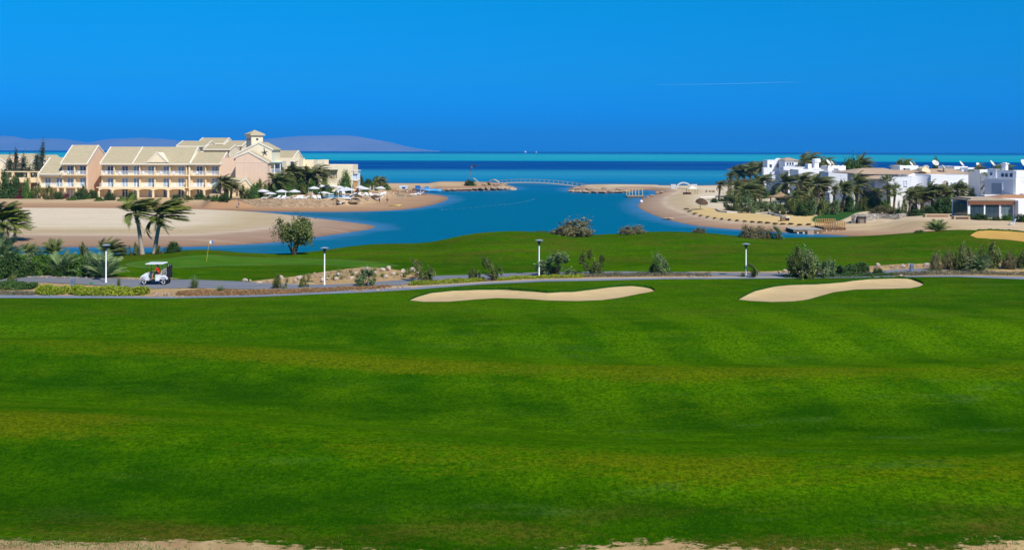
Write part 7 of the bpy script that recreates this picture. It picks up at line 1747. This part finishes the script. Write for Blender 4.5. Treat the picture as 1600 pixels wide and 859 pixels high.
for i, (px, py) in enumerate(((416, 311.5), (433, 311.5), (442, 311.8), (452, 311.5), (463, 311.7), (470, 311.5), (476, 311.6), (492, 311.5), (499, 311.5), (513, 302.5), (520, 303.5), (526, 304), (544, 310), (552, 307), (560, 306.5), (566, 307), (573, 306.5), (580, 307), (588, 306), (595, 306.5), (600, 305), (520, 305.5), (537, 304.5))):
    x, y, z = GL(px, py); BD.place(x, y, z, r2.uniform(-.5, .5) + (1.57 if i % 3 else 0), 1.05, ('white sunbed in the row just behind the stone terrace wall' if i < 9 else 'white sunbed at the beach end of the hotel pool' if px > 540 else 'white sunbed under the parasols behind the hotel pool'), 'sunbeds around the pool')
for px, py, lab in ((530, 320.5, 'white sunbed on the sand beside the dark thatched shelter'), (586, 312, 'white sunbed on the sand under the brown thatch'), (545, 313, 'white sunbed beside the low straw windbreak'), (592, 313, 'white sunbed on the open sand facing the lagoon'), (648, 306, 'white sunbed under the dark beach shelter'), (655, 305, 'farther white sunbed under the dark beach shelter')):
    x, y, z = GL(px, py); BD.place(x, y, z, .15, 1.25, lab, 'sunbeds on the open sand')
def thatch(label, px, py, pt, rpx, mat, fn=GL, tilt=0.0, name='thatched_parasol', cat='thatched parasol', drop=.45):
    x, y, z = fn(px, py); k = y / F; R = rpx * k; h = (py - pt) * k
    r = thing(name, label, cat, (0, 0, 0)); rr = random.Random(int(px))
    m = MB(); m.bar((0, 0, 0), (0, 0, h * .97), .06, 7); m.build('pole', WOOD, r)
    m = MB(); n = 22
    m.lathe([(R * .97, h * (1 - drop) - .10), (R, h * (1 - drop)), (R * .7, h * (1 - drop * .62)), (R * .35, h * (1 - drop * .26)), (.05, h), (.03, h)], n, (0, 0, 0), .07, rr)
    c = m.build('canopy', mat, r); c.rotation_euler = (tilt, tilt * .3, 0)
    f = MB()
    for i in range(70):
        a = i * math.tau / 70; q = R * rr.uniform(.92, 1.0); f.bar((math.cos(a) * q, math.sin(a) * q, h * (1 - drop) + .02), (math.cos(a) * q * 1.05, math.sin(a) * q * 1.05, h * (1 - drop) - rr.uniform(.15, .32)), .03, 3)
    o = f.build('fringe', mat, c); o['kind'] = 'stuff'
    r.location = (x, y, z - .03); return r
thatch('big beige thatched parasol in front of the twin closed parasols', 581.5, 305, 296, 9, THATCH); thatch('brown thatched parasol at the pool edge', 556, 312, 302.5, 9, DTHATCH); thatch('dark thatched shelter nearest the water with people under it', 522, 321, 308.5, 8.5, DTHATCH)
thatch('low brown thatched parasol above the white sunbed', 586, 312.5, 304, 8, DTHATCH); thatch('dull grey thatched parasol by the straw screens', 552, 318, 312, 8, THATCH); thatch('pinkish thatched shade behind the straw windbreak', 622, 303, 293, 9, THATCH); thatch('thatched shade beside the white stage', 641, 301, 292.5, 8, THATCH); thatch('thatched shade at the first closed parasols', 485, 310, 299, 7, THATCH)
thatch('tilted dark thatched parasol alone on the villa beach', 1094, 327, 307.5, 9.5, DTHATCH, GR, .42, drop=.3)
for px, py, w, h, lab in ((534, 320, 12, 4, 'straw windbreak beside the dark thatched shelter'), (556, 317, 16, 4.5, 'straw windbreak between the grey thatch and the pool'), (626, 309.5, 13, 7, 'tall straw windbreak on the beach tip'), (570, 312, 14, 4, 'tan straw screen before the sunbeds'), (640, 309, 10, 5, 'pale straw screen at the beach tip')):
    x, y, z = GL(px, py); k = y / F; r = thing('straw_windbreak', lab, 'windbreak', (x, y, z), 'straw windbreaks on the hotel beach'); m = MB(); rr = random.Random(int(px)); n = 26
    for i in range(n): a = x - w * k / 2 + w * k * i / n; m.box(a, a + w * k / n - .006, y + .06 * math.sin(i), y + .09 + .06 * math.sin(i), z, z + h * k * rr.uniform(.88, 1))
    m.build('straw_panel', PALEWOOD, r)
    m = MB(); m.box(x - w * k / 2, x + w * k / 2, y - .09, y - .065, z + h * k * .6, z + h * k * .68); m.build('batten', WOOD, r)
x, y, z = GL(655, 304); r = thing('beach_shelter', 'dark low beach shelter with a sloping reed roof near the blue boats', 'shelter', (x, y, z)); k = y / F
m = MB(); m.prism([(x - 11 * k, z + 7.5 * k), (x + 2 * k, z + 6 * k), (x + 13 * k, z + 4.5 * k), (x + 13 * k, z + 5.2 * k), (x + 1 * k, z + 7 * k), (x - 11 * k, z + 8.4 * k)], 'y', y - .5, y + 3); m.build('roof', DTHATCH, r)
for a in (-10, 0, 12):
    m = MB(); m.bar((x + a * k, y, z), (x + a * k, y, z + (6.5 - .12 * a - .5) * k), .07, 6); m.build('post', WOOD, r)
x, y, z = GL(630, 300); k = y / F; r = thing('beach_stage', 'small white canopy stage with dark opening behind the beach shades', 'stage', (x, y, z))
m = MB(); m.box(x - 6 * k, x + 6.5 * k, y, y + 2.4, z + 4.2 * k, z + 9.6 * k); m.build('canopy', plain('pale_blue_canvas', (.55, .66, .8), .08, 2), r)
m = MB(); m.prism([(x - 2 * k, z + 8 * k), (x - 1.5 * k, z + 5.4 * k), (x + .6 * k, z + 4.8 * k), (x + 3.4 * k, z + 5.6 * k), (x + 3.8 * k, z + 8.2 * k), (x + 1 * k, z + 7.4 * k)], 'y', y - .06, y - .01); m.build('opening', STEEL, r)
for a in (-5.5, 6):
    m = MB(); m.box(x + a * k - .08, x + a * k + .08, y + .2, y + .4, z, z + 4.2 * k); m.build('post', RAIL, r)
def boat(name, label, px, py, L, hmat, cab=None, fn=None, z=0.0, rz=0.0, cat='boat', hh=.9):
    x, y = gp(px, py, z); r = thing(name, label, cat, (0, 0, 0)); m = MB(); n = 9; vs = []
    for i in range(n):
        t = i / (n - 1); w = L * .16 * (1 - (2 * abs(t - .42)) ** 2.4 * .95) if t < .95 else .03; sh = hh * (.75 + .45 * t * t); xx = L * (t - .5)
        vs += [(xx, -w, sh), (xx, -w * .7, .05), (xx, 0, -.15), (xx, w * .7, .05), (xx, w, sh), (xx, 0, sh - .18)]
    m.add(vs, [(i * 6 + k, i * 6 + (k + 1) % 6, (i + 1) * 6 + (k + 1) % 6, (i + 1) * 6 + k) for i in range(n - 1) for k in range(6)] + [tuple(range(6)), tuple(range((n - 1) * 6, n * 6))[::-1]]); m.build('hull', hmat, r, True)
    if cab: m = MB(); m.prism([(-L * .2, hh * .7), (-L * .18, hh * 1.7), (L * .08, hh * 1.7), (L * .16, hh * .8)], 'y', -L * .09, L * .09); m.build('cabin', cab, r); m = MB(); m.box(-L * .22, L * .1, -L * .11, L * .11, hh * 1.71, hh * 1.82); m.build('canopy', hmat, r)
    r.location = (x, y, z); r.rotation_euler = (0, 0, rz); return r
BLUEP = plain('blue_boat_paint', (.03, .16, .42), .12, 2, .4, .4); BLUEL = plain('light_blue_boat_paint', (.08, .34, .62), .12, 2, .4, .4)
boat('moored_boat', 'dark blue covered boat drawn up behind the beach shelter', 654, 298.3, 5.2, BLUEP, BLUEP, z=.05); boat('moored_boat', 'light blue boat moored between the dark blue one and the breakwater', 668, 299.8, 4.6, BLUEL, BLUEL, z=.05, rz=.1); boat('moored_boat', 'small blue skiff at the root of the breakwater', 681, 299.9, 4, BLUEL, None, z=.05, rz=-.1)
x, y, z = GL(617, 321.5); k_ = boat('kayak', 'pale yellow kayak lying on the hotel beach near the water', 617, 322, 3.2, plain('yellow_hull', (.72, .58, .16), .1, 2, .4, .4), None, z=z, rz=-.3, cat='kayak', hh=.28)
m = MB(); m.lathe([(.28, 0), (.4, .3), (.28, .62), (.05, .72)], 12, (*gp(1002, 317, 0), 0)); tag(m.build('mooring_buoy', CARTW, None, True), 'white round mooring buoy floating off the villa beach', 'buoy')
fl_ = thing('float_line', 'curving line of small white floats across the mouth of the lagoon', 'float line', (*gp(770, 322, 0), 0)); pts = chaikin([gp(a, b, 0) for a, b in ((690, 328), (730, 325.5), (770, 321.5), (800, 319), (822, 315.5), (836, 311))], 2, False)
m = MB(); m.tube([(a, b, .03) for a, b in pts], .008, 4); m.build('rope', STEEL, fl_)
m = MB(); acc = 0
for (a, b), (c, d) in zip(pts[:-1], pts[1:]):
    L = math.hypot(c - a, d - b); n = max(1, int(L / 3.2))
    for i in range(n): t_ = i / n; m.lathe([(.02, .0), (.06, .04), (.02, .08)], 6, (a + (c - a) * t_, b + (d - b) * t_, 0))
m.build('floats', CARTW, fl_)['kind'] = 'stuff'
for px, lab in ((821, 'tiny white ship on the horizon above the bridge, the larger of two'), (838, 'smaller tiny white ship on the horizon beyond the bridge')):
    Y = 8200; x = X_(px, Y, 236); r = thing('distant_ship', lab, 'ship', (x, Y, 0)); s = .7 if px < 830 else .5
    m = MB(); m.prism([(x - 14 * s, 7 * s), (x - 11 * s, 0), (x + 12 * s, 0), (x + 16 * s, 8 * s)], 'y', Y - 4, Y + 4); m.build('hull', CARTW, r); m = MB(); m.box(x - 8 * s, x + 5 * s, Y - 3, Y + 3, 7.5 * s, 17 * s).box(x - 4 * s, x - 2 * s, Y - 1, Y + 1, 17 * s, 26 * s); m.build('superstructure', CARTW, r)

# palms and leaning leaves on the breakwater
def bent_frond(name, label, px, py, segs, mat, fn=GL):
    x, y, z = fn(px, py); k = y / F; r = thing(name, label, 'shade sculpture', (x, y, z)); m = MB(); vs = []; n = len(segs)
    for i, (a, b, w) in enumerate(segs): vs += [(x + a * k, y - .5, z + b * k), (x + a * k + .02, y + .5, z + b * k), (x + a * k + w * k * .5, y + .5, z + (b - w) * k), (x + a * k + w * k * .5, y - .5, z + (b - w) * k)]
    m.add(vs, [(i * 4 + q, i * 4 + (q + 1) % 4, (i + 1) * 4 + (q + 1) % 4, (i + 1) * 4 + q) for i in range(n - 1) for q in range(4)] + [(3, 2, 1, 0), tuple(range(n * 4 - 4, n * 4))]); m.build('blade', mat, r, True); return r
PLB = plain('pale_reed_panel', (.58, .52, .36), .2, 2, .85)
bent_frond('bent_shade', 'pale leaf shaped shade bending down at the bridge head', 779, 289.5, [(-10, 9, .3), (-6, 9.3, 2), (-2, 7.5, 3.2), (2, 4.5, 3.2), (3, 1.5, 1.5), (2, -.5, .8)], PLB)
bent_frond('bent_shade', 'darker leaf shaped shade arching away from the pale one', 768, 289.5, [(3, 9, .3), (-.5, 8.5, 1.4), (-4, 6.5, 1.8), (-6, 4, 1.2), (-4, 1, 1), (-3, -.5, .8)], plain('brown_reed_panel', (.30, .21, .14), .2, 2, .85))
bent_frond('bent_shade', 'pale leaf shaped shade hanging beside the breakwater palm', 741, 289.5, [(-3, 11.5, .4), (0, 11, 1.8), (3, 8.5, 2.2), (6, 6, 1.6), (8, 4.6, .4)], PLB)
x, y, z = GL(736, 290); k = y / F
r = thing('breakwater_palm', 'lone palm on the breakwater with its crown blown flat by the wind', 'palm tree', (0, 0, 0)); m = MB(); m.tube([(-.8, 0, 0), (-.6, 0, 2.6), (.1, 0, 5.4), (.3, 0, 6.4)], [.17, .14, .11, .09], 7); m.build('trunk', BARK, r, True)
V, Q = join([frond(2.1, i * .5 - 1.4, .8 - .1 * i, 1.6, 300 + i, 13, .8, .3, 1.6) for i in range(11)]); npmesh('crown', V + np.array([.3, 0, 6.4]), Q, L_PALM, r); r.location = (x, y, z)
SH_DARK.at(735, 290.5, 14, 9, 'dark round bush at the foot of the breakwater palm', GL, group=HG); SH_BOUG.at(729, 290, 7, 7, 'reddish bush beside the breakwater palm', GL, group=HG); SH_DARK.at(763, 289.5, 7, 4, 'little dark bush between the leaf shaped shades', GL, group=HG)

# villa beach: arch, canopy, gazebo, kiosk, kerbs
Ya = 322.0; a = thing('beach_arch', 'white arch with low side walls on the far villa beach', 'arch', (X_(1068, Ya), Ya, .9)); m = MB(); zb_ = .6
xa, xb = X_(1055, Ya), X_(1081, Ya); z1_ = Z_(284.5, Ya, 1068)
for i in range(14):
    t0, t1 = math.pi * i / 14, math.pi * (i + 1) / 14; c_, rx, rz_ = (xa + xb) / 2, (xb - xa) / 2, z1_ - zb_
    q = lambda t, s: (c_ - rx * s * math.cos(t), zb_ + rz_ * s * math.sin(t))
    m.prism([q(t0, 1), q(t1, 1), q(t1, .82), q(t0, .82)], 'y', Ya - .5, Ya + .5)
ARW = plain('grey_white_render', (.56, .56, .54), .1, 1); m.build('arch_ring', ARW, a); m = MB(); m.box(X_(1048, Ya), X_(1056, Ya), Ya - .3, Ya + .3, .5, Z_(288, Ya, 1050)).box(X_(1079, Ya), X_(1089, Ya), Ya - .3, Ya + .3, .5, Z_(288, Ya, 1085)); m.build('side_wall', ARW, a)
x, y, z = GR(1082.5, 304); k = y / F; r = thing('beach_canopy', 'cream fabric canopy on thin poles beside the white arch', 'canopy', (x, y, z)); m = MB(); m.add([(x - 8 * k, y - 1, z + 9 * k), (x + 7 * k, y - 1, z + 9 * k), (x + 7 * k, y + 3, z + 9.5 * k), (x - 8 * k, y + 3, z + 9.5 * k), (x, y + 1, z + 13.5 * k)], [(0, 1, 4), (1, 2, 4), (2, 3, 4), (3, 0, 4), (3, 2, 1, 0)]); m.build('fabric', plain('cream_fabric', (.74, .70, .52), .06, 2), r)
for a_, b_ in ((-7, -.8), (6.4, -.8), (-7, 2.8), (6.4, 2.8)):
    m = MB(); m.bar((x + a_ * k, y + b_, z - .1), (x + a_ * k, y + b_, z + 9.2 * k), .06, 6); m.build('pole', WOOD, r)
x, y, z = GR(1075, 304); k = y / F; r = thing('beach_daybed', 'dark flat daybed lying on the sand under the cream canopy', 'daybed', (x, y, z)); m = MB(); m.box(x - 6 * k, x + 5 * k, y, y + 2.2, z + .2, z + .5); m.build('mattress', plain('plum_cloth', (.09, .05, .06), .2, 4), r); m = MB(); m.box(x - 5.6 * k, x + 4.6 * k, y + .1, y + 2.1, z - .1, z + .195); m.build('base', WOOD, r)
for i, px in enumerate((1104, 1110, 1115)):
    o_ = rock('beach_rock', px, 300.5, 5, 5, ('brown rock at the back of the villa beach, one of three'), GR, RR, 'three rocks at the back of the villa beach')
x, y, z = GR(1221.5, 325); k = y / F; gz = thing('gazebo', 'large thatched gazebo roof on timber posts inside the palm grove', 'gazebo', (0, 0, 0)); m = MB(); R = 21 * k; h1, h2, h3 = 17.5 * k, 22 * k, 25 * k
m.lathe([(R * .96, h1 - .2), (R, h1), (R * .5, h2 - .35), (R * .22, h2), (R * .24, h2 + .05), (R * .1, h3 - .2), (.05, h3)], 20, (0, 0, 0), .04, random.Random(5)); m.build('thatched_roof', THATCH, gz)
for i in range(6):
    a = i * math.tau / 6 + .3; m = MB(); m.bar((R * .82 * math.cos(a), R * .82 * math.sin(a), -.2), (R * .82 * math.cos(a), R * .82 * math.sin(a), h1 + .15), .11, 7); m.build('post', WOOD, gz)
gz.location = (x, y + 1, z)
x, y, z = GR(1347, 349.3); k = y / F; kk = thing('stone_kiosk', 'small square stone kiosk with a dark overhanging flat lid on the sand track', 'kiosk', (x, y, z)); m = MB(); w_ = 6.3 * k; h_ = 9 * k
m.box(x - w_, x - w_ * .55, y, y + 1.2, z - .2, z + h_).box(x + w_ * .6, x + w_, y, y + 1.2, z - .2, z + h_); m.build('pier', plain('dark_stone', (.15, .11, .09), .3, 4, .9, .1, .4), kk)
m = MB(); m.box(x - w_ * .54, x + w_ * .59, y + .06, y + 1.15, z - .2, z + h_ - .02); m.build('panel', plain('weathered_grey_board', (.27, .22, .18), .25, 3, .9), kk); m = MB(); m.box(x - w_ * .9, x + w_ * 1.35, y - .12, y + 1.35, z + h_ + .004, z + h_ + .13); m.build('lid', plain('dark_lid', (.07, .055, .05), .2, 3), kk)
KERB = plain('white_kerb', (.66, .64, .6), .08, 2, .8)
for lab, pl in (('curving white kerb at the tip of the garden scrub', ((1119, 328), (1124, 331.2), (1136, 332.6), (1152, 333))), ('straight white kerb leading down towards the lawn', ((1201, 333.5), (1209, 337), (1222, 339.5), (1230, 340))), ('white terrace kerb at the back of the villa beach', ((1093, 309.5), (1110, 308.2), (1128, 307.8), (1138, 308)))):
    P3 = [GR(*q) for q in pl]; r = thing('garden_kerb', lab, 'kerb', P3[0]); m = MB()
    for p_, q_ in zip(P3[:-1], P3[1:]):
        m.add([(*p_[:2], p_[2] - .3), (*q_[:2], q_[2] - .3), (*q_[:2], q_[2] + .28), (*p_[:2], p_[2] + .28), (p_[0], p_[1] + .6, p_[2] - .3), (q_[0], q_[1] + .6, q_[2] - .3), (q_[0], q_[1] + .6, q_[2] + .28), (p_[0], p_[1] + .6, p_[2] + .28)], [(0, 1, 2, 3), (7, 6, 5, 4), (3, 2, 6, 7), (0, 3, 7, 4), (1, 5, 6, 2)])
    m.build('kerb_stone', KERB, r)
for px, py, w, h, mt, lab in ((1224, 346, 6, 6, WOOD, 'brown box beside the yellow sand terrace'), (1231, 345, 5, 6, TRIM, 'white topped box beside the brown box')):
    x, y, z = GR(px, py); k = y / F; r = thing('beach_box', lab, 'box', (x, y, z)); m = MB(); m.box(x - w * k / 2, x + w * k / 2, y, y + .8, z - .1, z + h * k * .75); m.build('box_body', WOOD if px < 1230 else BLACKP, r); m = MB(); m.box(x - w * k / 2 - .04, x + w * k / 2 + .04, y - .04, y + .84, z + h * k * .75 + .003, z + h * k); m.build('lid', mt, r)
m = MB(); x, y, z = GR(1581, 352); k = y / F; ch = thing('garden_chair', 'white tilted garden chair on the dune before the annex', 'chair', (x, y, z)); m.box(x - .3, x + .25, y - .28, y + .28, z + .36, z + .42); m.build('seat', CARTW, ch); m = MB(); m.prism([(x + .2, z + .42), (x + .45, z + 1.0), (x + .52, z + .98), (x + .28, z + .40)], 'y', y - .28, y + .28); m.build('backrest', CARTW, ch)
for a_ in (-.25, .2):
    for b_ in (-.24, .24): m = MB(); m.box(x + a_ - .03, x + a_ + .03, y + b_ - .03, y + b_ + .03, z - .1, z + .36); m.build('leg', CARTW, ch)
# satellite dishes
DISH = plain('cream_dish', (.66, .62, .52), .08, 2, .5, .3, .03)
dd = thing('satellite_dish', 'dish', 'satellite dish'); m = MB(); n = 18; vs = []
for r_i, dz in ((.03, 0), (.3, .04), (.6, .15), (.75, .24)):
    for k in range(n):
        u_, v_ = r_i * math.cos(k * math.tau / n), r_i * math.sin(k * math.tau / n); t_ = math.radians(38)
        vs.append((u_, -.2 - dz * math.cos(t_) + v_ * math.sin(t_), 1.0 + dz * math.sin(t_) + v_ * math.cos(t_)))
m.add(vs, [(i * n + k, i * n + (k + 1) % n, (i + 1) * n + (k + 1) % n, (i + 1) * n + k) for i in range(3) for k in range(n)]); o_ = m.build('reflector', DISH, dd, True); sm = o_.modifiers.new('thickness', 'SOLIDIFY'); sm.thickness = .03
m = MB(); m.bar((0, 0, 0), (0, -.2, 1.0), .05, 6).bar((0, -.1, .1), (0, -.3, 1.0), .04, 5); m.build('mast', STEEL, dd); m = MB(); m.bar((0, -.55, .55), (0, -.85, 1.5), .02, 4).lathe([(.05, -.06), (.05, .06)], 6, (0, -.85, 1.5)); m.build('feed_arm', STEEL, dd)
DS = Proto(dd)
for px, py, pt, Y, s, rz, lab in ((1292, 259, 249, 238, 1.15, .9, 'large cream dish beside the rooftop water tank'), (1298, 259, 250.5, 239, .9, 1.1, 'smaller dish beside the large cream dish'), (1422, 259, 252.5, 251, 1.0, .9, 'dish on the small white rooftop'), (1426.5, 259, 251.5, 252, .9, 1.2, 'second dish on the small white rooftop'), (1460, 265, 250, 200, .9, .2, 'dish on a tall mast over the tiled roofs'), (1472.5, 267, 257, 197, .95, 1.1, 'slanted dish on the tiled roof ridge'),
                                  (1500, 261.5, 251.5, 237, 1.05, .9, 'dish on the flat white roof beyond the tiles'), (1527, 264, 254, 233, .8, .4, 'small dish beside the top of the tall leaning palm'), (1548, 266, 250.5, 223, 1.1, .9, 'cream dish above the tent roofed villa'), (1598, 268, 249, 190, 1.35, .5, 'largest cream dish at the picture edge'), (1447, 270, 258, 198, .8, -.6, 'dark backed dish by the cream skylight')):
    zz = Z_(pt, Y, px) - 1.75 * s; DS.place(X_(px, Y), Y, zz, rz, s, lab, 'satellite dishes on the villa roofs')
# ------------------------------------------------------------------ foreground edge of the rough
r = np.random.RandomState(2); V = []; Q = []; n = 5200
for i in range(n):
    x = r.uniform(-17, 17); y = 29.3 + r.randn() * .45 + .35 * math.sin(x * .9) + .15; z = float(zN(x, y)); h = r.uniform(.03, .10); a = r.rand() * 6.28; w = .012
    b = len(V); V += [(x - w * math.cos(a), y - w * math.sin(a), z), (x + w * math.cos(a), y + w * math.sin(a), z), (x + r.randn() * .03, y + r.randn() * .03, z + h)]; Q.append([b, b + 1, b + 2])
npmesh('grass_fringe', np.array(V), np.array(Q), L_MID)['kind'] = 'stuff'
SH_FANS.at(895, 860, 30, 18, 'blue green tuft of blades at the sandy foot of the picture', lambda a, b: (*gp(a, b, ZP)[:2], float(zN(*gp(a, b, ZP)))))
SH_FANS.at(345, 861, 26, 12, 'small tuft of blades on the sand at the foot of the rough', lambda a, b: (*gp(a, b, ZP)[:2], float(zN(*gp(a, b, ZP)))))
# vapour trail, outside the haze
Yt = 27000; t = NT('vapour'); sxx = t.n('SeparateXYZ', {0: t.pos()})
e = t.n('BsdfDiffuse', {'Color': (.9, .9, .95)}); tr = t.n('BsdfTransparent'); al = t.math('MULTIPLY', t.noise(t.mapv(t.pos(), (.004, .01, .02)), 1, 3), .1); ms = t.n('MixShader', {0: al, 1: tr.outputs[0], 2: e.outputs[0]}); t.t.links.new(ms.outputs[0], t.out.inputs['Surface'])
m = MB(); m.tube([(X_(a, Yt, b), Yt, Z_(b, Yt, a)) for a, b in ((1025, 132.6), (1090, 132), (1160, 130.6), (1210, 129), (1250, 128.4))], [3, 9, 11, 9, 3], 8); tag(m.build('vapour_trail', t.m), 'faint thin white vapour trail high in the sky over the villas', 'vapour trail')
